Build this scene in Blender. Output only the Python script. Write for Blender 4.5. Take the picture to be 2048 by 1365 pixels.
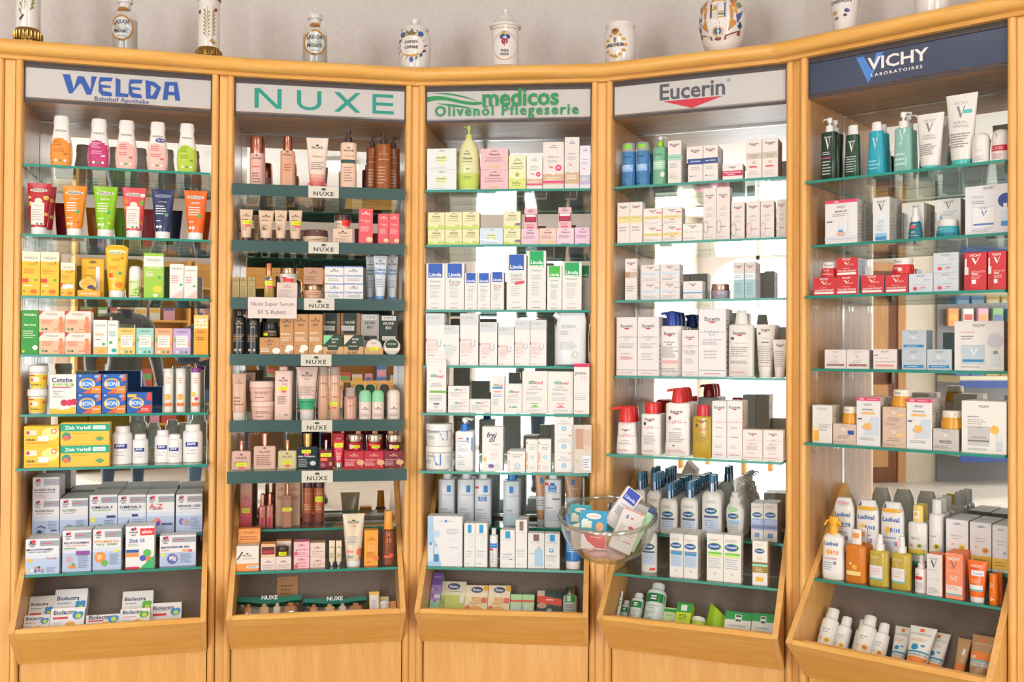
import bpy, math, random
from mathutils import Vector, Matrix
random.seed(7)
for o in list(bpy.data.objects): bpy.data.objects.remove(o)
SC = bpy.context.scene
COL = SC.collection
# ------------------------------------------------------------------ camera
CZ = 1.25                                   # eye height above the floor
FPX, ROLL, PITCH = 1993.8, 0.00527, 0.01063  # focal length in pixels of the 2048 frame
_c, _s = math.cos(PITCH), math.sin(PITCH)
FWD = Vector((0, _c, _s)); _u0 = Vector((0, -_s, _c)); _r0 = Vector((1, 0, 0))
RGT = _r0*math.cos(ROLL) + _u0*math.sin(ROLL)
UPV = _u0*math.cos(ROLL) - _r0*math.sin(ROLL)
CAM = Vector((0, 0, CZ))
cd = bpy.data.cameras.new('camera'); cam = bpy.data.objects.new('camera', cd); COL.objects.link(cam)
cd.sensor_width = 36; cd.lens = FPX/2048*36; cd.clip_start = 0.02
m = Matrix.Identity(4)
for i in range(3):
    m[i][0], m[i][1], m[i][2], m[i][3] = RGT[i], UPV[i], -FWD[i], CAM[i]
cam.matrix_world = m
SC.camera = cam
# ------------------------------------------------------------------ light
w = bpy.data.worlds.new('daylight'); SC.world = w; w.use_nodes = True
w.node_tree.nodes['Background'].inputs[0].default_value = (0.86, 0.93, 1.0, 1)
w.node_tree.nodes['Background'].inputs[1].default_value = 4.0
def area(name, loc, rot, sx, sy, power, col):
    l = bpy.data.lights.new(name, 'AREA'); l.shape = 'RECTANGLE'; l.size = sx; l.size_y = sy
    l.energy = power; l.color = col
    o = bpy.data.objects.new(name, l); COL.objects.link(o); o.location = loc; o.rotation_euler = rot
    return o
R90 = math.pi/2
# daylight entering through the shop windows behind the camera
WINS = [(-3.75, 1.3), (-1.4, 1.1), (2.95, 1.5)]     # (centre x, width) on the rear wall; third is added for right-side light
YB = -3.6
for i, (x, ww) in enumerate(WINS):
    area('window_daylight', (x, YB-0.12, 1.20), (R90, 0, 0), ww, 2.2, (138, 58, 90)[i]*ww, (0.97, 0.985, 1.0))
sn = bpy.data.lights.new('sun', 'SUN'); sn.energy = 7.0; sn.angle = math.radians(3.0); sn.color = (1.0, 0.96, 0.90)
so = bpy.data.objects.new('sun', sn); COL.objects.link(so)
so.rotation_euler = Vector((.26, .965, -math.tan(math.radians(19.5)))).to_track_quat('-Z', 'Y').to_euler()
SC.view_settings.view_transform = 'Standard'; SC.view_settings.look = 'None'
SC.view_settings.exposure = -0.17; SC.view_settings.gamma = 1.0; SC.view_settings.use_curve_mapping = False
SC.cycles.max_bounces = 7; SC.cycles.diffuse_bounces = 3; SC.cycles.glossy_bounces = 5; SC.cycles.transparent_max_bounces = 20; SC.cycles.use_adaptive_sampling = True; SC.cycles.adaptive_threshold = 0.06; SC.cycles.adaptive_min_samples = 12; SC.cycles.caustics_reflective = True; SC.cycles.blur_glossy = 0.6
SC.cycles.caustics_refractive = False; SC.cycles.sample_clamp_indirect = 9
# ------------------------------------------------------------------ materials
def lin(h):
    h = h.lstrip('#')
    if len(h) == 3: h = ''.join(c*2 for c in h)
    r = []
    for i in (0, 2, 4):
        c = int(h[i:i+2], 16)/255
        r.append(c/12.92 if c <= .04045 else ((c+.055)/1.055)**2.4)
    return (r[0], r[1], r[2], 1)
MATS = {}
def mat(h, k='m'):
    """k: m matte print/carton, p glossy plastic, g tinted see-through plastic or liquid, s metal, e glazed ceramic, t frosted see-through"""
    key = h+k
    if key in MATS: return MATS[key]
    M = bpy.data.materials.new({'m': 'carton_', 'p': 'plastic_', 'g': 'tinted_', 's': 'metal_', 'e': 'glaze_', 't': 'frosted_'}[k]+h.lstrip('#'))
    M.use_nodes = True; nt = M.node_tree; b = nt.nodes['Principled BSDF']
    b.inputs['Base Color'].default_value = lin(h)
    b.inputs['Roughness'].default_value = {'m': .5, 'p': .28, 'g': .12, 's': .22, 'e': .15, 't': .35}[k]
    if k == 's': b.inputs['Metallic'].default_value = 1.0
    if k in 'gt':
        out = nt.nodes['Material Output']; tr = nt.nodes.new('ShaderNodeBsdfTransparent'); mx = nt.nodes.new('ShaderNodeMixShader')
        c = lin(h); tr.inputs[0].default_value = tuple(min(1, x**.5) for x in c[:3])+(1,)
        if k == 'g': b.inputs['Base Color'].default_value = tuple(x**.85 for x in c[:3])+(1,)
        mx.inputs[0].default_value = .28 if k == 'g' else .5
        nt.links.new(b.outputs[0], mx.inputs[1]); nt.links.new(tr.outputs[0], mx.inputs[2]); nt.links.new(mx.outputs[0], out.inputs[0])
    MATS[key] = M
    return M
def nodes(name):
    M = bpy.data.materials.new(name); M.use_nodes = True
    return M, M.node_tree, M.node_tree.nodes['Principled BSDF']
def wood(name, c1, c2, scale, rough=.32):
    M, nt, b = nodes(name); N = nt.nodes.new; Lk = nt.links.new
    tc = N('ShaderNodeTexCoord'); mp = N('ShaderNodeMapping'); mp.inputs['Scale'].default_value = scale
    n1 = N('ShaderNodeTexNoise'); n1.inputs['Scale'].default_value = 4; n1.inputs['Detail'].default_value = 6; n1.inputs['Distortion'].default_value = .6
    n2 = N('ShaderNodeTexNoise'); n2.inputs['Scale'].default_value = 22; n2.inputs['Detail'].default_value = 3
    ad = N('ShaderNodeMath'); ad.operation = 'MULTIPLY_ADD'; ad.inputs[1].default_value = .45
    rp = N('ShaderNodeValToRGB'); rp.color_ramp.elements[0].position = .38; rp.color_ramp.elements[1].position = .85
    rp.color_ramp.elements[0].color = lin(c1); rp.color_ramp.elements[1].color = lin(c2)
    bp = N('ShaderNodeBump'); bp.inputs['Strength'].default_value = .04; bp.inputs['Distance'].default_value = .002
    Lk(tc.outputs['Object'], mp.inputs[0]); Lk(mp.outputs[0], n1.inputs[0]); Lk(mp.outputs[0], n2.inputs[0])
    Lk(n2.outputs[0], ad.inputs[0]); Lk(n1.outputs[0], ad.inputs[2]); Lk(ad.outputs[0], rp.inputs[0])
    Lk(rp.outputs[0], b.inputs['Base Color']); Lk(ad.outputs[0], bp.inputs['Height']); Lk(bp.outputs[0], b.inputs['Normal'])
    b.inputs['Roughness'].default_value = rough
    return M
WV = wood('beech_upright_grain', '#f0be72', '#e2a65a', (9, 9, .8))
WH = wood('beech_level_grain', '#f2c06c', '#e2a44c', (.8, 9, 9))
WI = wood('beech_inner_shaded', '#d6a56e', '#bd8855', (9, 9, .8), .28)  # darker beech: shade inside the cabinets is mixed into its colours
def noisy(name, c1, c2, sc, rough, bump=.1):
    M, nt, b = nodes(name); N = nt.nodes.new; Lk = nt.links.new
    tc = N('ShaderNodeTexCoord'); n1 = N('ShaderNodeTexNoise'); n1.inputs['Scale'].default_value = sc; n1.inputs['Detail'].default_value = 5
    rp = N('ShaderNodeValToRGB'); rp.color_ramp.elements[0].position = .35; rp.color_ramp.elements[1].position = .7
    rp.color_ramp.elements[0].color = lin(c1); rp.color_ramp.elements[1].color = lin(c2)
    bp = N('ShaderNodeBump'); bp.inputs['Strength'].default_value = bump; bp.inputs['Distance'].default_value = .002
    Lk(tc.outputs['Object'], n1.inputs[0]); Lk(n1.outputs[0], rp.inputs[0]); Lk(rp.outputs[0], b.inputs['Base Color'])
    Lk(n1.outputs[0], bp.inputs['Height']); Lk(bp.outputs[0], b.inputs['Normal']); b.inputs['Roughness'].default_value = rough
    return M
PLASTER = noisy('painted_plaster', '#cfc6c0', '#d6cdc7', 60, .8, .05)
MATT = noisy('bin_mat', '#75665b', '#8a786a', 300, .75, .4)
FRAME = noisy('anodised_frame', '#3b3232', '#4b4140', 200, .5, .1)
FLOORM = noisy('stone_floor', '#cfc6ba', '#ddd4c8', 12, .35, .02)
def mirror_mat():
    M, nt, b = nodes('mirror'); b.inputs['Metallic'].default_value = 1; b.inputs['Roughness'].default_value = .015
    b.inputs['Base Color'].default_value = (.89, .92, .91, 1); return M
MIRROR = mirror_mat()
def glass_mat(name, tint, fres=1.45, keep=1.0, rough=.03):
    M = bpy.data.materials.new(name); M.use_nodes = True; nt = M.node_tree; N = nt.nodes.new; Lk = nt.links.new
    nt.nodes.remove(nt.nodes['Principled BSDF']); out = nt.nodes['Material Output']
    tr = N('ShaderNodeBsdfTransparent'); tr.inputs[0].default_value = tint
    gl = N('ShaderNodeBsdfGlossy'); gl.inputs['Roughness'].default_value = rough; gl.inputs[0].default_value = (.92, .98, .96, 1)
    lw = N('ShaderNodeLayerWeight'); lw.inputs[0].default_value = .5                  # facing term: same from both sides of a thin pane
    pw = N('ShaderNodeMath'); pw.operation = 'POWER'; pw.inputs[1].default_value = 4.0; Lk(lw.outputs['Facing'], pw.inputs[0])
    fr = N('ShaderNodeMath'); fr.operation = 'MULTIPLY_ADD'; fr.inputs[1].default_value = .75; fr.inputs[2].default_value = .035*(fres-1)/.45; Lk(pw.outputs[0], fr.inputs[0])
    mx = N('ShaderNodeMixShader'); Lk(fr.outputs[0], mx.inputs[0]); Lk(tr.outputs[0], mx.inputs[1]); Lk(gl.outputs[0], mx.inputs[2])
    Lk(mx.outputs[0], out.inputs[0]); return M
GLASS = glass_mat('shelf_glass', (.90, .965, .945, 1), 1.5)
CLEAR = glass_mat('clear_glass', (.97, .98, .975, 1), 1.45)
ACRYL = glass_mat('clear_acrylic', (.95, .95, .93, 1), 1.5, rough=.1)
GEDGE = mat('#1f8a78', 'p')
# ------------------------------------------------------------------ mesh helpers
def me(name, V, F, mats, mi=None, smooth=None):
    d = bpy.data.meshes.new(name); d.from_pydata([tuple(v) for v in V], [], F)
    for k in mats: d.materials.append(k)
    if mi: d.polygons.foreach_set('material_index', mi)
    if smooth:
        d.polygons.foreach_set('use_smooth', [True]*len(d.polygons)); d.set_sharp_from_angle(angle=smooth)
    d.update(); return d
def ob(name, data, parent=None, mtx=None):
    o = bpy.data.objects.new(name, data); COL.objects.link(o)
    if parent is not None: o.parent = parent
    if mtx is not None: o.matrix_world = mtx
    return o
def tag(o, label, cat, group=None, kind=None):
    if label: o['label'] = label
    if cat: o['category'] = cat
    if group: o['group'] = group
    if kind: o['kind'] = kind
    return o
def boxvf(x0, x1, y0, y1, z0, z1, c=0):
    """box, edges chamfered by c"""
    if c <= 0:
        V = [(x, y, z) for z in (z0, z1) for y in (y0, y1) for x in (x0, x1)]
        return V, [(0, 1, 5, 4), (2, 6, 7, 3), (0, 4, 6, 2), (1, 3, 7, 5), (4, 5, 7, 6), (0, 2, 3, 1)]
    c = min(c, (x1-x0)*.4, (y1-y0)*.4, (z1-z0)*.4)
    V = []; idx = {}
    X, Y, Z = (x0, x1), (y0, y1), (z0, z1); sg = (1, -1)
    for i in (0, 1):
        for j in (0, 1):
            for k in (0, 1):
                for ax in range(3):
                    p = [X[i], Y[j], Z[k]]
                    for a, s in ((0, i), (1, j), (2, k)):
                        if a != ax: p[a] += c*sg[s]
                    idx[i, j, k, ax] = len(V); V.append(tuple(p))
    F = []
    q = [(0, 0), (1, 0), (1, 1), (0, 1)]
    for s in (0, 1):
        a = [idx[s, j, k, 0] for j, k in q]; F.append(a if s else a[::-1])          # x faces
        a = [idx[i, s, k, 1] for i, k in q]; F.append(a[::-1] if s else a)          # y faces
        a = [idx[i, j, s, 2] for i, j in q]; F.append(a if s else a[::-1])          # z faces
    for s in (0, 1):
        for t in (0, 1):
            F.append((idx[0, s, t, 1], idx[1, s, t, 1], idx[1, s, t, 2], idx[0, s, t, 2]))
            F.append((idx[s, 0, t, 0], idx[s, 1, t, 0], idx[s, 1, t, 2], idx[s, 0, t, 2]))
            F.append((idx[s, t, 0, 0], idx[s, t, 1, 0], idx[s, t, 1, 1], idx[s, t, 0, 1]))
            for k in (0, 1): F.append((idx[s, t, k, 0], idx[s, t, k, 1], idx[s, t, k, 2]))
    cx, cy, cz = (x0+x1)/2, (y0+y1)/2, (z0+z1)/2
    G = []
    for f in F:                                                                     # outward winding
        a, b, d = (Vector(V[f[n]]) for n in (0, 1, 2)); n = (b-a).cross(d-a)
        G.append(tuple(f) if n.dot((a+b+d)/3-Vector((cx, cy, cz))) > 0 else tuple(reversed(f)))
    return V, G
def bx(name, x0, x1, y0, y1, z0, z1, mt, parent=None, c=0.0, mtx=None):
    V, F = boxvf(x0, x1, y0, y1, z0, z1, c); return ob(name, me(name, V, F, [mt]), parent, mtx)
def join(parts):
    V, F = [], []
    for v, f in parts:
        n = len(V); V += list(v); F += [tuple(i+n for i in g) for g in f]
    return V, F
def prism(poly, x0, x1):
    """polygon of (y, z) swept along x"""
    n = len(poly); V = [(x0, a, b) for a, b in poly]+[(x1, a, b) for a, b in poly]
    F = [tuple(range(n-1, -1, -1)), tuple(range(n, 2*n))]+[(i, (i+1) % n, (i+1) % n+n, i+n) for i in range(n)]
    ar = sum(poly[i][0]*poly[(i+1) % n][1]-poly[(i+1) % n][0]*poly[i][1] for i in range(n))
    if ar < 0: F = [tuple(reversed(f)) for f in F]
    return V, F
def slab(poly, y0, y1):
    """polygon of (x, z) swept along y"""
    n = len(poly); V = [(a, y0, b) for a, b in poly]+[(a, y1, b) for a, b in poly]
    F = [tuple(range(n)), tuple(range(2*n-1, n-1, -1))]+[((i+1) % n, i, i+n, (i+1) % n+n) for i in range(n)]
    ar = sum(poly[i][0]*poly[(i+1) % n][1]-poly[(i+1) % n][0]*poly[i][1] for i in range(n))
    if ar < 0: F = [tuple(reversed(f)) for f in F]
    return V, F
def loft(R, n=20, cx=0, cy=0):
    """rings (z, a, b, e[, dx, dy]) of superellipses, both ends closed"""
    V, F = [], []
    for r in R:
        z, a, b, e = r[:4]; dx, dy = (r[4], r[5]) if len(r) > 4 else (0, 0)
        for i in range(n):
            t = 2*math.pi*i/n; c, s = math.cos(t), math.sin(t)
            V.append((cx+dx+a*math.copysign(abs(c)**(2/e), c), cy+dy+b*math.copysign(abs(s)**(2/e), s), z))
    for k in range(len(R)-1):
        for i in range(n):
            j = (i+1) % n; F.append((k*n+i, k*n+j, k*n+n+j, k*n+n+i))
    F.append(tuple(range(n-1, -1, -1))); m = (len(R)-1)*n; F.append(tuple(range(m, m+n)))
    return V, F
def tube(pts, r, n=8):
    """round bar through points"""
    V, F = [], []; P = [Vector(p) for p in pts]
    for k, p in enumerate(P):
        d = (P[min(k+1, len(P)-1)]-P[max(k-1, 0)]).normalized()
        a = d.cross(Vector((0, 0, 1)) if abs(d.z) < .9 else Vector((1, 0, 0))).normalized(); b = d.cross(a)
        for i in range(n):
            t = 2*math.pi*i/n; V.append(tuple(p+a*r*math.cos(t)+b*r*math.sin(t)))
    for k in range(len(P)-1):
        for i in range(n):
            j = (i+1) % n; F.append((k*n+i, k*n+j, k*n+n+j, k*n+n+i))
    F.append(tuple(range(n-1, -1, -1))); m = (len(P)-1)*n; F.append(tuple(range(m, m+n)))
    return V, F
# ------------------------------------------------------------------ lettering
GL = {}
def build_glyphs():
    chars = [chr(c) for c in range(33, 127)]+list('öäüÖÄÜßéè®°²€')
    tmp = []
    def txt(s, off):
        c = bpy.data.curves.new('glyph', 'FONT'); c.body = s; c.size = 1; c.resolution_u = 2; c.offset = off
        o = bpy.data.objects.new('glyph', c); COL.objects.link(o); return o
    ref = txt('HH', 0)
    for ch in chars: tmp.append((ch, txt(ch, 0), txt(ch, .022), txt('H'+ch+'H', 0)))
    dg = bpy.context.evaluated_depsgraph_get(); dg.update()
    hh = ref.evaluated_get(dg).dimensions.x
    for ch, a, b, c in tmp:
        adv = c.evaluated_get(dg).dimensions.x-hh
        for st, o in ((0, a), (1, b)):
            e = o.evaluated_get(dg); d = e.to_mesh()
            GL[ch, st] = ([(v.co.x, v.co.y) for v in d.vertices], [tuple(p.vertices) for p in d.polygons], adv)
            e.to_mesh_clear()
    for t in tmp:
        for o in t[1:]:
            c = o.data; bpy.data.objects.remove(o); bpy.data.curves.remove(c)
    c = ref.data; bpy.data.objects.remove(ref); bpy.data.curves.remove(c)
build_glyphs()
def T(s, x, y, w, c, b=1, st=1.0, it=0.0, rot=0, tr=0.0): return ('T', s, x, y, w, c, b, st, it, rot, tr)
def Rr(x0, y0, x1, y1, c): return ('R', x0, y0, x1, y1, c)
def C(x, y, r, c, k=1.0): return ('C', x, y, r, c, k)                   # r as part of the width, k = height/width
def Ls(x0, x1, y0, y1, n, c): return ('L', x0, x1, y0, y1, n, c)         # rows of fine print
def G(pts, c): return ('G', pts, c)
def layout(s, b, tr=0.0):
    V, F, x = [], [], 0.0
    for ch in s:
        if ch == ' ': x += .28+tr; continue
        g = GL.get((ch, b)) or GL['o', b]
        n = len(V); V += [(p[0]+x, p[1]) for p in g[0]]; F += [tuple(i+n for i in f) for f in g[1]]; x += g[2]+tr
    return V, F
def print_mesh(name, els, W, H, front=None, eps=.0004, kind='m'):
    V, F, MI, cols = [], [], [], []
    curved = front is not None
    rnd = random.Random(len(els)*7+int(W*1e4))
    def put(pts, faces, c, lay):
        if c not in cols: cols.append(c)
        n = len(V)
        for X, Z in pts:
            if curved: X, yy = front(X, Z)
            else: yy = 0
            V.append((X, yy-eps-lay*.00012, Z))
        for f in faces: F.append(tuple(i+n for i in f)); MI.append(cols.index(c))
    def grid(x0, y0, x1, y1, c, lay):
        nx = max(1, min(12, int(abs(x1-x0)*W/.006))) if curved else 1
        ny = max(1, min(10, int(abs(y1-y0)*H/.012))) if curved else 1
        P = [((x0+(x1-x0)*i/nx-.5)*W, (y0+(y1-y0)*j/ny)*H) for j in range(ny+1) for i in range(nx+1)]
        put(P, [(j*(nx+1)+i, j*(nx+1)+i+1, (j+1)*(nx+1)+i+1, (j+1)*(nx+1)+i) for j in range(ny) for i in range(nx)], c, lay)
    for lay, e in (els if els and isinstance(els[0][0], int) else enumerate(els)):
        k = e[0]
        if k == 'T':
            _, s, x, y, w_, c, b, st, it, rot, tr = e
            v, f = layout(s, b, tr)
            if not v: continue
            x0 = min(p[0] for p in v); x1 = max(p[0] for p in v); y0 = min(p[1] for p in v); y1 = max(p[1] for p in v)
            sc = w_*(H if rot else W)/max(.01, x1-x0); P = []
            for p in v:
                a = (p[0]-(x0+x1)/2)*sc; bb = (p[1]-(y0+y1)/2)*sc*st; a += it*bb
                if rot: a, bb = -bb, a
                P.append(((x-.5)*W+a, y*H+bb))
            put(P, f, c, lay)
        elif k == 'R': grid(e[1], e[2], e[3], e[4], e[5], lay)
        elif k == 'C':
            _, x, y, r, c, kk = e; n = 20
            P = [((x-.5)*W, y*H)]+[((x-.5)*W+r*W*math.cos(2*math.pi*i/n), y*H+r*kk*W*math.sin(2*math.pi*i/n)) for i in range(n)]
            put(P, [(0, i+1, (i+1) % n+1) for i in range(n)], c, lay)
        elif k == 'L':
            _, x0, x1, y0, y1, n, c = e
            for i in range(n):
                y = y1-(y1-y0)*(i+.5)/n; h = abs(y1-y0)/n*.2; xe = x1-(x1-x0)*rnd.random()*.3
                xs = x0
                while xs < xe-.01:
                    l = min(xe-xs, (x1-x0)*(.12+.2*rnd.random())); grid(xs, y-h, xs+l*.88, y+h, c, lay); xs += l
        elif k == 'G': put([((p[0]-.5)*W, p[1]*H) for p in e[1]], [tuple(range(len(e[1])))], e[2], lay)
    return me(name, V, F, [mat(c, kind) for c in cols], MI)

def prints(name, els, W, H, front=None, eps=.0004, kind='m'):
    """the print as separate meshes, one for each cluster of neighbouring elements"""
    B = []
    for e in els:
        k = e[0]
        if k == 'T':
            _, s, x, y, w_, c, b, st, it, rot, tr = e
            v, f = layout(s, b, tr)
            if not v: B.append((x*W, y*H, x*W, y*H)); continue
            wd = max(p[0] for p in v)-min(p[0] for p in v); ht = max(p[1] for p in v)-min(p[1] for p in v)
            hw = w_*(H if rot else W)/2; hh = abs(hw*ht/max(.01, wd)*st)
            if rot: hw, hh = hh, hw
            B.append((x*W-hw, y*H-hh, x*W+hw, y*H+hh))
        elif k == 'R': B.append((e[1]*W, e[2]*H, e[3]*W, e[4]*H))
        elif k == 'C': B.append((e[1]*W-e[3]*W, e[2]*H-e[3]*e[5]*W, e[1]*W+e[3]*W, e[2]*H+e[3]*e[5]*W))
        elif k == 'L': B.append((e[1]*W, min(e[3], e[4])*H, e[2]*W, max(e[3], e[4])*H))
        else: B.append((min(p[0] for p in e[1])*W, min(p[1] for p in e[1])*H, max(p[0] for p in e[1])*W, max(p[1] for p in e[1])*H))
    n = len(els); par = list(range(n))
    def root(i):
        while par[i] != i: i = par[i]
        return i
    for i in range(n):
        for j in range(i):
            p, q = B[i], B[j]
            dx = max(0, p[0]-q[2], q[0]-p[2]); dy = max(0, p[1]-q[3], q[1]-p[3])
            si = 0 if els[i][0] in 'TL' else max(p[2]-p[0], p[3]-p[1]); sj = 0 if els[j][0] in 'TL' else max(q[2]-q[0], q[3]-q[1])
            if math.hypot(dx, dy) <= max(.013, .38*max(si, sj)): par[root(i)] = root(j)
    g = {}
    for i in range(n): g.setdefault(root(i), []).append((i, els[i]))
    return [print_mesh(name, c, W, H, front, eps, kind) for c in g.values()]
# ------------------------------------------------------------------ the five cabinets
BAYS = [(-1.6355, 3.3255, .2698), (-.9827, 3.5094, .1833), (-.3174, 3.6225, -.0970), (.3578, 3.5433, -.4059), (.9659, 3.2471, -.7028)]
BN = ['leftmost', 'second', 'middle', 'fourth', 'rightmost']
BW = .6
# shelf front edge (outward offset v, height z relative to the eye), top to bottom
SH = [[(.017, .618), (.034, .382), (.038, .177), (.032, -.017), (.039, -.216), (.089, -.389), (-.084, -.652), (.018, -.751)],
      [(.060, .577), (.055, .381), (.068, .181), (.075, -.015), (.072, -.245), (.150, -.412), (-.084, -.648), (.040, -.773)],
      [(.019, .584), (.009, .386), (.008, .150), (.040, -.051), (.078, -.219), (.107, -.422), (-.084, -.648), (.040, -.773)],
      [(-.006, .590), (-.012, .388), (-.013, .185), (-.016, -.084), (.073, -.355), (-.084, -.648), (.040, -.773)],
      [(.028, .557), (-.024, .354), (.033, .185), (-.028, -.050), (.033, -.288), (-.084, -.648), (-.004, -.729)]]
def bay_matrix(b):
    X, Y, a = BAYS[b]
    return Matrix.Translation((X, Y, 0)) @ Matrix.Rotation(a, 4, 'Z')
BM = [bay_matrix(b) for b in range(5)]
TIPY, TIPZ, BOTY, BOTZ = -.169, CZ-.903, -.011, CZ-1.047
MY, MZ = .0, CZ-1.03                                   # foot of the sloping mat
NB = Vector((0, .583, .812)); DB = Vector((0, -.812, .583))
def moulding(x0, x1):
    n = 8; w_ = x1-x0
    return [(x0, .012)]+[(x0+w_*(.5-.5*math.cos(math.pi*i/n)), -.010-.012*math.sin(math.pi*i/n)) for i in range(n+1)]+[(x1, .012)]
def post(name, poly, z0, z1, mt, parent=None, mtx=None):
    n = len(poly); V = [(a, b, z0) for a, b in poly]+[(a, b, z1) for a, b in poly]
    F = [tuple(range(n-1, -1, -1)), tuple(range(n, 2*n))]+[(i, (i+1) % n, (i+1) % n+n, i+n) for i in range(n)]
    ar = sum(poly[i][0]*poly[(i+1) % n][1]-poly[(i+1) % n][0]*poly[i][1] for i in range(n))
    if ar < 0: F = [tuple(reversed(f)) for f in F]
    return ob(name, me(name, V, F, [mt], smooth=.7), parent, mtx)
def sign_print(b):
    e = []
    if b == 0:
        bl = '#1d4fa0'
        def S(x0, x1, P): e.append(G([(x0+(x1-x0)*p[0], .26+.60*p[1]) for p in P], bl))
        S(.195, .375, [(0, 1), (.22, 1), (.33, .25), (.28, .0), (.19, .0)])
        S(.195, .375, [(.33, .25), (.44, .95), (.62, .95), (.56, .55), (.50, .55), (.28, 0), (.20, 0)])
        S(.195, .375, [(.62, .95), (.56, .55), (.70, 0), (.84, 0), (.82, .3)])
        S(.195, .375, [(.82, .3), (.84, 0), (1.0, 1), (.84, .98)])
        for x in (.385, .545):
            S(x, x+.075, [(.08, .98), (.1, .72), (.3, .3), (.32, .1), (.0, .2), (0, .7)])
            S(x, x+.075, [(.08, .98), (1, 1), (.92, .8), (.36, .78), (.1, .7)])
            S(x, x+.075, [(.05, .6), (.85, .55), (.85, .44), (.05, .42)])
            S(x, x+.075, [(.0, .2), (.3, .25), (.9, .2), (.98, .0), (.25, .0)])
        S(.475, .545, [(.0, 1), (.36, .92), (.36, .2), (0, 0)]); S(.475, .545, [(.0, 0), (.36, .2), (1, .18), (.95, 0)])
        S(.635, .72, [(0, 1), (.33, .95), (.33, .05), (.05, 0)]); S(.635, .72, [(.33, .95), (.6, .92), (.35, .76)])
        S(.635, .72, [(.6, .92), (1, .65), (.72, .58), (.35, .76)]); S(.635, .72, [(1, .65), (.7, .0), (.45, .18), (.72, .58)]); S(.635, .72, [(.7, 0), (.05, 0), (.33, .18), (.45, .18)])
        S(.73, .825, [(.12, .98), (.38, .98), (.26, .0), (0, .0)]); S(.73, .825, [(.12, .98), (.82, 1), (.8, .82), (.3, .8)])
        S(.73, .825, [(.62, .9), (.82, 1), (1.0, 0), (.72, 0)]); S(.73, .825, [(.2, .45), (.8, .45), (.8, .28), (.2, .28)])
        e.append(T('Bahnhof Apotheke', .51, .13, .29, '#2b3a86', 0, 1.0, 0, 0, .03))
    elif b == 1:
        te = '#0b8f7c'
        def Q(x0, x1, *Ps):
            for P in Ps: e.append(G([(x0+(x1-x0)*q[0], .20+.66*q[1]) for q in P], te))
        Q(.112, .268, [(0, 0), (.16, 0), (.16, 1), (0, 1)], [(.84, 0), (1, 0), (1, 1), (.84, 1)], [(.0, 1), (.2, 1), (1, 0), (.8, 0)])
        U_ = [(math.cos(math.pi*(1+i/10)), math.sin(math.pi*(1+i/10))) for i in range(11)]
        Q(.357, .500, [(0, .38), (.17, .38), (.17, 1), (0, 1)], [(.83, .38), (1, .38), (1, 1), (.83, 1)], *[[(.5+.5*U_[i][0], .40+.40*U_[i][1]), (.5+.5*U_[i+1][0], .40+.40*U_[i+1][1]), (.5+.33*U_[i+1][0], .40+.25*U_[i+1][1]), (.5+.33*U_[i][0], .40+.25*U_[i][1])] for i in range(10)])
        Q(.575, .730, [(0, 1), (.2, 1), (1, 0), (.8, 0)], [(.82, 1), (1, 1), (.2, 0), (0, 0)])
        Q(.803, .930, [(0, 0), (.16, 0), (.16, 1), (0, 1)], [(.16, 0), (1, 0), (1, .15), (.16, .15)], [(.16, .43), (.97, .43), (.97, .57), (.16, .57)], [(.16, .85), (.97, .85), (.97, 1), (.16, 1)])
    elif b == 2:
        g = '#1f8a4c'
        up, lo = [], []
        for i in range(15):
            t = i/14; x = .0+.34*t
            up.append((x, .80+.10*math.sin(t*5.2+.2)*(1-t*.55)-.14*t)); lo.append((x, .62+.10*math.sin(t*5.2+.2)*(1-t*.2)-.02*t))
        for i in range(14): e.append(G([lo[i], lo[i+1], up[i+1], up[i]], g))
        for i in range(12):
            t0, t1 = i/12, (i+1)/12
            def f(t): return (.03+.30*t, .94+.05*math.sin(t*3.1)-.28*t*t-.05*t)
            def q(t): return (.03+.30*t, .94+.05*math.sin(t*3.1)-.28*t*t-.05*t-.05*math.sin(math.pi*t))
            e.append(G([q(t0), q(t1), f(t1), f(t0)], g))
            def f2(t): return (.06+.24*t, .60-.22*t+.05*math.sin(t*3.1))
            def q2(t): return (.06+.24*t, .60-.22*t+.05*math.sin(t*3.1)-.07*math.sin(math.pi*t))
            e.append(G([q2(t0), q2(t1), f2(t1), f2(t0)], g))
        e.append(T('medicos', .575, .76, .46, g, 1, 1.05)); e.append(T('medicos', .5762, .76, .46, g, 1, 1.05)); e.append(T('Olivenöl Pflegeserie', .49, .27, .87, g, 1, 1.0, 0, 0, .10))
    elif b == 3:
        e += [T('Eucerin', .47, .66, .38, '#50505a', 1, 1.0), T('®', .68, .84, .022, '#50505a', 0), G([(.30, .36), (.47, .06), (.65, .36)], '#c8283c')]
    else:
        bl, wh = '#4f86d0', '#efe6e2'
        e += [G([(.26, .92), (.30, .92), (.345, .44), (.325, .10)], bl), G([(.325, .10), (.345, .44), (.365, .95), (.405, .95)], bl)]
        e += [T('VICHY', .475, .66, .31, wh, 1, .86), T('LABORATOIRES', .47, .32, .26, wh, 1, .8, 0, 0, .22)]
    return e
SIGNL = ['pale sign panel with blue lettering', 'pale sign panel with teal lettering', 'pale sign panel with green lettering', 'pale sign panel with grey lettering and red triangle', 'dark blue sign panel with white lettering']
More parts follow.
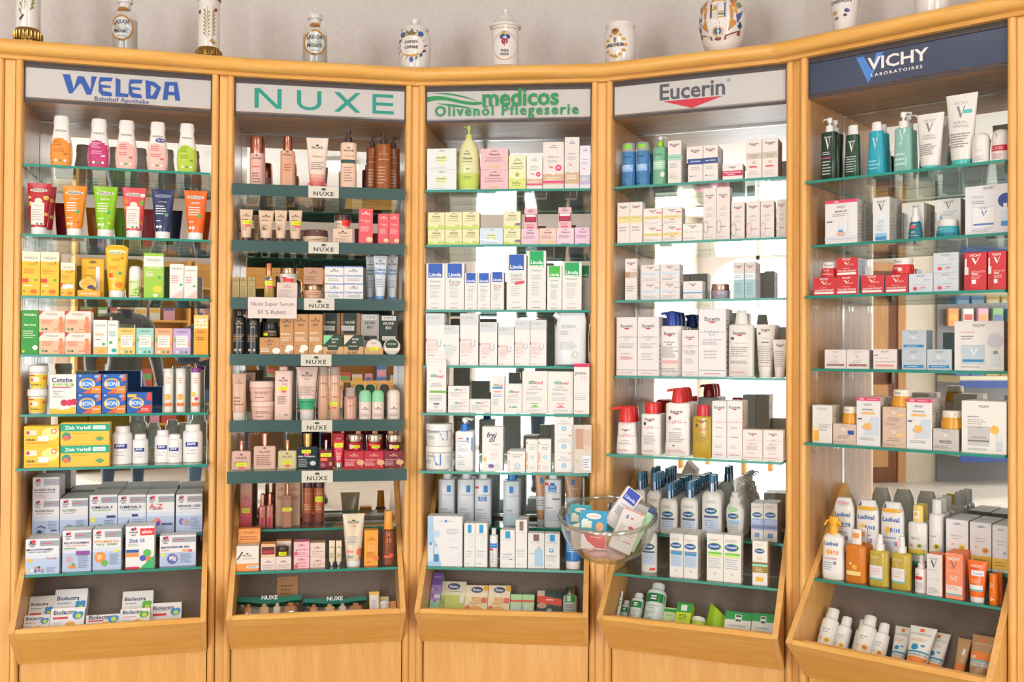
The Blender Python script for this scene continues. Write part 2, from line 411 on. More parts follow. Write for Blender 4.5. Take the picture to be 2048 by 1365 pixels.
def cabinet(b):
    root = ob('shelf_cabinet', None, None, BM[b])
    tag(root, BN[b]+' beech shelf cabinet with '+SIGNL[b].replace(' panel', ''), 'cabinet', 'wall of beech shelf cabinets')
    zt = CZ+.9625
    bx('side_panel', -.018, 0, .010, .31, 0, zt, WI, root); bx('side_panel', BW, BW+.018, .010, .31, 0, zt, WI, root)
    post('edge_moulding', moulding(-.0245, -.001), 0, zt, WV, root); post('edge_moulding', moulding(BW+.001, BW+.0245), 0, zt, WV, root)
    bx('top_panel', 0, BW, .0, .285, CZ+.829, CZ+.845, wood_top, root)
    bx('back_panel', 0, BW, .288, .305, 0, zt, WI, root)
    mr = bx('back_mirror', .001, BW-.001, .280, .285, CZ-.63, CZ+.826, MIRROR, root)
    bx('mirror_rail', 0, BW, .276, .287, CZ+.823, CZ+.829, mat('#b9bcbc', 's'), mr)
    bx('mirror_rail', 0, BW, .274, .287, CZ-.64, CZ-.63, mat('#b9bcbc', 's'), mr)
    if b >= 3: bx('mirror_clip', -.0, .004, .272, .281, CZ-.45, CZ+.826, mat('#c9cccc', 's'), mr)
    # illuminated-header style sign box
    V, F = join([boxvf(0, BW, -.004, .03, CZ+.9447, CZ+.968), boxvf(0, BW, -.004, .03, CZ+.8295, CZ+.8382), boxvf(0, .003, -.004, .03, CZ+.8382, CZ+.9447), boxvf(BW-.003, BW, -.004, .03, CZ+.8382, CZ+.9447)])
    fr = ob('sign_frame', me('sign_frame', V, F, [FRAME]), root)
    sp = bx('sign_panel', .003, BW-.003, .0, .012, CZ+.8382, CZ+.9447, mat('#c3beba' if b < 4 else '#2c3a56', 'p'), root)
    sp['label'] = SIGNL[b]
    for pm in prints('sign_letter', sign_print(b), BW, .1065, None, .0005):
        lt = ob('sign_letter', pm, sp); lt.location = (BW/2, 0, CZ+.8382)
    # sloping bin
    sd = [(.28, CZ-.45), (TIPY, TIPZ), (BOTY, BOTZ), (.28, BOTZ)]
    for x in (.0005, BW-.0185):
        V, F = prism(sd, x, x+.018); ob('bin_side', me('bin_side', V, F, [WV]), root)
    n = Vector((.673, .739))*.017
    fb = [(TIPY+.003, TIPZ-.003), (BOTY, BOTZ), (BOTY+n.x, BOTZ+n.y), (TIPY+.003+n.x, TIPZ-.003+n.y)]
    V, F = prism(fb, .0188, BW-.0188); ob('bin_front', me('bin_front', V, F, [WH]), root)
    mt = [(.279, CZ-.642), (MY+.003, MZ+.004), (.02, MZ-.012), (.279, CZ-.66)]
    V, F = prism(mt, .0188, BW-.0188); ob('bin_mat', me('bin_mat', V, F, [MATT]), root)
    def bn(e_, s_): return (MY+DB.y*e_+NB.y*s_, MZ+DB.z*e_+NB.z*s_)
    V, F = prism([bn(.002, .040), bn(.140, .040), bn(.140, .050), bn(.002, .050)], .0192, BW-.0192); ob('bin_ledge', me('bin_ledge', V, F, [WH]), root)
    bx('bin_floor', .0188, BW-.0188, .012, .28, BOTZ, BOTZ+.012, WI, root)
    bx('base_panel', .002, BW-.002, .002, .02, .0, BOTZ-.001, WV, root, .001)
    # rows of peg holes in the side panels
    hv, hf = [], []
    for x, s in ((.0004, 1), (BW-.0004, -1)):
        for y in (.037, .225):
            for k in range(44):
                z = CZ+.80-.032*k; n0 = len(hv)
                if z < CZ-.44 and (s < 0 or z < CZ-.44): continue
                hv += [(x, y+.0024*math.cos(j*math.pi/3), z+.0024*math.sin(j*math.pi/3)) for j in range(6)]
                hf.append(tuple(range(n0, n0+6)) if s > 0 else tuple(range(n0+5, n0-1, -1)))
    ob('peg_holes', me('peg_holes', hv, hf, [mat('#4a3018')]), root)['kind'] = 'stuff'
    # shelf clips
    cv, cf = prism([(0, 0), (.016, 0), (.016, -.024), (.009, -.031), (0, -.026)], 0, .011); cm = me('shelf_clip', cv, cf, [ACRYL])
    for k, (v, z) in enumerate(SH[b]):
        deep = z < -.6
        for y in ((.03, .21) if not deep else (max(.10, -v+.03), .24)):
            for x in (.0005, BW-.0115):
                if deep: x = .019 if x < .1 else BW-.030
                o = ob('shelf_clip', cm, root); o.location = (x, y, CZ+z-.0092)
    return root
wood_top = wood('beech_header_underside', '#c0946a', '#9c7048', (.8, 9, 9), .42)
CAB = [cabinet(b) for b in range(5)]
SNAME = {0: 'top', 1: 'second', 2: 'third', 3: 'fourth', 4: 'fifth', 5: 'sixth', 6: 'seventh', 7: 'bottom'}
def shelf_word(b, k): return 'bottom' if k == len(SH[b])-1 else SNAME[k]
SHELF_T = .0085
def glass_shelf(b, k):
    v, z = SH[b][k]; deep = z < -.6
    x0, x1 = (.0192, BW-.0192) if deep else (.002, BW-.002)
    y0, y1 = -v, .272
    V, F = boxvf(x0, x1, y0, y1, CZ+z-SHELF_T, CZ+z)
    mi = [1, 0, 1, 1, 0, 0]
    if deep: V, F = boxvf(x0, x1, y0, .262 if z > -.66 else .15, CZ+z-SHELF_T, CZ+z)
    o = ob('glass_shelf', me('glass_shelf', V, F, [GLASS, GEDGE], mi), None, BM[b])
    tag(o, f'{shelf_word(b, k)} clear glass shelf with green edge in the {BN[b]} cabinet', 'shelf', 'glass shelves')
    if b == 1 and k < 6:
        gm = mat('#2f4f4c', 'p'); y = y0-.0015
        cs = {0: .517, 1: .520, 2: .497, 3: .482, 4: .489, 5: .494}[k]
        h = .040
        s = bx('shelf_strip', -.002, BW+.002 if k == 5 else BW-.004, y-.0012, y, CZ+z-h+.002, CZ+z+.002, gm, o)
        p = bx('strip_label', BW*cs-.0525/1.0, BW*cs+.0525, y-.0028, y-.0014, CZ+z-h+.001, CZ+z+.0015, mat('#cfc8b8'), s)
        pr = ob('strip_marking', print_mesh('strip_marking', [T('NUXE', .5, .36, .66, '#2c3a38', 1, .86, 0, 0, .12)]+TREE(.5, .76, .07, '#3c4a40', .040/.105), .105, h), p)
        pr.location = (BW*cs, y-.0028, CZ+z-h+.001)
    return o
def TREE(x, y, r, c, asp=1.0):
    """little tree emblem: r as part of the width, asp = face height / width"""
    k = 1/asp
    return [C(x, y, r, c, .55), C(x-r*.7, y-r*k*.15, r*.55, c, .6), C(x+r*.7, y-r*k*.15, r*.55, c, .6), G([(x-r*.12, y), (x-r*.2, y-r*k*.95), (x+r*.2, y-r*k*.95), (x+r*.12, y)], c)]
SHELVES = [[glass_shelf(b, k) for k in range(len(SH[b]))] for b in range(5)]
# ------------------------------------------------------------------ corner fillers and cornice
def bp(b, x, y): return BM[b] @ Vector((x, y, 0))
ends = []
for i in range(6):
    if i == 0: A, B = bp(0, -.0575, .0), bp(0, -.0255, .0)
    elif i == 5: A, B = bp(4, BW+.0255, .0), bp(4, BW+.12, .0)
    else: A, B = bp(i-1, BW+.0255, .0), bp(i, -.0255, .0)
    d = (B-A); L = d.length; a = math.atan2(d.y, d.x)
    pl = bx('trim_%d' % (i+1), 0, L, -.010, .02, 0, CZ+.9625, WV, None, .001, Matrix.Translation(A) @ Matrix.Rotation(a, 4, 'Z'))
    tag(pl, None, None, None, 'structure')
tag(post('trim_12', moulding(-.082, -.0585), 0, CZ+.9625, WV, None, BM[0]), None, None, None, 'structure')
tag(bx('trim_13', -.30, -.083, .0, .02, 0, CZ+.9625, WI, None, 0, BM[0]), None, None, None, 'structure')
def line_pts(y):
    """outline of the run of cabinets at inset y: mitred at the corners"""
    P = []
    for i in range(6):
        if i == 0: P.append(bp(0, -.16, y))
        elif i == 5: P.append(bp(4, BW+.30, y))
        else:
            p, q = bp(i-1, 0, y), bp(i, 0, y); u = (bp(i-1, 1, y)-p); v = (bp(i, 1, y)-q)
            den = u.x*v.y-u.y*v.x; t = ((q.x-p.x)*v.y-(q.y-p.y)*v.x)/den; P.append(p+u*t)
    return P
prof = [(.30, .975), (-.02, .975), (-.028, .975)]
for i in range(9):
    t = -math.pi/2+math.pi*i/8; prof.append((-.045-.026*math.cos(t), .998+.0235*math.sin(t)))
prof += [(-.028, 1.0215), (.30, 1.0215)]
fasc = [(.02, .963), (-.026, .963), (-.026, .9755), (.02, .9755)]
def run(profile, i, s0=0.0):
    V = []; n = len(profile)
    rows = [line_pts(y) for y, z in profile]
    for e in (i, i+1):
        for (y, z), r in zip(profile, rows): V.append((r[e].x, r[e].y, CZ+z))
    F = [tuple(range(n)), tuple(range(2*n-1, n-1, -1))]+[((k+1) % n, k, k+n, (k+1) % n+n) for k in range(n)]
    return V, [tuple(reversed(f)) for f in F]
cor = ob('cornice', None); tag(cor, 'rounded beech cornice running along the top of all five cabinets', 'cornice')
for i in range(5):
    def loc(V):                                         # into bay-local coordinates so that the grain follows the run
        inv = BM[i].inverted(); return [tuple(inv @ Vector(v)) for v in V]
    V, F = run(prof, i); c = ob('cornice_board', me('cornice_board', loc(V), F, [WH], smooth=.5), cor); c.matrix_world = BM[i]
    V, F = run(fasc, i); c = ob('fascia', me('fascia', loc(V), F, [WH]), cor); c.matrix_world = BM[i]
# ------------------------------------------------------------------ the room
wl = line_pts(.33); wl[0] = Vector((-4.6, wl[0].y-.9, 0)); wl[-1] = Vector((4.2, wl[-1].y-2.2, 0))
P1, P2 = line_pts(.33)[0], line_pts(.33)[-1]
pts = [wl[0], P1]+line_pts(.33)[1:5]+[P2, wl[-1]]
CH = 2.95
V, F = [], []
for p in pts: V += [(p.x, p.y, 0), (p.x, p.y, CH), (p.x+.0, p.y+.12, 0), (p.x, p.y+.12, CH)]
for i in range(len(pts)-1):
    a = 4*i; F += [(a, a+4, a+5, a+1), (a+2, a+3, a+7, a+6), (a+1, a+5, a+7, a+3)]
tag(ob('wall_front', me('wall_front', V, F, [PLASTER])), None, None, None, 'structure')
XL, XR = -4.6, 4.2
tag(bx('floor', XL-.1, XR+.1, YB-.1, 4.6, -.06, 0, FLOORM), None, None, None, 'structure')
tag(bx('ceiling', XL-.1, XR+.1, YB-.1, 4.6, CH, CH+.1, noisy('white_ceiling', '#e9e6e1', '#efece8', 20, .9, .02)), None, None, None, 'structure')
tag(bx('wall_left', XL-.1, XL, YB, pts[0].y+.1, 0, CH, noisy('cream_wall', '#d9cfbd', '#e0d6c4', 40, .8, .03)), None, None, None, 'structure')
tag(bx('wall_right', XR, XR+.1, YB, pts[-1].y+.1, 0, CH, PLASTER), None, None, None, 'structure')
# rear wall; openings drawn down to light the low shelves, third one added
segs, x = [], XL
for cx, ww in WINS:
    segs.append(boxvf(x, cx-ww/2, YB-.1, YB, 0, CH)); segs.append(boxvf(cx-ww/2, cx+ww/2, YB-.1, YB, 0, .12)); segs.append(boxvf(cx-ww/2, cx+ww/2, YB-.1, YB, 2.42, CH)); x = cx+ww/2
segs.append(boxvf(x, XR, YB-.1, YB, 0, CH)); V, F = join(segs)
tag(ob('wall_rear', me('wall_rear', V, F, [PLASTER])), None, None, None, 'structure')
for i, (cx, ww) in enumerate(WINS):
    t = .05; z0, z1 = .12, 2.42
    V, F = join([boxvf(cx-ww/2, cx-ww/2+t, YB-.07, YB-.02, z0, z1), boxvf(cx+ww/2-t, cx+ww/2, YB-.07, YB-.02, z0, z1), boxvf(cx-ww/2, cx+ww/2, YB-.07, YB-.02, z0, z0+t), boxvf(cx-ww/2, cx+ww/2, YB-.07, YB-.02, z1-t, z1), boxvf(cx-t/2, cx+t/2, YB-.07, YB-.02, z0, z1)])
    wo = tag(ob('window_%d' % (i+1), me('window_frame', V, F, [mat('#e9e6e0', 'p')])), None, None, None, 'structure')
# ------------------------------------------------------------------ product shapes; each returns ([(part, mesh)], front surface or None, depth)
DK = '#4a4a52'
def s_box(W, H, k):
    d = k.get('d', min(W, H)*.6); c = k['c']; cs = k.get('cs', c); ct = k.get('ct', c)
    V, F = boxvf(-W/2, W/2, 0, d, 0, H, .0008)
    mi = [1, 0, 2, 1, 1, 2]+[0]*(len(F)-6)
    ps = [('body', me('carton', V, F, [mat(c), mat(cs), mat(ct)], mi))]
    V, F = boxvf(-W/2+.0012, W/2-.0012, .0006, d-.001, H, H+.0007, .0003)
    ps.append(('top_flap', me('top_flap', V, F, [mat(ct)])))
    if k.get('side', 1) and d > .02:
        sl = [Ls(.12, .9, .1, .55, 6, k.get('sc', '#a9a4a0')), Ls(.15, .8, .68, .85, 3, k.get('sc', '#a9a4a0'))]
        for P in prints('side_marking', sl, d, H):
            for v in P.vertices:
                x, y, z = v.co; v.co = (W/2+.0004, d/2+x, z)
            ps.append(('side_marking', P))
    return ps, None, d
def s_bottle(W, H, k):
    hb = k.get('hb', .8); cw = k.get('cw', .5); e = k.get('e', 2.2); sh = k.get('sh', .07); br = k.get('br', .62); nk = k.get('nk', .34)
    a = W/2; bd = a*br; mk = k.get('mk', 'p'); cm = k.get('cm', 'p'); prof = k.get('prof')
    body = []
    if prof:
        for z, q in prof: body.append((z*H, a*q, bd*q if not k.get('fl') else bd*(.5+.5*q), e))
    else:
        tp = k.get('tp', 1.0); bt = k.get('bt', 1.0); sa = sh*H*(1 if sh*H < a else 1)
        body = [(0, a*bt*.93, bd*bt*.93, e), (.006*H+.001, a*bt, bd*bt, e), (hb*H*.5, a*(bt+tp)/2, bd*(bt+tp)/2, e), (hb*H-sa, a*tp, bd*tp, e)]
        for t in (.35, .65, .87, 1.0):
            q = math.sqrt(max(0, 1-t*t)); body.append((hb*H-sa+sa*t, a*tp*(nk+(1-nk)*q), bd*tp*(nk+(1-nk)*q), e if t < .8 else 2))
    cy = bd*max(1, k.get('bt', 1.0))
    V, F = loft(body, 24, 0, cy)
    ps = [('body', me('bottle_body', V, F, [mat(k['c'], mk)], smooth=.6))]
    cc = mat(k.get('cc', '#efe9e4'), cm); z0 = hb*H; ca = a*cw; cb = min(ca, bd*.98) if not k.get('cfl') else bd*cw*k['cfl']
    cap = k.get('cap', 'plain'); L = []
    if cap == 'plain':
        ce = k.get('ce', 2); tp = k.get('ctp', .96)
        L = [loft([(z0-.002, ca*.97, cb*.97, ce), (z0+.001, ca, cb, ce), (H-.004, ca*tp, cb*tp, ce), (H-.001, ca*tp*.93, cb*tp*.93, ce), (H, ca*tp*.8, cb*tp*.8, ce)], 20, 0, cy)]
        ps.append(('cap', me('cap', *join(L), [cc], smooth=.6)))
    elif cap == 'none': pass
    elif cap == 'dome':
        rr = [(z0-.002, ca, cb, 2)]+[(z0+(H-z0)*(.55+.45*math.sin(t)), ca*math.cos(t)**.6, cb*math.cos(t)**.6, 2) for t in (0, .4, .8, 1.15, 1.45)]
        ps.append(('cap', me('cap', *loft(rr, 20, 0, cy), [cc], smooth=.6)))
    elif cap in ('pump', 'foam'):
        hh = H-z0; sx = k.get('sp', -1); g = k.get('grip', .42)
        ps.append(('collar', me('collar', *loft([(z0-.002, ca, ca, 2), (z0+hh*g, ca*.93, ca*.93, 2), (z0+hh*g+.002, ca*.6, ca*.6, 2)], 18, 0, cy), [mat(k.get('c2', k.get('cc', '#efe9e4')), cm)], smooth=.6)))
        st = loft([(z0+hh*g, ca*.3, ca*.3, 2), (z0+hh*.8, ca*.3, ca*.3, 2)], 10, 0, cy)
        hd = loft([(z0+hh*.66, ca*.55, ca*.55, 2), (z0+hh*.86, ca*.62, ca*.62, 2), (H-.001, ca*.6, ca*.6, 2), (H, ca*.45, ca*.45, 2)], 16, 0, cy)
        ln = k.get('spl', 1.5)*ca
        dr = Vector((sx, -.25, 0)).normalized(); c0 = Vector((0, cy, z0+hh*.88))
        sp = tube([c0, c0+dr*ln*.7+Vector((0, 0, hh*.03)), c0+dr*ln-Vector((0, 0, hh*.02)), c0+dr*ln*1.04-Vector((0, 0, hh*.12))], max(.0018, ca*.17), 8)
        ps.append(('pump_head', me('pump_head', *join([st, hd, sp]), [cc], smooth=.6)))
    elif cap == 'flatpump':                                  # broad pump actuator with a beak
        sx = k.get('sp', -1); hh = H-z0
        rr = [(z0-.002, ca, ca, 2), (z0+hh*.3, ca, ca, 2), (z0+hh*.75, ca*.86, ca*.86, 2), (H-.004, ca*.74, ca*.74, 2), (H, ca*.5, ca*.5, 2)]
        c0 = Vector((0, cy, H-hh*.13)); dr = Vector((sx, -.2, 0)).normalized()
        sp = tube([c0, c0+dr*ca*1.1, c0+dr*ca*1.65-Vector((0, 0, .003)), c0+dr*ca*1.75-Vector((0, 0, .008))], ca*.2, 8)
        ps.append(('pump_head', me('pump_head', *join([loft(rr, 18, 0, cy), sp]), [cc], smooth=.6)))
    elif cap == 'lotionpump':                                # two-tone pump of the skin lotion bottles
        hh = H-z0
        ps.append(('collar', me('collar', *loft([(z0-.003, ca, ca, 2), (z0+hh*.5, ca*.97, ca*.97, 2), (z0+hh*.52, ca*.7, ca*.7, 2)], 18, 0, cy), [mat(k.get('c2', '#8f9aac'), 's')], smooth=.6)))
        hd = loft([(z0+hh*.5, ca*.9, ca*.9, 2), (z0+hh*.86, ca*.86, ca*.86, 2), (H-.001, ca*.84, ca*.84, 2), (H, ca*.7, ca*.7, 2)], 16, 0, cy)
        c0 = Vector((0, cy, H-hh*.1)); sp = tube([c0, c0+Vector((-.4, -1, 0)).normalized()*ca*1.12], ca*.22, 8)
        ps.append(('pump_head', me('pump_head', *join([hd, sp]), [cc], smooth=.6)))
    elif cap == 'spray':
        hh = H-z0
        L = [loft([(z0-.002, ca, ca, 2), (z0+hh*.35, ca, ca, 2), (z0+hh*.37, ca*.72, ca*.72, 2), (z0+hh*.72, ca*.66, ca*.66, 2), (H-.001, ca*.56, ca*.56, 2), (H, ca*.4, ca*.4, 2)], 18, 0, cy)]
        L.append(tube([(0, cy-ca*.4, z0+hh*.82), (0, cy-ca*.8, z0+hh*.82)], ca*.16, 8))
        ps.append(('spray_head', me('spray_head', *join(L), [cc], smooth=.6)))
    elif cap == 'trigger':
        hh = H-z0
        L = [loft([(z0-.003, ca, ca, 2), (z0+hh*.45, ca*.9, ca*.9, 2), (z0+hh*.5, ca*.8, ca*.7, 2), (z0+hh*.8, ca*1.15, ca*.75, 2.6), (H-.002, ca*1.0, ca*.6, 2.4), (H, ca*.6, ca*.4, 2)], 18, 0, cy)]
        L.append(tube([(-ca*.5, cy, z0+hh*.75), (-ca*1.4, cy-.004, z0+hh*.72), (-ca*2.0, cy-.006, z0+hh*.45)], ca*.26, 8))
        L.append(tube([(ca*.5, cy, z0+hh*.8), (ca*1.3, cy, z0+hh*.66), (ca*1.5, cy, z0+hh*.5)], ca*.3, 8))
        ps.append(('trigger_head', me('trigger_head', *join(L), [cc], smooth=.6)))
    elif cap == 'dropper':
        hh = H-z0
        ps.append(('collar', me('collar', *loft([(z0-.002, ca, ca, 2), (z0+hh*.4, ca, ca, 2), (z0+hh*.42, ca*.6, ca*.6, 2)], 16, 0, cy), [mat(k.get('c2', '#b9b9bd'), 's')], smooth=.6)))
        ps.append(('rubber_bulb', me('rubber_bulb', *loft([(z0+hh*.4, ca*.62, ca*.62, 2), (z0+hh*.75, ca*.66, ca*.66, 2), (H-.003, ca*.5, ca*.5, 2), (H, ca*.2, ca*.2, 2)], 14, 0, cy), [cc], smooth=.7)))
    def front(X, Z):
        R = body; z = min(max(Z, R[0][0]), R[-1][0])
        for i in range(len(R)-1):
            if R[i][0] <= z <= R[i+1][0]: break
        t = (z-R[i][0])/max(1e-6, R[i+1][0]-R[i][0]); aa = R[i][1]+(R[i+1][1]-R[i][1])*t; bb = R[i][2]+(R[i+1][2]-R[i][2])*t; ee = R[i][3]+(R[i+1][3]-R[i][3])*t
        q = min(.975, abs(X)/max(1e-6, aa)); return (math.copysign(q*aa, X), cy-bb*(1-q**ee)**(1/ee)-.0002-.0006*q)
    return ps, front, 2*cy
def s_tube(W, H, k):
    """squeeze tube standing on its cap; wide crimped end on top"""
    a = W/2; ca = a*k.get('cw', .64); h0 = k.get('ch', .15)*H; rt = k.get('round', 0)
    R = [(h0, ca*1.0, ca*.92, 2), (h0+.004, ca*1.06, ca*.95, 2)]
    for t in (.25, .5, .75, .92): R.append((h0+(H-h0)*t, ca*1.06+(a-ca*1.06)*t, ca*.95*(1-t)**.75+.0016, 2+t*.6))
    if rt:
        for t in (.95, .98, 1.0): R.append((h0+(H-h0)*t, a*math.sqrt(1-((t-.9)*9.4)**2*.9), .0016, 2.6))
    else: R += [(H-.0012, a, .0014, 3), (H, a, .0012, 3)]
    cy = ca*.97; mk = k.get('mk', 'p')
    ps = [('body', me('tube_body', *loft(R, 24, 0, cy), [mat(k['c'], mk)], smooth=.8))]
    rr = [(0, ca*.95, ca*.9, 2), (.0015, ca*.98, ca*.93, 2), (h0-.001, ca, ca*.95, 2), (h0, ca*.97, ca*.9, 2)]
    ps.append(('cap', me('tube_cap', *loft(rr, 20, 0, cy), [mat(k.get('cc', '#efeae6'), k.get('cm', 'p'))], smooth=.6)))
    def front(X, Z):
        z = min(max(Z, R[0][0]), R[-1][0])
        if Z < h0: return (X, cy-ca*.95*math.sqrt(max(0, 1-min(.98, abs(X)/ca)**2))-.0004)
        for i in range(len(R)-1):
            if R[i][0] <= z <= R[i+1][0]: break
        t = (z-R[i][0])/max(1e-6, R[i+1][0]-R[i][0]); aa = R[i][1]+(R[i+1][1]-R[i][1])*t; bb = R[i][2]+(R[i+1][2]-R[i][2])*t
        q = min(.975, abs(X)/max(1e-6, aa)); return (math.copysign(q*aa, X), cy-bb*math.sqrt(1-q*q)-.0005-.0006*q)
    return ps, front, 2*cy
def s_jar(W, H, k):
    lf = k.get('lf', .32); lw = k.get('lw', 1.0); bw = k.get('bw', .96); bt = k.get('bt', .9); a = W/2; zl = H*(1-lf); mk = k.get('mk', 'p')
    R = [(0, a*bw*bt*.94, a*bw*bt*.94, 2), (.002, a*bw*bt, a*bw*bt, 2), (zl*.5, a*bw*(bt+1)/2*1.0, a*bw*(bt+1)/2, 2), (zl-.002, a*bw*k.get('nk', 1.0), a*bw*k.get('nk', 1.0), 2), (zl, a*bw*.9, a*bw*.9, 2)]
    cy = a
    ps = [('body', me('jar_body', *loft(R, 26, 0, cy), [mat(k['c'], mk)], smooth=.6))]
    la = a*lw; lt = k.get('lt', .97)
    rr = [(zl, la*.98, la*.98, 2), (zl+.0012, la, la, 2), (H-.003, la*lt, la*lt, 2), (H-.0008, la*lt*.97, la*lt*.97, 2), (H, la*lt*.9, la*lt*.9, 2)]
    ps.append(('lid', me('jar_lid', *loft(rr, 26, 0, cy), [mat(k.get('cc', '#efe9e4'), k.get('cm', 'p'))], smooth=.6)))
    def front(X, Z):
        z = Z
        if z >= zl: aa = la*.99
        else:
            z = max(z, R[0][0]); aa = a*bw
            for i in range(len(R)-1):
                if R[i][0] <= z <= R[i+1][0]:
                    t = (z-R[i][0])/max(1e-6, R[i+1][0]-R[i][0]); aa = R[i][1]+(R[i+1][1]-R[i][1])*t; break
        q = min(.985, abs(X)/aa); return (math.copysign(q*aa, X), cy-aa*math.sqrt(1-q*q)-.0003)
    return ps, front, W
def s_flask(W, H, k):
    """flat glass perfume flask with a metal spray cap"""
    hb = k.get('hb', .66); d = k.get('d', W*.42); z = H*hb; t = .004
    V, F = boxvf(-W/2, W/2, 0, d, 0, z, .004)
    ps = [('flask', me('flask', V, F, [mat(k.get('gc', k['c']), 'g')]))]
    V, F = boxvf(-W/2+t, W/2-t, t*.6, d-t*.6, t*1.6, z*.93, .003)
    ps.append(('liquid', me('liquid', V, F, [mat(k['c'], k.get('mk', 'g'))])))
    ca = k.get('cw', .22)*W/2*2/2; x = k.get('cx', 0)*W
    V, F = loft([(z-.001, ca*.8, ca*.8, 2), (z+.004, ca*.8, ca*.8, 2), (z+.005, ca, ca, 2), (H-.001, ca, ca, 2), (H, ca*.9, ca*.9, 2)], 18, x, d/2)
    ps.append(('cap', me('flask_cap', V, F, [mat(k.get('cc', '#d9a58c'), 's')], smooth=.6)))
    return ps, None, d
def s_tin(W, H, k):
    """round tin standing on its rim, face forward"""
    r = W/2; n = 28; d = .022; V, F = [], []
    for y, q in ((.0, .90), (.0008, .93), (.0008, .98), (.002, 1), (d-.001, 1), (d, .97)):
        V += [(r*q*math.cos(2*math.pi*i/n), y, H/2+H/2*q*math.sin(2*math.pi*i/n)) for i in range(n)]
    for j in range(5): F += [(j*n+i, j*n+n+i, j*n+n+(i+1) % n, j*n+(i+1) % n) for i in range(n)]
    F = [tuple(reversed(f)) for f in F]
    F.append(tuple(range(n))); F.append(tuple(range(6*n-1, 5*n-1, -1)))
    mi = [1]*(5*n)+[0, 1]
    return [('body', me('tin', V, F, [mat(k['c'], 'p'), mat(k.get('cc', '#b8b4ae'), 's')], mi, smooth=.5))], None, d
def s_pouch(W, H, k):
    """refill pouch, pillow shaped, with a corner spout"""
    R = [(0, W*.47, .004, 3), (H*.03, W*.485, .026, 2.2), (H*.3, W*.49, .034, 2), (H*.6, W*.485, .026, 2), (H*.85, W*.46, .012, 2.2), (H*.96, W*.42, .004, 3), (H, W*.40, .0015, 3)]
    R = [r+((.04*W if r[0] > H*.8 else 0), 0) for r in R]
    ps = [('pouch_body', me('pouch', *loft(R, 28, 0, .036), [mat(k['c'], 'p')], smooth=.9))]
    p0 = Vector((-W*.34, .036, H*.90)); dr = Vector((-.75, 0, .65)).normalized()
    ps.append(('spout', me('spout', *tube([p0, p0+dr*.008, p0+dr*.024], .011, 14), [mat(k.get('cc', '#e6e6e6'), 'p')], smooth=.6)))
    def front(X, Z):
        for i in range(len(R)-1):
            if R[i][0] <= Z <= R[i+1][0]: break
        t = (Z-R[i][0])/max(1e-6, R[i+1][0]-R[i][0]); aa = R[i][1]+(R[i+1][1]-R[i][1])*t; bb = R[i][2]+(R[i+1][2]-R[i][2])*t
        q = min(.97, abs(X-.02*W)/aa); return (X, .036-bb*math.sqrt(1-q*q)-.001)
    return ps, front, .072
FILM = glass_mat('pouch_film', (.97, .92, .86, 1), 2.2, rough=.12)
def s_bag(W, H, k):
    """see-through travel pouch with coloured zip edge, products inside"""
    d = .055
    def pill(s, z0, z1, q0, q1): return loft([(H*z0, W*.5*s, d*q0, 5), (H*(z0+z1)/2, W*.5*s, d*max(q0, q1), 5), (H*z1, W*.5*s, d*q1, 5)], 32, 0, d*.5)
    ps = [('clear_panel', me('clear_panel', *loft([(0, W*.47, d*.42, 4), (H*.1, W*.5, d*.5, 4), (H*.5, W*.5, d*.46, 4), (H*.86, W*.48, d*.22, 4)], 32, 0, d*.5), [FILM], smooth=.7))]
    n = 16
    up = [(W*(-.49+.98*i/n), H*(.96+.03*math.cos(i/n*6.28))) for i in range(n+1)]; lo = [(W*(-.5+1.0*i/n), H*(.74+.06*math.cos(i/n*6.28*1.0))) for i in range(n+1)]
    V, F = slab(lo+up[::-1], d*.18, d*.82); ps.append(('zip_edge', me('zip_edge', V, F, [mat('#0f6b58')])))
    V, F = slab([(W*(-.5+i/n), H*(.15-.03*math.sin(i/n*3.14))) for i in range(n+1)]+[(W*.48, 0), (-W*.48, 0)], -.001, d*.2); ps.append(('bottom_edge', me('bottom_edge', V, F, [mat('#0f6b58')])))
    for x, w_, c in ((-.33, .13, '#d99a70'), (-.08, .16, '#e2c08c'), (.12, .12, '#e8dccc'), (.33, .20, '#c08458')):
        ps.append(('inner_product', me('inner_product', *loft([(H*.12, W*w_*.5, d*.25, 3), (H*.55, W*w_*.5, d*.25, 3), (H*.6, W*w_*.25, d*.15, 2), (H*.7, W*w_*.25, d*.15, 2)], 14, W*x, d*.36), [mat(c)], smooth=.7)))
    return ps, None, d
def s_leaf(W, H, k):
    """stack of thin brochures"""
    ps = []
    n = k.get('n', 4)
    for i in range(n):
        dx = random.uniform(-.004, .004)
        V, F = boxvf(-W/2+dx, W/2+dx, i*.004, i*.004+.003, 0, H-random.uniform(0, .008)*(i > 0))
        ps.append(('brochure', me('brochure', V, F, [mat(k['c'] if i == 0 else '#e8e2da')])))
    return ps, None, n*.004
def s_card(W, H, k):
    V, F = boxvf(-W/2, W/2, 0, k.get('d', .0012), 0, H); return [('sheet', me('sheet', V, F, [mat(k['c'])]))], None, k.get('d', .0012)
def s_tray(W, H, k):
    """small kraft tray holding one pack that stands taller than its front"""
    h = H*k.get('th', .5); d = .05
    V, F = join([slab([(-W/2, 0), (W/2, 0), (W/2, h), (W*.30, h), (W*.24, h*.55), (-W*.24, h*.55), (-W*.30, h), (-W/2, h)], 0, .0015), boxvf(-W/2, -W/2+.0015, .0015, d, 0, h), boxvf(W/2-.0015, W/2, .0015, d, 0, h), boxvf(-W/2+.0015, W/2-.0015, .0015, d, 0, .0015)])
    return [('tray', me('tray', V, F, [mat('#cfa06a')]))], None, d
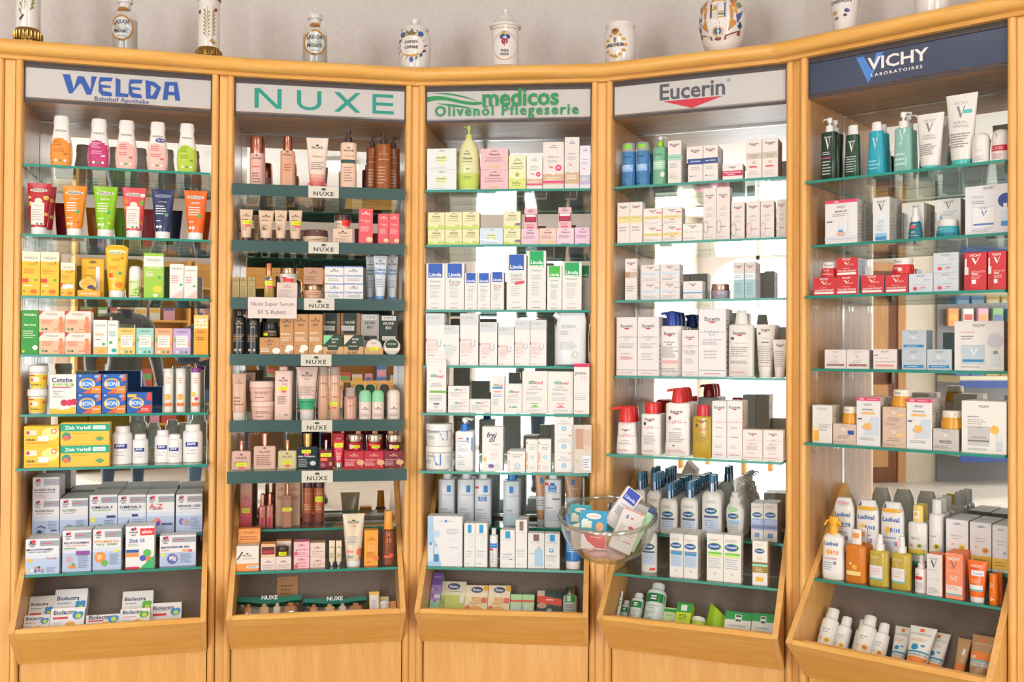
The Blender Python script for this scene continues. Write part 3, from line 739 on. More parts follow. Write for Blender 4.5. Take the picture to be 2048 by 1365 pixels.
def s_tent(W, H, k):
    """folded greeting-card style leaflet standing like a tent"""
    V = [(-W*.5, .02, 0), (-W*.05, 0, 0), (-W*.05, 0, H*.85), (-W*.28, .012, H), (W*.5, .025, 0), (W*.5, .025, H*.62)]
    F = [(0, 1, 2, 3), (1, 4, 5, 2)]
    V2 = V+[(x+.0, y+.0012, z) for x, y, z in V]
    F2 = F+[tuple(i+6 for i in reversed(f)) for f in F]
    ring = [0, 1, 4, 5, 2, 3]
    F2 += [(ring[i], ring[(i+1) % 6], ring[(i+1) % 6]+6, ring[i]+6) for i in range(6)]
    return [('leaflet', me('leaflet', V2, F2, [mat(k['c'])]))], None, .03
SHAPES = dict(box=s_box, bottle=s_bottle, tube=s_tube, jar=s_jar, flask=s_flask, tin=s_tin, pouch=s_pouch, bag=s_bag, leaf=s_leaf, card=s_card, tray=s_tray, tent=s_tent)
NAMES = dict(box=('carton', 'box'), bottle=('bottle', 'bottle'), tube=('squeeze_tube', 'tube'), jar=('cream_jar', 'jar'), flask=('perfume_flask', 'bottle'), tin=('round_tin', 'tin'), pouch=('refill_pouch', 'pouch'), bag=('travel_pouch', 'pouch'), leaf=('brochure_stack', 'brochures'), card=('card', 'card'), tray=('display_tray', 'tray'), tent=('folded_leaflet', 'leaflet'))
ORD = ['', 'second', 'third', 'fourth', 'fifth', 'sixth']
ctx = dict(b=0, k=0, ox=0, oy=0, s=1, top=None)
LABELS = {}
def at(b, k, x0, y0, s):
    """following items stand on shelf k of cabinet b (k = 'bin' for the sloping bin); coordinates read off an enlarged view"""
    ctx.update(b=b, k=k, ox=x0, oy=y0, s=s, top=None)
def ray(px, py): return (FWD+RGT*((px-1024)/FPX)-UPV*((py-682.5)/FPX))
def hit(px, py, O, n):
    d = ray(px, py); t = (O-CAM).dot(n)/d.dot(n); return CAM+d*t
def full_label(desc, b, k):
    return f'{desc}, {"bin" if k == "bin" else shelf_word(b, k)+" shelf"}, {BN[b]} cabinet'
def item(shape, xl, xr, yt, desc, els=(), off=.012, on=0, rows=0, gap=.003, name=None, cat=None, rot=0, grp=None, yb=None, **kw):
    """xl, xr, yt: left, right and top of the front in view coordinates; off: distance behind the shelf edge;
    on=1: stands on the item placed before it; rows: more of the same standing behind"""
    b, k = ctx['b'], ctx['k']; M = BM[b].to_3x3(); O = BM[b].translation
    U = M @ Vector((1, 0, 0)); IN = M @ Vector((0, 1, 0)); Z = Vector((0, 0, 1))
    X = lambda v: ctx['ox']+v/ctx['s']
    Y = lambda v: ctx['oy']+v/ctx['s']
    if k == 'bin':
        e = off                                           # height of the front face above the mat
        N = M @ NB; D = M @ DB; base = O+M @ Vector((0, MY, MZ))+D*e; into = -D; n = D; s0 = .0505
        org = base
    else:
        v, z = SH[b][k]; N = Z; into = IN; n = IN; s0 = CZ+z+.0002
        if on: s0 = ctx['top'][0]; off = ctx['top'][1]+kw.pop('back', 0)
        org = O+IN*(-v+off)
    ym = Y(yt+40) if yb is None else Y((yt+yb)/2)
    pl, pr = hit(X(xl), ym, org, n), hit(X(xr), ym, org, n)
    u0, u1 = (pl-org).dot(U), (pr-org).dot(U)
    mg = .0205 if k == 'bin' or SH[b][k][1] < -.6 else .0015
    if not rot: u0, u1 = max(u0, mg), min(u1, BW-mg)
    top = (hit(X((xl+xr)/2), Y(yt), org, n)-org).dot(N) if k == 'bin' else hit(X((xl+xr)/2), Y(yt), org, n).z
    W, H = u1-u0, top-s0
    if H < .004: print('LOW', desc, H)
    H = max(H, .01)
    ps, front, d = SHAPES[shape](W, H, kw)
    if els: ps += [('printed_marking', pm) for pm in prints('printed_marking', list(els), W, H, front)]
    if k != 'bin':                                        # keep the rows in front of the mirror
        room = .274-(-v+off)
        while rows and (rows+1)*d+rows*gap > room: rows -= 1
        if d > room: print('DEEP', desc, d-room)
    nm, ct = NAMES[shape]
    nm, ct = name or nm, cat or ct
    mt = Matrix.Identity(4)
    R3 = Matrix((U, into, N)).transposed().to_4x4()
    ctr = org+U*((u0+u1)/2)+(N*s0 if k == 'bin' else Z*(s0-org.z))
    for r in range(rows+1):
        dd = desc if r == 0 else desc+f', {ORD[r]} in row'
        lab = full_label(dd, b, k)
        if len(lab.split()) > 16: print('LONG', len(lab.split()), lab)
        if lab in LABELS: print('DUP', lab)
        LABELS[lab] = 1
        root = ob(nm, None); tag(root, lab, ct, grp or f'{ct} items in the {"bin" if k == "bin" else shelf_word(b, k)+" shelf"} of the {BN[b]} cabinet')
        root.matrix_world = Matrix.Translation(ctr+into*(r*(d+gap))) @ R3 @ Matrix.Rotation(math.radians(rot), 4, 'Z')
        for pn, pm in ps:
            ob(pn, pm, root)
    ctx['top'] = (s0+H+(.0008 if shape == 'box' else .0002), off)
    return root
def stack(xl, xr, ys, descs, els, **kw):
    """boxes piled up: ys are the tops from the lowest to the highest"""
    for i, (y, d) in enumerate(zip(ys, descs)): item('box', xl, xr, y, d, els, on=1 if i else 0, **kw)
# ------------------------------------------------------------------ leftmost cabinet
K = '#55555c'
WBOT = [(0, .78), (.008, .84), (.12, .96), (.26, 1.0), (.42, .95), (.6, .80), (.76, .68), (.835, .66), (.84, .60)]
def wl_bottle(c, c2, oval=0):
    e = [Rr(.05, .03, .95, .45, c)]
    for i in range(6): e.append(Rr(.06+.14*i, .45, .06+.14*(i+1)+.02, .49+.07*math.sin(i*.62+.3), c))
    e += [T('WELEDA', .5, .70, .5, K, 0, 1.0), Ls(.2, .6, .40, .52, 3, c2), Ls(.2, .7, .28, .36, 2, c2), C(.3, .12, .06, '#efe6dc'), C(.5, .12, .07, '#3fa04a', .7), C(.7, .12, .06, '#efe6dc'), C(.72, .25, .10, c2, .5)]
    if oval: e += [C(.64, .62, .23, '#2b2b78', .45), T('TESTER', .64, .62, .36, '#e8e4f0', 1)]
    return e
at(0, 0, 0, 0, 3.791)
for xl, xr, yt, c, c2, ds, o in ((372, 548, 870, '#e8912f', '#c8641a', 'white lotion bottle with orange label', 0), (660, 832, 893, '#c4366f', '#f0c4d4', 'white lotion bottle with magenta label', 0),
        (870, 1042, 905, '#f0b8ab', '#d8665f', 'white lotion bottle with pale pink label', 0), (1112, 1275, 918, '#f0bdb2', '#d8665f', 'pale pink lotion bottle with navy oval sticker', 1), (1338, 1497, 930, '#b5cb3b', '#7d9a1e', 'white lotion bottle with lime label', 0)):
    item('bottle', xl, xr, yt, ds, wl_bottle(c, c2, o), off=.03, name='lotion_bottle', c='#ece3dc', cc='#e3dcd8', hb=.84, cw=.72, prof=WBOT, ctp=.9, cfl=.9, br=.55)
at(0, 1, 0, 340, 4.6545)
def wl_tube(name, tc='#f6efe4', halo='#f0e6d8', fruit=None, box=0):
    e = [C(.5, .86, .36, halo, .22), T('WELEDA', .5, .86, .58, K, 1)]
    if box: e = fruit+e+[C(.5, .65, .16, '#e9dcc4', .9), Rr(.2, .19, .74, .62, '#f0e4d8'), T(name, .47, .56, .42, '#d8483c', 0), Ls(.26, .68, .27, .5, 5, '#b9a89c'), C(.3, .21, .04, '#efe6dc'), C(.47, .21, .05, '#3fa04a'), C(.64, .21, .04, '#555')]
    else: e += [T(name, .5, .74, .36, tc, 1), Ls(.2, .7, .48, .68, 4, tc), C(.66, .48, .08, '#4fae5a'), Ls(.22, .5, .34, .38, 1, tc), C(.28, .24, .06, tc), C(.42, .24, .06, tc), C(.68, .27, .08, '#d86a20' if fruit is None else fruit, .6)]
    return e
leaf = [C(.15, .60, .10, '#e8b85a'), C(.8, .72, .12, '#e8b85a', .8), C(.82, .4, .08, '#e8b85a'), C(.12, .72, .08, '#e8b85a', .8)]
fru = [C(.15, .72, .13, '#e87a2c'), C(.85, .7, .12, '#7fae3c'), C(.85, .5, .12, '#e85a3c'), C(.12, .6, .08, '#f0a03c'), C(.85, .3, .1, '#f08a3c'), C(.85, .85, .14, '#f4dcd0', .6)]
item('tube', 240, 468, 115, 'red shower gel tube with maple leaves, front one', wl_tube('COMFORT', fruit=leaf, box=1), off=.02, c='#b8222e')
item('tube', 300, 518, 146, 'red shower gel tube half hidden behind its twin', leaf, off=.09, c='#b8222e')
item('tube', 570, 802, 140, 'orange shower gel tube', wl_tube('VITALITY'), off=.02, c='#ec8a1e')
item('tube', 858, 1092, 145, 'lime green shower gel tube', wl_tube('REFRESH', fruit='#c8d84a'), off=.02, c='#8cc31e')
item('tube', 1130, 1357, 158, 'coral shower gel tube with citrus fruit', wl_tube('HAPPINESS', fruit=fru, box=1), off=.02, c='#e0505a')
item('tube', 1405, 1622, 172, 'navy blue shower gel tube', wl_tube('ACTIVE FRESH', halo='#8f9ab8', fruit='#2c3a66'), off=.02, c='#2b3560')
item('tube', 1710, 1930, 185, 'red-orange shower gel tube', wl_tube('SPORT', fruit='#e8701c'), off=.02, c='#f06a24')
at(0, 2, 0, 340, 4.6545)
def wl_baby(small=0): return [Rr(0, .78, 1, 1, '#f2e6c8'), T('WELEDA', .5, .86, .74, K, 0), T('baby', .6, .72, .45, '#b8902c', 0), C(.8, .76, .05, '#d8401c'), Ls(.1, .7, .5, .62, 3, '#d87a28'), Rr(.02, .30, .36, .39, '#e8482c'), C(.78, .36, .09, '#6fb04a'), Ls(.1, .6, .2, .26, 1, '#f6efe0'), C(.65, .1, .2, '#e8761c', .7), C(.13, .1, .05, '#7a6a2c')]
item('box', 205, 375, 762, 'yellow baby care carton at the far left', wl_baby(), d=.05, c='#f0bd2c', cs='#eebf4a', ct='#e8a84a')
item('box', 380, 550, 765, 'yellow baby care carton, second from left', wl_baby(), d=.05, c='#f0bd2c', cs='#eebf4a', ct='#e8a84a')
item('box', 565, 698, 865, 'small yellow baby care carton with white sticker', wl_baby()+[Rr(.15, .24, .9, .36, '#e9e9f0')], d=.04, c='#f0b92c', cs='#eebf4a')
item('box', 760, 968, 830, 'yellow hanging card pack with white stick', [C(.5, .92, .18, '#8a6a1c', .4), T('WELEDA', .5, .77, .5, K, 0), Ls(.15, .6, .48, .6, 2, '#b8861c'), Rr(.64, .2, .82, .80, '#efe9e2')], d=.02, off=.055, c='#eeb31c', name='card_pack')
item('box', 720, 935, 1122, 'low yellow tester stand box', [T('BITTE TESTEN', .5, .45, .7, '#f6ead0', 1)], d=.035, c='#f2a91c')
item('tin', 735, 902, 1005, 'round yellow cream tin leaning on tester stand', [C(.5, .5, .42, '#eeb53a', 1), T('WELEDA', .5, .8, .4, '#8a7a4a', 0), C(.66, .24, .2, '#3a3560', .6), Ls(.2, .75, .42, .6, 2, '#d88a2c')], on=1, c='#efe2c0')
item('tube', 968, 1195, 693, 'rounded yellow baby wash tube', [C(.5, .86, .36, '#f6e6b8', .3), T('WELEDA', .5, .84, .62, K, 0), T('baby', .48, .72, .36, '#c8982c', 0), C(.74, .75, .05, '#d8401c'), Ls(.2, .7, .52, .6, 2, '#e8862c'), C(.66, .46, .08, '#4fae5a'), Rr(.2, .38, .36, .46, '#e8582c'), Ls(.2, .55, .33, .37, 1, '#f6efe0'), C(.62, .24, .16, '#e8861c', .8)], off=.02, c='#f2bf30', round=1, ch=.13)
item('bottle', 1195, 1315, 890, 'roll-on deodorant with white cap and lime label', [Rr(.02, .04, .98, .55, '#d6dfa0'), T('WELEDA', .35, .48, .6, K, 0), C(.6, .2, .3, '#9cc43c', .8), T('fresh', .86, .2, .3, '#5a8a2c', 1, 1, 0, 90), C(.35, .06, .3, '#7fae3c', .2)], name='deodorant', c='#e6e4d8', hb=.62, cw=.98, nk=.9, sh=.03, br=1.0, cap='dome')
item('box', 1340, 1522, 778, 'tall lime green and white carton', [Rr(0, .66, 1, .94, '#f2eedc'), T('WELEDA', .5, .85, .74, K, 0), Rr(0, .45, 1, .70, '#a8cb4a'), T('CITRUS FRESH', .5, .67, .72, '#f2eedc', 0), Ls(.1, .55, .48, .6, 4, '#eef0dc'), C(.8, .46, .09, '#4fae5a'), C(.7, .2, .25, '#d8d03c', .8), C(.6, .06, .12, '#f2eedc', .8)], d=.045, c='#9cc83a', cs='#6a8a3c')
item('box', 1580, 1712, 878, 'white almond care carton, taller of two', [T('WELEDA', .5, .87, .7, K, 0), Ls(.12, .7, .42, .68, 4, '#d88a80'), C(.8, .4, .1, '#5fae5a'), G([(0, 0), (.1, 0), (1, .3), (1, 0)], '#f2c4b8')], d=.04, c='#efe4dc')
item('box', 1715, 1838, 895, 'white almond care carton, shorter of two', [T('WELEDA', .5, .86, .7, K, 0), Ls(.12, .7, .45, .68, 3, '#d88a80'), C(.76, .38, .1, '#5fae5a'), G([(0, 0), (.1, 0), (1, .28), (1, 0)], '#f2c4b8')], d=.04, c='#efe4dc')
at(0, 3, 0, 590, 4.6545)
item('box', 195, 362, 145, 'green cream carton with white round seal', [T('WELEDA', .5, .90, .72, '#f0ead8', 1), T('Skin Food', .5, .67, .66, '#e8efc8', 1), Ls(.12, .88, .36, .55, 4, '#d8e8c8'), C(.8, .15, .15, '#efe6dc'), C(.14, .06, .08, '#e8c83c')], d=.045, c='#2f9636', cs='#2a8a30')
peach = [Rr(0, .62, 1, 1, '#f0dccb'), T('WELEDA', .5, .85, .46, K, 0), G([(0, 1), (.18, 1), (0, .78)], '#d8303c'), Ls(.1, .55, .38, .6, 4, '#d8704c'), C(.85, .66, .08, '#e8865c'), G([(.8, 0), (.95, 0), (.97, .4), (.9, .6), (.8, .55), (.74, .3)], '#e8865c'), C(.14, .15, .06, '#5fae5a'), C(.28, .15, .05, '#6a5a5a'), Ls(.55, .8, .1, .2, 1, '#c87a5c')]
stack(365, 603, [352, 152], ['peach tea carton, lower left of a block of four', 'peach tea carton, upper left of a block of four'], peach, d=.07, c='#f2b896', cs='#e8a078')
stack(607, 845, [354, 154], ['peach tea carton, lower right of a block of four', 'peach tea carton, upper right of a block of four'], peach, d=.07, c='#f2b896', cs='#e8a078')
item('box', 870, 998, 235, 'slim white carton with orange base', [T('WELEDA', .5, .84, .76, K, 0), Ls(.15, .85, .52, .64, 3, '#e8905c'), Ls(.15, .6, .4, .46, 1, K), C(.75, .3, .12, '#4fae5a'), Rr(0, 0, 1, .22, '#f0b26a'), C(.6, .1, .25, '#f0a82c', .5)], d=.04, c='#efe8de')
item('box', 1001, 1098, 240, 'slim white carton with teal leaves', [T('WELEDA', .5, .87, .76, K, 0), Ls(.15, .85, .52, .7, 3, '#5fae9c'), C(.32, .35, .17, '#4fae5a'), C(.65, .12, .26, '#2fae9c', .8)], d=.04, c='#ece8e2')
for xl, xr, c, ds in ((1095, 1262, '#eec66a', 'yellow'), (1268, 1432, '#9ccfc4', 'mint'), (1440, 1608, '#f0a878', 'peach'), (1612, 1775, '#c2a4d0', 'lavender')):
    item('box', xl, xr, 308+(xl-1095)*.014, ds+' soap bar carton with white label', [T('WELEDA', .5, .88, .6, K, 0), Rr(.18, .27, .84, .73, '#efe8dc'), T('SHOWER BAR', .51, .67, .55, '#7a7a80', 0), Ls(.24, .78, .36, .6, 4, '#a8a4a4'), C(.1, .55, .07, '#8fae4a', 1.6), C(.92, .4, .07, '#e8905c', 1.6), C(.25, .1, .07, '#efe8dc'), C(.5, .1, .08, '#4fae5a'), C(.75, .1, .06, '#555')], d=.04, c=c)
item('box', 1805, 1940, 190, 'orange carton with honeycomb blossoms', [Rr(0, .65, 1, 1, '#f2c26a')]+[C(.15+.23*(i % 4), .7+.09*(i//4), .11, '#f6e2b8') for i in range(12)]+[C(.5, .86, .13, '#e8e4f0'), Ls(.2, .85, .54, .62, 2, '#d86a28'), Ls(.2, .85, .36, .46, 2, '#8a5a28')], d=.05, c='#f2a232')
at(0, 4, 0, 590, 4.6545)
vtub = [Rr(.02, .05, .98, .62, '#f0c83c'), Rr(.2, .3, .62, .5, '#f2e2c8'), Rr(.22, .34, .32, .46, '#d8303c'), T('VITAMIN C', .45, .18, .5, '#3a3a3a', 1), C(.86, .46, .09, '#e8663c'), Rr(.1, .56, .4, .6, '#c8303c')]
item('jar', 235, 430, 880, 'lower yellow vitamin tub of a stack of two', vtub, name='tub', c='#ece2d4', lf=.28, lw=1.0, bw=.9, off=.03)
item('jar', 243, 440, 658, 'upper yellow vitamin tub of a stack of two', vtub, on=1, name='tub', c='#ece2d4', lf=.28, lw=1.0, bw=.9)
item('box', 462, 710, 742, 'white cold remedy carton with red berries', [T('Cetebe', .47, .86, .78, '#27335a', 1), Rr(.12, .69, .9, .77, '#7fb83c'), T('Abwehr Fit', .5, .73, .66, '#f2f4e8', 1, 1, .2), Rr(.1, .655, .8, .68, '#d8307a'), T('Vitamin C', .35, .57, .45, '#6a6a78', 0), T('+Zink', .25, .51, .25, '#6a6a78', 0), Ls(.1, .6, .4, .46, 2, '#a8a4a4'), C(.55, .28, .13, '#c8284c'), C(.75, .28, .13, '#d8305a'), C(.92, .3, .13, '#c8284c'), G([(0, 0), (1, 0), (1, .18), (.3, .12), (0, .14)], '#eebc3c'), C(.47, .15, .13, '#efe8e2', .6), C(.65, .16, .12, '#efe8e2', .6)], d=.05, c='#ece6de')
bion = lambda lo: [C(.42, .5, .34, '#eeb03c', .75), C(.42, .5, .26, '#2f7fd0', .75), T('BION3', .44, .5, .6, '#e9eff6', 1, 1.2), G([(.55, 0), (1, 0), (1, .42), (.72, .36)], '#f08a2c'), G([(.2, 0), (.55, 0), (.72, .36)], lo), T('ENERGY', .8, .22, .32, '#f6ead8', 1), G([(.86, 1), (1, 1), (1, .7), (.8, .6)], '#e8602c'), C(.82, .88, .1, '#8fb4e0', .7), T('30', .14, .92, .1, '#e9eff6', 1)]
stack(715, 942, [922, 740], ['blue vitamin carton, lower left of a block', 'blue vitamin carton, upper left of a block'], bion('#e8602c'), d=.06, c='#1a5cb0', cs='#174f9c')
stack(948, 1170, [922, 740], ['blue vitamin carton, lower right of a block', 'blue vitamin carton, upper right of a block'], bion('#e8602c'), d=.06, c='#1a5cb0', cs='#174f9c')
item('box', 1180, 1405, 912, 'single blue vitamin carton with red corner', [C(.4, .5, .32, '#eeb03c', .75), C(.4, .5, .24, '#2f7fd0', .75), T('BION3', .4, .5, .55, '#e9eff6', 1, 1.2), G([(.4, 0), (1, 0), (1, .42), (.7, .36)], '#e0342c'), Rr(.03, .78, .4, .92, '#f0c04c'), Ls(.6, .95, .1, .26, 2, '#f6e0d8'), G([(.85, 1), (1, 1), (1, .6), (.8, .65)], '#e8402c')], d=.06, c='#1a5cb0', cs='#174f9c')
for xl, xr, cc, ds, ext in ((1520, 1612, '#e6dcd0', 'left of two white-capped', [C(.45, .34, .34, '#eeb03c')]), (1637, 1727, '#e6dcd0', 'right of two white-capped', [C(.45, .34, .34, '#eeb03c')]), (1775, 1865, '#8a3c96', 'purple-capped', [C(.35, .4, .2, '#e8c83c', 1.4), C(.6, .3, .2, '#d8404c')])):
    item('bottle', xl, xr, 685, 'slim effervescent tablet tube, '+ds, [G([(.02, .5), (.98, .5), (.98, .6), (.5, .54), (.02, .58)], '#f0a83c')]+ext+[Rr(.02, .13, .98, .21, '#f0783c'), Ls(.3, .75, .64, .8, 3, '#e8a06c')], name='tablet_tube', cat='tube', off=.05, c='#ece4dc', cc=cc, hb=.92, cw=1.06, nk=.95, sh=.01, br=1.0, ctp=1.0, cfl=1.06)
at(0, 5, 0, 820, 4.136)
zz = [C(.75, .6, .25, '#f8e08a', .8), Rr(.05, .55, .36, .8, '#f2dcc8'), Rr(.07, .6, .16, .76, '#d8303c'), C(.85, .74, .08, '#e8503c'), C(.85, .74, .05, '#f2e8dc'), T('+ZINK', .18, .30, .28, '#4a3a2c', 1), Rr(.4, .24, .7, .5, '#e8e4e8'), Rr(.05, .12, .7, .15, '#e8602c')]
stack(198, 490, [300, 138], ['yellow zinc carton, lower of two', 'yellow zinc carton, upper of two'], zz, d=.07, c='#f0c02c', cs='#e6b82c')
zv = [Rr(0, .62, 1, .96, '#12a07a'), T('Zink Verla®', .36, .79, .54, '#eef6f0', 1), Rr(.66, .70, .92, .88, '#e8f0ec'), T('immun', .79, .79, .2, '#8ab0a4', 0), C(.12, .38, .09, '#12a07a'), C(.15, .34, .06, '#8a5aa0'), C(.11, .30, .06, '#e8763c'), Ls(.22, .7, .48, .54, 1, '#c8982c'), G([(.7, .26), (.8, .14), (.9, .26), (.8, .38)], '#5aa06a')]
stack(500, 905, [288, 110], ['long green and yellow carton, lower of two', 'long green and yellow carton, upper of two'], zv, d=.06, c='#f0be3c', cs='#eab83c')
def pure(w, t): return [Rr(.16, .42, .78, .54, '#2c3f8c'), T('pure', .45, .48, .4, '#eef0f6', 1, 1, .2), T(t, .45, .33, .4, '#8a8a94', 0), Ls(.2, .7, .2, .28, 1, '#c4c0c0'), Rr(.16, .415, .78, .425, '#6a7ab0')]
for xl, xr, yt, o, ds, t in ((918, 1088, 140, .05, 'large white supplement bottle beside the yellow cartons', 'Vitamin C'), (1090, 1222, 205, .055, 'small white supplement bottle, second from left', 'Curcuma'), (1275, 1410, 172, .075, 'white supplement bottle half hidden, third from left', 'All-in-one'), (1378, 1505, 205, .06, 'small white supplement bottle, fourth from left', 'Vitamin'), (1508, 1675, 125, .06, 'large white supplement bottle at the right end', 'L-Lysin')):
    item('bottle', xl, xr, yt, ds, pure(0, t), name='supplement_bottle', off=o, c='#ece6e2', hb=.84, cw=.76, nk=.66, sh=.12, br=1.0, cfl=1.0)
def dh(title, tc, sub, sc, extra=(), band='#9aa4ac', bt='system', btc='#d8405c', ts=.7, tx=.45):
    return [Rr(0, 0, 1, .45, '#b4c4de'), Rr(0, .45, 1, .56, '#d4dae6'), Rr(.42, .80, 1, .95, band), T(bt, .64, .875, .34, btc, 1, .7), C(.17, .92, .05, '#2c3050'), C(.24, .93, .06, '#d8303c'), T('Doppel', .2, .86, .22, '#2c3050', 1), T('herz', .2, .81, .14, '#2c3050', 1), T(title, tx, .70, ts, tc, 1, .8), T(sub, tx, .63, ts*.85, sc, 1, .6)]+list(extra)
eye = lambda c: [C(.27, .17, .2, '#8fa8c8', .45), C(.27, .17, .08, '#2c3a5a'), G([(.1, .24), (.3, .34), (.5, .28), (.5, .25), (.3, .30)], c), Ls(.58, .95, .24, .44, 6, '#7a8498'), Rr(.68, .18, .92, .22, '#4a3a70')]
tx = [Ls(.55, .95, .08, .4, 8, '#7a86a4')]
at(0, 6, 0, 820, 4.136)
item('box', 258, 490, 740, 'grey-blue supplement carton with violet eyebrow, under another', dh('AUGEN PLUS', '#2c3050', 'SEHKRAFT+SCHUTZ', '#3a3a50', eye('#5a3a70')), d=.05, c='#e6e2e2', side=0)
item('box', 252, 492, 560, 'top pale supplement carton stacked at far left', [Rr(0, 0, 1, .3, '#d9d6da'), Rr(.42, .62, 1, .92, '#a8b0ba'), T('system', .7, .76, .36, '#d86a80', 1, .7), C(.17, .86, .05, '#2c3050'), C(.24, .87, .06, '#d8303c'), T('Doppel', .2, .74, .22, '#2c3050', 1), T('herz', .2, .65, .14, '#2c3050', 1), T('AUGEN PLUS', .45, .42, .8, '#2c3050', 1, .8), T('SEHKRAFT+SCHUTZ', .45, .3, .78, '#3a3a50', 1, .6), Ls(.08, .5, .06, .2, 2, '#d88a70')], on=1, d=.12, c='#e4dede', cs='#cfc8c8', side=0)
item('box', 497, 728, 735, 'supplement carton with green eyebrow', dh('AUGEN', '#5fa03c', 'TAG + NACHT', '#3a3a50', eye('#5a9a4a'), tx=.32, ts=.5), d=.035, rows=3, c='#e6e2e2', side=0, gap=.002)
item('box', 740, 970, 705, 'supplement carton with green capsule', dh('OMEGA-3', '#2c3050', 'PFLANZLICH', '#5fa03c', [C(.38, .2, .15, '#4fa83c'), C(.38, .21, .07, '#c8e06a'), C(.14, .4, .09, '#e6e03c'), C(.1, .06, .1, '#8fc05a'), Rr(.62, .44, .94, .5, '#2c3870')]+tx, ts=.76), d=.035, rows=3, c='#e6e2e2', side=0, gap=.002)
item('box', 975, 1208, 705, 'supplement carton with silver fish', dh('OMEGA-3', '#2c3050', 'KONZENTRAT', '#3fa0c8', [G([(.05, .08), (.35, .35), (.42, .42), (.38, .28), (.12, .08)], '#5a6a7a'), G([(.1, .1), (.36, .34), (.3, .2)], '#e0e4e8'), Rr(.5, .46, .72, .52, '#2c3870')]+tx, ts=.76), d=.035, rows=3, c='#e6e2e2', side=0, gap=.002)
item('box', 1213, 1443, 700, 'supplement carton with rainbow sphere', dh('A-Z', '#d8403c', '+ OMEGA-3', '#2c3050', [C(.36, .30, .15, '#e84a8a'), C(.32, .33, .09, '#f0a83c'), C(.40, .27, .08, '#6a5ac8'), C(.2, .18, .13, '#3a9ad0'), Rr(.55, .22, .94, .27, '#4a5080')], ts=.5, tx=.34), d=.035, rows=3, c='#e6e2e2', side=0, gap=.002)
item('box', 1455, 1675, 700, 'supplement carton with violet joint picture', dh('GELENK 1200', '#2c3050', 'GLUCOSAMIN', '#4fb0b0', [C(.22, .3, .1, '#8a70a8', 1.4), C(.35, .28, .11, '#b4a4c8', 1.4), C(.45, .26, .08, '#a8a08a', 1.4)]+tx, ts=.85, tx=.5), d=.035, rows=3, c='#e6e2e2', side=0, gap=.002)
at(0, 7, 0, 820, 4.136)
item('box', 170, 490, 1072, 'wide supplement carton with cartoon-style family', dh('MULTIVITAMIN', '#2c3870', 'MINI-TABS IMMUN', '#3f80b0', [T('Family', .78, .44, .3, '#e8703c', 0), C(.14, .4, .08, '#f0c04c', .8), C(.3, .18, .04, '#d88a6a'), Rr(.27, .05, .33, .15, '#2c70b0'), C(.4, .2, .04, '#3a3a50'), G([(.36, .08), (.45, .08), (.41, .17)], '#d8407a'), C(.2, .12, .05, '#e8d8c8'), C(.5, .12, .04, '#d88a6a'), Rr(.48, .05, .53, .1, '#3a90c0'), Ls(.62, .95, .05, .2, 4, '#8a96b4'), C(.08, .1, .05, '#e6e03c', .6)], tx=.42, ts=.78), d=.03, rows=3, c='#e6e2e2', side=0, gap=.002, off=.006)
item('box', 517, 755, 1000, 'supplement carton with carrot and joint', dh('GLUCOSAMIN', '#2c3050', '1000 +CURCUMA', '#c8706a', [T('VEGAN', .25, .57, .4, '#5fa03c', 1, .7), C(.25, .3, .12, '#c4a8a8', 1.2), C(.34, .12, .14, '#e88a4c', .5), C(.38, .17, .06, '#5fa03c'), Rr(.47, .40, .95, .50, '#8a4a9a')]+tx, ts=.86, tx=.48), d=.04, rows=1, c='#e6e2e2', side=0, off=.02)
item('box', 768, 1002, 990, 'supplement carton with orange sphere', dh('VITAMIN D3', '#e8963c', '+K2  2000', '#5fa03c', [C(.26, .32, .2, '#e8903c'), T('D', .25, .32, .14, '#f6e8d8', 1), C(.42, .17, .12, '#6fb04a'), C(.84, .46, .09, '#e6e03c', .5), Ls(.6, .95, .12, .4, 6, '#7a86a4')], ts=.86, tx=.48), d=.04, rows=1, c='#e6e2e2', side=0, off=.025)
item('box', 1040, 1278, 965, 'supplement carton with red top band', [Rr(.5, .78, 1, .95, '#e0343c'), T('aktiv', .75, .865, .38, '#f6ece8', 1, .9, .2), C(.24, .93, .05, '#2c3050'), C(.32, .94, .06, '#d8303c'), T('Doppel', .27, .86, .28, '#2c3050', 1), T('herz', .27, .8, .16, '#2c3050', 1), T('Zink 15', .38, .66, .55, '#2c5aa0', 1), Ls(.1, .5, .52, .6, 2, '#8aa870'), Rr(.02, .38, .46, .45, '#2c5aa0'), Rr(.02, .28, .46, .37, '#f0904c'), C(.75, .36, .14, '#5fb85a'), C(.6, .24, .11, '#4a5ab0'), C(.82, .2, .12, '#f07a3c'), G([(.5, 0), (1, 0), (1, .3), (.7, .12)], '#3fb46a'), Rr(0, 0, .48, .04, '#e0343c')], d=.04, rows=1, c='#ece6e4', side=0, off=.022)
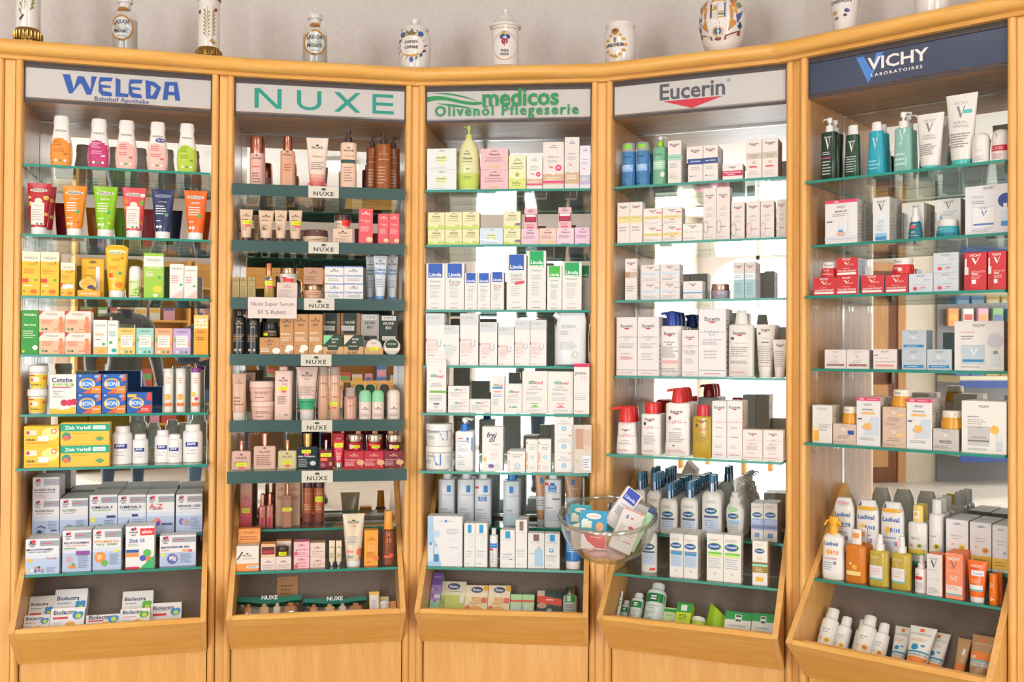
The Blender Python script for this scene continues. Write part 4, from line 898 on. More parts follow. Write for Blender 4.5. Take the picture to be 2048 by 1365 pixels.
item('box', 1322, 1620, 1040, 'wide supplement carton with blue sphere', [Rr(0, 0, 1, .45, '#b4c4de'), Rr(.34, .77, 1, .94, '#9aa4ac'), T('system', .54, .85, .3, '#d8405c', 1, .7), C(.13, .92, .04, '#2c3050'), C(.19, .93, .05, '#d8303c'), T('Doppel', .16, .84, .2, '#2c3050', 1), T('herz', .16, .77, .12, '#2c3050', 1), T('MAGNESIUM 400', .43, .62, .78, '#3a4070', 1, .8), T('CITRAT', .16, .52, .22, '#d86a5c', 1, .8), C(.35, .24, .15, '#5a6aa8'), C(.38, .27, .1, '#a07ab0'), T('Mg', .36, .25, .18, '#f0f0f8', 1), C(.1, .38, .05, '#e6e03c'), C(.68, .5, .06, '#f0a04c', .7), Rr(.77, .46, .9, .53, '#e0505c'), Ls(.57, .92, .1, .4, 7, '#7a86a4')], d=.06, c='#e6e2e2', side=0, off=.03)
at(0, 'bin', 0, 1030, 4.075)
def bio(c, red=1): return [T('Biolectra', .42, .80, .68, '#2c3a5a', 1), Ls(.1, .6, .66, .72, 1, '#8a94a8'), Rr(.08, .48, .52, .58, '#d8404c') if red else Ls(.08, .6, .48, .56, 1, '#c8504c'), C(.80, .60, .15, c, .8), C(.74, .68, .09, c, .9), C(.88, .68, .09, c, .9), C(.82, .58, .08, '#c8d84a'), C(.6, .2, .15, '#f0a83c', .6), Ls(.08, .4, .1, .35, 3, '#b8bcc4')]
B1, B2 = '#3a90c8', '#5fae3c'
item('box', 195, 445, 665, 'white magnesium carton at the back left', bio(B1), off=.05, c='#e6ddd4', d=.045, side=0)
item('box', 150, 405, 820, 'white magnesium carton at the front left', bio(B1, 0), off=.10, c='#e9e2da', d=.045, side=0)
item('box', 450, 715, 607, 'white magnesium carton, tallest in back row', bio(B1), off=.052, c='#e9e4e2', d=.048, side=0)
item('box', 415, 690, 760, 'white magnesium carton in front of the tallest', bio(B1), off=.105, c='#ece8e6', d=.048, side=0)
item('box', 700, 975, 815, 'white magnesium carton lying low in the middle', bio(B1), off=.10, c='#e9e2da', d=.045, side=0)
item('box', 1000, 1250, 622, 'white magnesium carton with green flower, back', bio(B2, 0), off=.05, c='#e6e0da', d=.045, side=0)
item('box', 980, 1222, 765, 'white magnesium carton with green flower, front', bio(B2, 0), off=.10, c='#ece6e0', d=.045, side=0)
item('box', 1228, 1480, 718, 'white magnesium carton at the right end', bio(B1), off=.06, c='#e9e2dc', d=.045, side=0)
# ------------------------------------------------------------------ second cabinet
def nux(y=.8, w=.5, c='#3c3a3a', asp=2.0, x=.5, tr=1): return ([C(x, y+.085*w*2.2/asp, .075*w*2, c, .5)] if tr else [])+[T('NUXE', x, y, w, c, 1, .85, 0, 0, .1)]
def stick(x, y, w=.5, h=.06, pink=1, asp=2.0): return [Rr(x-w/2, y-h/2, x+w/2, y+h/2, '#d9dc1e'), T('Tester', x, y, w*.6, '#8a8a2c', 0)]+([Rr(x-w*.2, y-h*1.05, x+w*.3, y-h*.5, '#e8506a')] if pink else [])
ROSE, NUDE, KRAFT = '#dba596', '#e6c0a2', '#c08a56'
at(1, 0, 430, 0, 3.412)
item('bottle', 235, 335, 925, 'rose foam bottle with metallic cap', nux(.55, .6)+[Ls(.2, .7, .35, .42, 1, '#d86a6a'), Ls(.2, .8, .06, .28, 4, '#8a6a62')], name='foam_bottle', off=.03, c='#e0b0a2', cc='#b97a68', cm='s', hb=.66, cw=.96, nk=.95, sh=.02, br=1.0, cfl=.96, rows=1, gap=.01)
item('bottle', 445, 545, 922, 'clear rose cleansing bottle with metallic cap', nux(.62, .6)+[Ls(.25, .8, .3, .46, 3, '#b8604c')], off=.03, name='cleanser_bottle', c='#ecb08c', mk='g', cc='#b97a68', cm='s', hb=.72, cw=.62, nk=.6, sh=.03, br=.9, e=3, rows=1, gap=.01)
item('tube', 622, 775, 932, 'nude tube fading to coral at the base', nux(.80, .5)+[T('Prodigieux', .5, .62, .5, '#a88a7a', 0, 1, .3), Ls(.22, .8, .36, .52, 4, '#8a7a72'), Rr(0, .07, 1, .13, '#d8706a'), Rr(0, .13, 1, .20, '#e08c82'), Rr(0, .20, 1, .27, '#e4a898')], off=.03, c='#e6d0bf', cc='#dc6a68', ch=.08)
item('bottle', 857, 970, 880, 'nude pump bottle with dark pump', nux(.64, .56)+[T('rêve de miel', .5, .55, .6, '#8a6a5a', 0, 1, .2), Rr(.05, .43, .9, .49, '#2c4a4c'), Ls(.2, .75, .12, .38, 6, '#a88a78')], off=.03, name='pump_bottle', c='#e4bfa4', cc='#3c2c2a', hb=.79, cw=.44, nk=.4, sh=.03, br=.8, e=3, cap='pump', sp=.2, spl=1.2)
amb = lambda: [T('NUXE', .5, .62, .5, '#d8a070', 0, .8), T('rêve de miel', .5, .53, .66, '#e8d0b0', 0, 1, .2), Ls(.12, .7, .1, .42, 6, '#c89a70')]
item('bottle', 1035, 1115, 920, 'amber pump bottle on the left of three', amb(), off=.09, name='pump_bottle', c='#8a4520', cc='#3a2620', hb=.80, cw=.46, sh=.03, br=.9, e=2.6, cap='pump', sp=1, spl=1.2)
item('bottle', 1100, 1205, 900, 'amber pump bottle in front of three', amb(), off=.03, name='pump_bottle', c='#97501f', cc='#3a2620', hb=.81, cw=.44, sh=.03, br=.9, e=2.6, cap='pump', sp=1, spl=1.4)
item('bottle', 1180, 1262, 925, 'amber pump bottle on the right of three', amb(), off=.10, name='pump_bottle', c='#7c3d1f', cc='#3a2620', hb=.80, cw=.46, sh=.03, br=.9, e=2.6, cap='pump', sp=1, spl=1.2)
at(1, 1, 430, 380, 4.995)
hand = lambda st=0, qr=0: nux(.80, .5)+[Ls(.2, .75, .65, .72, 1, '#8a6a5a'), Ls(.2, .7, .35, .55, 4, '#a88a78')]+([Rr(.28, .38, .46, .42, '#4a3a38'), Rr(.28, .44, .40, .47, '#4a3a38')] if qr else [])+(stick(.6, .6, .7, .13) if st else [])
for xl, xr, yt, o, st, ds in ((205, 330, 232, .10, 0, 'nude hand cream tube standing back at far left'), (243, 378, 190, .03, 1, 'nude hand cream tube with yellow sticker, far left'), (382, 460, 248, .10, 0, 'nude hand cream tube half hidden, second row'), (430, 588, 200, .03, 0, 'nude hand cream tube with metallic crimp'), (592, 722, 200, .03, 0, 'plain nude hand cream tube, third in front'), (733, 873, 200, .03, 1, 'nude hand cream tube with yellow sticker beside jar')):
    item('tube', xl, xr, yt, ds, hand(st, st == 0), off=o, c='#dcbb9e' if o < .05 else '#c8a486', cc='#4a302c', cw=.66, ch=.13)
item('jar', 873, 1135, 393, 'low nude body jar with brown lid', nux(.26, .3, asp=.5, tr=0)+[Ls(.66, .95, .2, .4, 2, '#a88a78')], off=.02, c='#e0bfa0', cc='#5c3a36', lf=.46, lw=.97, bw=1.0)
item('box', 1180, 1372, 390, 'nude cream carton carrying a tester jar', nux(.72, .45, asp=.7)+[T('rêve de miel', .55, .5, .5, '#8a6a5a', 0, 1, .2), Ls(.1, .85, .12, .36, 3, '#b08a78')], d=.055, off=.015, c='#e0bda4', cs='#d2ac92')
item('jar', 1190, 1362, 245, 'tester jar with brown lid and red sticker', [Rr(.45, .22, .96, .62, '#e0342c'), T('Tester', .7, .4, .3, '#8a1c1c', 0), T('NUXE', .25, .35, .3, K, 1), Ls(.1, .6, .12, .2, 1, '#a88a78'), Rr(.6, .12, .85, .22, '#e87a8a')], on=1, back=.003, c='#dcc4ac', cc='#4c2e2c', lf=.4, lw=1.0, bw=.96)
pinkb = lambda t=1: nux(.86, .6, '#f4e0d8', 2.4)+[T('Prodigieuse', .5, .66, .7, '#f6e6de', 0, 1, .3), T('BOOST', .6, .61, .35, '#f6e6de', 0, 1, .2), Ls(.12, .85, .35, .52, 5, '#f2c4bc'), C(.75, .13, .25, '#e8c49a', .8)]
item('box', 1440, 1578, 190, 'tall coral red carton', pinkb(), d=.05, c='#df5660', cs='#c43c4a', ct='#e8a070')
item('box', 1632, 1736, 240, 'shorter coral red carton, left of a pair', pinkb(), d=.045, c='#df5660', cs='#c43c4a', ct='#e8a070')
item('box', 1739, 1842, 240, 'shorter coral red carton, right of a pair', pinkb(), d=.045, c='#df5660', cs='#c43c4a', ct='#e8a070')
at(1, 2, 430, 380, 4.995)
for i, xl in enumerate((165, 246, 327)):
    item('box', xl, xl+77, 875, 'small olive gold carton, '+['left', 'middle', 'right'][i]+' of three', nux(.84, .7, '#5a4a2c', 2.4)+[Ls(.15, .85, .1, .6, 6, '#8a7a4a')], d=.03, c='#a8935c', cs='#8f7c4c', side=0)
item('bottle', 490, 585, 730, 'golden oil dropper bottle with tester stickers', [C(.4, .56, .3, '#3a4a6a', .5), C(.7, .54, .15, '#e6e2d4', .6)]+stick(.6, .43, 1.0, .13), off=.02, name='dropper_bottle', c='#c09a4a', mk='g', cc='#b87a58', cm='s', hb=.66, cw=.68, nk=.7, sh=.02, br=.9, e=4, ctp=.98, cfl=.72)
item('box', 618, 822, 928, 'pale pink cream carton under a jar', nux(.74, .4, '#a88a80', .75)+[T('Nuxuriance', .45, .52, .66, '#b09890', 0), Ls(.08, .7, .12, .4, 4, '#b4a49c')], d=.055, c='#d9c2b6')
item('jar', 640, 822, 778, 'cream jar with gold lid and red stickers', [Rr(.22, .05, .8, .28, '#e0342c'), Rr(.12, .28, .42, .38, '#e8405a'), Ls(.45, .95, .42, .52, 2, '#a8a49a')], on=1, back=.002, c='#d6d2c6', cc='#c8a48a', cm='s', lf=.38, lw=.95, bw=1.0)
item('jar', 877, 1080, 945, 'nude cream jar with gold lid, lower', [Ls(.3, .85, .25, .5, 2, '#a86a4c'), Rr(.0, .05, .16, .42, '#e0342c')], off=.02, c='#d9a98a', cc='#c9a182', cm='s', lf=.38, lw=.92, bw=1.0)
item('box', 885, 1080, 778, 'bronze cream carton on top of a jar', nux(.7, .42, '#7a5a4a', .8)+[Ls(.06, .7, .15, .52, 4, '#8a6450')], on=1, d=.055, c='#b98c70', cs='#9a7058')
cf = nux(.72, .42, '#4a5a6a', .85)+[Rr(0, .95, 1, 1, '#4a7ac8'), T('Crème fraîche', .5, .46, .94, '#4a84c4', 1, 1, .25), Ls(.15, .9, .14, .32, 2, '#9aa4ac')]
for j, (xl, xr) in enumerate(((1097, 1286), (1290, 1480))):
    stack(xl, xr, [938, 765], [f'white and blue cream carton, lower {["left", "right"][j]} of four', f'white and blue cream carton, upper {["left", "right"][j]} of four'], cf, d=.055, c='#e2dcd6', cs='#c4cad0')
for xl, xr, yt, o, ds in ((1508, 1600, 665, .09, 'left'), (1710, 1832, 662, .08, 'right'), (1585, 1722, 655, .02, 'front')):
    item('tube', xl, xr, yt, f'pale blue cream tube with blue cap, {ds} of three', nux(.82, .66, '#3a4a5a')+[T('Crème', .45, .69, .86, '#4a84c4', 1, 1, .25), T('fraîche', .55, .61, .86, '#4a84c4', 1, 1, .25), Ls(.2, .8, .28, .48, 4, '#9aa4b0')], off=o, c='#ccd2d8', cc='#5a90d4', cw=.62, ch=.09)
at(1, 3, 430, 590, 4.8756)
blk = nux(.70, .5, '#c8a080')+[T('BIO', .5, .62, .3, '#c8a080', 1), Ls(.1, .9, .28, .46, 5, '#a88868'), C(.25, .1, .1, '#c8b8a0'), C(.6, .1, .1, '#c8b8a0')]
item('bottle', 160, 302, 150, 'tall black bottle at the far left', blk, off=.02, name='lotion_bottle', c='#141a1a', cc='#0e1010', hb=.88, cw=.44, nk=.45, sh=.10, br=1.0, cfl=.44)
item('bottle', 305, 436, 155, 'tall black bottle, second from left', blk, off=.02, name='lotion_bottle', c='#141c1a', cc='#0e1010', hb=.88, cw=.44, nk=.45, sh=.10, br=1.0, cfl=.44)
item('box', 435, 630, 418, 'kraft brown cream carton under black jar', nux(.78, .4, '#6a4a2c', .85)+[T('BIO', .5, .6, .22, '#6a4a2c', 1), Ls(.06, .5, .14, .42, 3, '#efe2d0'), C(.84, .22, .2, '#efe6da', .8)], d=.055, c=KRAFT)
item('jar', 455, 625, 268, 'black cream jar with yellow sticker', [Rr(.0, .1, .34, .3, '#d9dc1e'), Rr(.02, .34, .3, .48, '#e8506a'), T('NUXE', .62, .38, .4, '#c8a080', 1), Ls(.45, .95, .1, .25, 2, '#a88868')], on=1, back=.004, c='#1c2422', cc='#1a1e20', lf=.5, lw=.92, bw=1.0)
kb = nux(.84, .64, '#5a3c20', 2.6)+[T('BIO', .5, .74, .36, '#5a3c20', 1), Ls(.1, .85, .5, .56, 2, '#efe2d0'), Ls(.1, .85, .34, .45, 3, '#efe2d0'), C(.72, .17, .28, '#efe6da', .8), C(.55, .1, .18, '#efe6da', .8), Rr(.62, .03, .68, .12, '#efe6da'), C(.2, .22, .1, '#a87848', .7)]
for i, (xl, xr, yt) in enumerate(((632, 768, 205), (771, 910, 190), (913, 1050, 190))):
    item('box', xl, xr, yt, 'tall kraft brown carton, '+['left', 'middle', 'right'][i]+' of three', kb, d=.05, c=KRAFT, cs='#a8743f')
soapb = lambda dk, lt: [Rr(.12, .5, .8, 1.0, dk), T('NUXE', .46, .78, .5, lt, 1), Rr(.02, .58, .68, .70, '#ddd4c8'), T('12,50 €', .35, .64, .4, '#6a6a6a', 0), Ls(.05, .95, .30, .42, 2, '#6a4420'), C(.2, .14, .07, '#5a3a1c'), C(.45, .14, .07, '#5a3a1c'), C(.7, .14, .07, '#5a3a1c')]
price = lambda lt, dk: [Rr(.12, .86, .9, .98, '#ded8d0'), T('17,90 €', .5, .92, .5, '#5a5a5a', 0), T('NUXE', .5, .79, .55, lt, 1), T('BIO', .5, .68, .32, lt, 1), Rr(.15, .36, .88, .47, dk), Ls(.25, .8, .26, .33, 1, lt), C(.25, .14, .07, lt), C(.5, .14, .07, lt), C(.72, .14, .07, lt)]
item('box', 1055, 1222, 180, 'kraft soap pack with dark label, left back', soapb('#26382f', '#d8d4c0'), d=.03, off=.10, c='#a87850', side=0)
item('box', 1228, 1420, 180, 'kraft soap pack with dark label, right back', soapb('#26382f', '#d8d4c0'), d=.03, off=.10, c='#a87850', side=0)
item('box', 1424, 1600, 190, 'grey pack with white price sticker', price('#4a4a4a', '#3a3a3a'), d=.03, off=.10, c='#b4aca4', side=0)
item('box', 1604, 1782, 198, 'dark green pack with white price sticker', price('#e0dccc', '#d8d4cc'), d=.03, off=.10, c='#26342e', side=0)
for i, xl in enumerate((1052, 1252)):
    sd = ['left', 'right'][i]
    item('tray', xl, xl+196, 430, f'kraft display tray holding green soap, {sd}', [T('NUXE', .45, .13, .5, '#6a4420', 1)], off=.012, th=.52)
    item('box', xl+6, xl+190, 395, f'dark green soap carton in kraft tray, {sd}', [G([(0, .5), (.52, 1), (0, 1)], ['#7fcf9c', '#d8c8b0'][i]), T('NUXE', .6, .80, .35, '#dcd8c8', 1), T('BIO', .55, .64, .2, '#dcd8c8', 1), Ls(.25, .8, .4, .5, 1, '#c8b888')], d=.04, off=.0155, c='#1f3a2e', side=0)
item('tray', 1457, 1640, 445, 'kraft display tray holding a round tin', [], off=.012, th=.52)
item('tin', 1465, 1630, 428, 'round cream tin with yellow sticker', [C(.5, .5, .44, '#d9cdbd'), T('NUXE', .5, .72, .3, '#8a7a6a', 1), Rr(.22, .26, .78, .48, '#d9dc1e'), T('Tester', .5, .37, .3, '#8a8a2c', 0)], off=.018, c='#d4c8b8', cc='#bdb5aa')
item('tin', 1642, 1808, 425, 'round silver tin with dark green lid', [C(.5, .62, .38, '#1f3a2c', .8), T('NUXE BIO', .5, .66, .5, '#d8d4b8', 1, 1, .2), Rr(.06, .28, .94, .42, '#e0d8cc')], off=.012, c='#cfc4b6', cc='#c9c3ba')
at(1, 4, 430, 590, 4.8756)
item('tube', 290, 395, 760, 'nude shower tube half hidden behind another', nux(.80, .7), off=.10, c='#a98672', cc='#d8cabc', ch=.16)
item('tube', 160, 300, 770, 'nude shower tube at the far left', nux(.80, .5, '#8a6a58')+[Ls(.15, .85, .3, .52, 3, '#8a6a58')], off=.03, c='#d3a98e', cc='#ddd0c2', ch=.16, cw=.9)
bodyj = [Ls(.0, .12, .3, .5, 2, '#7a5a50'), Ls(.22, .9, .34, .5, 2, '#8a6a60'), Ls(.22, .6, .16, .26, 1, '#8a6a60')]
item('jar', 340, 582, 1042, 'pink body cream jar, lower of two', bodyj, off=.02, c='#e2b9a6', cc='#e8c6b6', lf=.28, lw=1.0, bw=.98)
item('jar', 325, 580, 845, 'pink body cream jar, upper of two', bodyj, on=1, c='#e2b9a6', cc='#e8c6b6', lf=.32, lw=1.0, bw=.98)
item('bottle', 582, 750, 700, 'nude body lotion bottle with stickers', nux(.74, .52)+[T('body', .58, .67, .3, '#8aa08a', 0, 1, .2)]+stick(.5, .59, .56, .07)+[Ls(.16, .75, .3, .46, 5, '#8a746c'), Ls(.55, .9, .08, .12, 1, '#6a5a54')], off=.02, name='lotion_bottle', c='#e4c2b4', cc='#e2bfb0', hb=.93, cw=.5, nk=.5, sh=.02, br=.5, e=4, cfl=.9, rows=1, gap=.02)
item('tube', 790, 1005, 705, 'nude tube with green band and clear cap', nux(.84, .48)+[T('body', .5, .77, .26, '#8aa08a', 0, 1, .2), Ls(.18, .85, .46, .64, 5, '#9a847c'), Rr(.06, .20, .94, .40, '#2fa56a'), T('OFFRE SPÉCIALE', .5, .34, .66, '#2a4a3c', 1, 1.3), T('SPECIAL OFFER', .5, .28, .4, '#2a4a3c', 0)], off=.02, c='#dcbcae', cc='#d9cfca', cw=.62, ch=.17)
mist = [T('NUXE', .5, .68, .5, '#6a4a42', 1), Ls(.3, .85, .4, .46, 1, '#c8704c')]
item('bottle', 1005, 1113, 700, 'tall clear rose mist bottle, left of two', mist, off=.04, name='mist_bottle', c='#e8b08c', mk='g', cc='#dcc9bd', cm='t', hb=.84, cw=.92, nk=.9, sh=.02, br=1.0, cfl=.92)
item('bottle', 1117, 1225, 700, 'tall clear rose mist bottle with yellow sticker', mist+stick(.4, .29, .66, .08), off=.03, name='mist_bottle', c='#ecb896', mk='g', cc='#dcc9bd', cm='t', hb=.84, cw=.92, nk=.9, sh=.02, br=1.0, cfl=.92)
item('bottle', 1262, 1382, 905, 'short clear rose mist bottle', mist, off=.03, name='mist_bottle', c='#e6ac92', mk='g', cc='#d8c6bc', cm='t', hb=.72, cw=.8, nk=.8, sh=.02, br=1.0, cfl=.8)
deo = nux(.36, .5, '#4a4240')+[Ls(.15, .85, .1, .22, 2, '#9a8a82')]
for i, xl in enumerate((1407, 1532)):
    item('bottle', xl, xl+118, 930, f'pale deodorant in green-wrapped pair, {["left", "right"][i]}', deo+[Rr(0, .60, 1, .88, '#8fcfa0')], off=.02, name='deodorant', c='#e0cabd', cc='#8fcfa0', hb=.62, cw=.99, nk=.97, sh=.02, br=.8, cap='dome')
item('bottle', 1685, 1808, 925, 'pale deodorant at the right end', deo, off=.02, name='deodorant', c='#dfcabd', cc='#e2d0c4', hb=.58, cw=.99, nk=.97, sh=.02, br=.85, cap='dome', rows=1, gap=.006)
at(1, 5, 430, 830, 4.995)
perf = nux(.42, .55, '#6a3a30', .9)+[Ls(.12, .85, .12, .3, 4, '#7a4a3c')]
item('flask', 168, 358, 262, 'small rose perfume flask with yellow sticker', perf+stick(.5, .2, .56, .14), off=.05, c='#e6a08c', gc='#f0c0b0', cc='#d89a88', hb=.65, cw=.22)
item('flask', 388, 605, 190, 'large rose oil flask', nux(.50, .5, '#5a3a30', .9)+[Ls(.12, .85, .12, .42, 6, '#8a5040')], off=.05, c='#eeb090', gc='#f0c8b0', cc='#d89a88', hb=.655, cw=.28)
item('flask', 630, 815, 255, 'golden oil flask with yellow sticker', nux(.44, .5, '#5a4a20', .9)+stick(.5, .24, .5, .14), off=.05, c='#dcbc5c', gc='#e8d8a0', cc='#d0a070', hb=.64, cw=.22)
item('flask', 820, 1030, 190, 'black oil flask with gold cap', stick(.44, .50, .44, .1)+[T('Huile Prodigieuse', .45, .36, .8, '#d8d8d4', 1, 1, .25), Ls(.08, .6, .06, .3, 5, '#b8bcbc'), C(.76, .17, .14, '#c8ccc8', .8)], off=.05, c='#12202a', gc='#2a3a40', mk='p', cc='#c8965c', hb=.63, cw=.42)
item('flask', 1045, 1175, 255, 'dark red serum flask with white dropper', stick(.5, .49, .85, .13, 0)+[Rr(.08, .28, .6, .38, '#f0703c'), Ls(.1, .5, .05, .22, 4, '#d8a0a0'), C(.85, .18, .12, '#c87a5c', 1.4)], off=.05, c='#6a1420', gc='#8a3040', mk='p', cc='#d8d4d0', hb=.66, cw=.2)
item('box', 1182, 1288, 190, 'tall red carton behind the red tube', [T('NUXE', .5, .85, .5, '#f0d0c8', 1)], d=.03, off=.11, c='#c4182c', side=0)
item('tube', 1182, 1292, 262, 'slim red tube with yellow sticker and silver cap', stick(.5, .84, .8, .15)+[Ls(.3, .7, .3, .6, 5, '#f0c0bc')], off=.035, c='#cc2038', cc='#b9b2ae', cm='s', cw=.7, ch=.24)
for xl, xr, c, cs, ds in ((1290, 1486, '#b81c30', '#98142a', 'red cream carton under a jar, left'), (1490, 1686, '#b81c30', '#98142a', 'red cream carton under a jar, centre'), (1690, 1876, '#7c1426', '#5c0e1e', 'dark red cream carton under a jar')):
    w_ = ds.split(',')[-1].strip() if ',' in ds else 'right'
    item('box', xl, xr, 365, ds, nux(.74, .42, '#e8b088', .9)+[T('Merveillance LIFT', .45, .5, .76, '#f0d8d0', 0, 1, .2), Ls(.05, .6, .14, .4, 4, '#e8c0bc'), C(.84, .34, .2, '#e0a878', .7), G([(.84, .3), (.9, .05), (.94, .05), (.88, .3)], '#e0a878')], d=.055, off=.05, c=c, cs=cs, ct='#b83848')
    item('jar', xl+22, xr-8, 205, f'red jar with chrome lid, {w_} of three', stick(.58, .26, .5, .2)+([Rr(.2, .12, .36, .4, '#d8ccc8')] if w_ != 'centre' else [Rr(.18, .32, .5, .44, '#f0703c')]), on=1, back=.002, c='#a81428' if w_ != 'right' else '#5c0e20', cc='#c4b4a4', cm='s', lf=.44, lw=1.0, bw=.98)
at(1, 6, 430, 830, 4.995)
grad = lambda a, b_, n=6: [Rr(0, i/n*.75, 1, (i+1)/n*.75, '#%02x%02x%02x' % tuple(int(a[j]+(b_[j]-a[j])*i/n) for j in range(3))) for i in range(n)]
item('box', 245, 368, 670, 'tall carton fading from nude to red', grad((200, 60, 70), (214, 160, 140))+nux(.64, .6, '#4a3a36', 3)+stick(.5, .38, .72, .1), d=.045, off=.03, c='#cfa08c', cs='#a87868', side=0)
for i, xl in enumerate((440, 514)):
    item('bottle', xl, xl+66, 800-10*i, f'slim red mist bottle of a pair, {["left", "right"][i]}', [Rr(.02, .02, .98, .3, '#b8303c')], off=.03, name='mist_bottle', c='#d87a70', mk='g', cc='#b07a68', cm='s', hb=.66, cw=.62, nk=.6, sh=.04, br=1.0, e=4, cfl=.62, rows=1, gap=.005)
item('box', 605, 728, 670, 'bronze gift carton, left of two', nux(.82, .6, '#6a4432', 3)+[Ls(.15, .85, .60, .68, 2, '#7a5240')], d=.04, off=.055, c='#c49a7c', side=0)
item('box', 729, 852, 670, 'bronze gift carton, right of two', nux(.82, .6, '#6a4432', 3)+[Ls(.15, .85, .60, .68, 2, '#7a5240')], d=.04, off=.055, c='#c49a7c', side=0)
item('flask', 675, 770, 690, 'slim bronze perfume flask with yellow sticker', nux(.66, .5, '#5a3826', 3)+stick(.5, .42, 1.0, .08), off=.012, c='#a86a48', gc='#c0896a', cc='#cfa084', hb=.74, cw=.42, d=.03)
for i, xl in enumerate((872, 986)):
    item('bottle', xl, xl+108, 660, f'tall amber body mist, {["left", "right"][i]} of two', [Rr(.02, .02, .98, .12, '#3a1c1c'), Rr(.02, .12, .98, .3, '#7a3426'), T('rêve de miel', .5, .72, .8, '#e0b898', 0, 1, .2), Ls(.2, .75, .36, .5, 4, '#e0b898')]+(stick(.5, .6, .7, .12) if i else []), off=.02, name='body_mist', c='#a5562a', cc='#4c2a30', hb=.84, cw=.98, nk=.97, sh=.015, br=1.0, cfl=.98)
at(1, 7, 430, 1030, 4.0756)
item('box', 172, 368, 115, 'orange and white lip care carton at the back', nux(.9, .5, '#b8602c', 1, tr=0)+[Rr(0, .0, 1, .35, '#efe0d0'), Rr(0, .66, 1, .86, '#f0a05a'), Ls(.1, .9, .7, .82, 2, '#b85a20'), C(.35, .3, .34, '#eea02c', .5), Rr(.02, .42, .35, .48, '#3a4a4c')], d=.04, off=.075, c='#f09a4a', side=0)
item('box', 160, 358, 258, 'white display carton with orange base and price', nux(.62, .4, '#4a3a36', 1, .48)+[T('rêve de miel', .55, .5, .5, '#8a6a5a', 0, 1, .2), Rr(0, 0, 1, .3, '#f0923c'), Rr(.46, .1, 1, .22, '#d8d8d8'), T('14,90 €', .72, .16, .36, '#4a4a4a', 0), G([(.02, .48), (.25, .8), (.3, .76), (.06, .44)], '#5a3a3c')], d=.05, off=.015, c='#e6ddd0', side=0)
rb = nux(.62, .4, '#5a4640', 1)+[T('rêve de miel', .5, .38, .7, '#8a5a50', 0, 1, .2), Ls(.15, .85, .1, .26, 2, '#b89890')]
item('box', 372, 495, 348, 'pink-white carton under windowed carton', rb, d=.05, off=.02, c='#e8d2c6', side=0)
item('box', 374, 492, 240, 'orange carton with window showing red jar', [Rr(.06, .2, .94, .78, '#5a2422'), Rr(.12, .28, .88, .5, '#b8282c')], on=1, d=.05, c='#eab890', ct='#ee9a54', side=0)
item('box', 500, 622, 215, 'orange and cream carton behind yellow-stickered jar', nux(.8, .4, '#5a4640', 2), d=.035, off=.072, c='#ead6c4', ct='#ee9a54', side=0)
item('box', 497, 620, 345, 'pink-white carton under yellow-stickered jar', rb, d=.05, off=.02, c='#e8d2c6', side=0)
item('jar', 500, 600, 265, 'small brown jar with yellow sticker', [Rr(.18, .06, .85, .48, '#d9dc1e'), T('Tester', .5, .28, .4, '#8a8a2c', 0)], on=1, c='#5a3c30', cc='#4a302e', lf=.42, lw=1.0, bw=.98)
pk = nux(.74, .4, '#5a4640', 1)+[T('very rose', .55, .45, .6, '#e0566a', 1, 1, .2), C(.14, .2, .13, '#e0606a'), C(.2, .42, .06, '#5fae4a'), Ls(.25, .9, .1, .3, 2, '#c88a90')]
stack(642, 770, [342, 222], ['pink rose carton, lower of two', 'pink rose carton, upper of two'], pk, d=.05, off=.025, c='#f0b8bc', ct='#e87a98', side=0)
stack(776, 898, [345, 230], ['nude cream carton, lower of two', 'nude cream carton, upper of two'], rb, d=.05, off=.03, c='#e6ccbc', ct='#d9a88a', side=0)
for i, xl in enumerate((930, 985)):
    item('tube', xl, xl+48, 215, f'tiny cream tube with chrome base, {["left", "right"][i]} of two', nux(.74, .7, '#5a4a3a', 3)+[Ls(.2, .8, .35, .55, 4, '#8a7a5a')], off=.03, c='#e2cfae', cc='#8a8690', cm='s', cw=.92, ch=.2)
item('tube', 1040, 1222, 0, 'large beige sun lotion tube', nux(.84, .48, '#4a4038', 2.6)+[T('SUN', .52, .77, .16, '#e8704c', 1), Ls(.22, .75, .42, .58, 6, '#8a90a8'), Rr(.22, .27, .5, .31, '#f08a7a'), C(.78, .28, .16, '#f0784c'), C(.78, .16, .05, '#f0784c', 2), Ls(.22, .5, .16, .22, 2, '#5a7ab0')], off=.022, c='#e2cdae', cc='#ebe6e0', cw=.62, ch=.11)
item('box', 1218, 1330, 128, 'orange sun cream carton', nux(.74, .56, '#b8581c', 2.4)+[T('50', .5, .50, .5, '#f8c88a', 0), Ls(.15, .85, .22, .4, 4, '#c86a1c'), C(.85, .22, .2, '#f07a3c'), Ls(.15, .6, .08, .14, 1, '#c86a1c')], d=.045, off=.03, c='#f2a132', cs='#e8932c', side=0)
item('bottle', 1368, 1466, -25, 'brown sun oil spray with orange cap', [C(.5, .57, .1, '#d8763c'), T('30', .5, .46, .5, '#e8804c', 0), C(.75, .18, .2, '#e8603c'), Rr(.12, .14, .55, .18, '#e0704c'), Ls(.3, .5, .22, .4, 5, '#b06a48')], off=.03, name='spray_bottle', c='#8a4426', mk='g', cc='#f0a032', hb=.66, cw=.8, nk=.7, sh=.04, br=1.0, ctp=.8, cfl=.8)
at(1, 'bin', 430, 1030, 4.0756)
item('bag', 160, 705, 652, 'clear travel pouch with green edging, left', [T('NUXE', .5, .88, .25, '#e8f0e8', 1), T('DES INDISPENSABLES VOYAGE', .5, .08, .5, '#d8e8dc', 1)], off=.075)
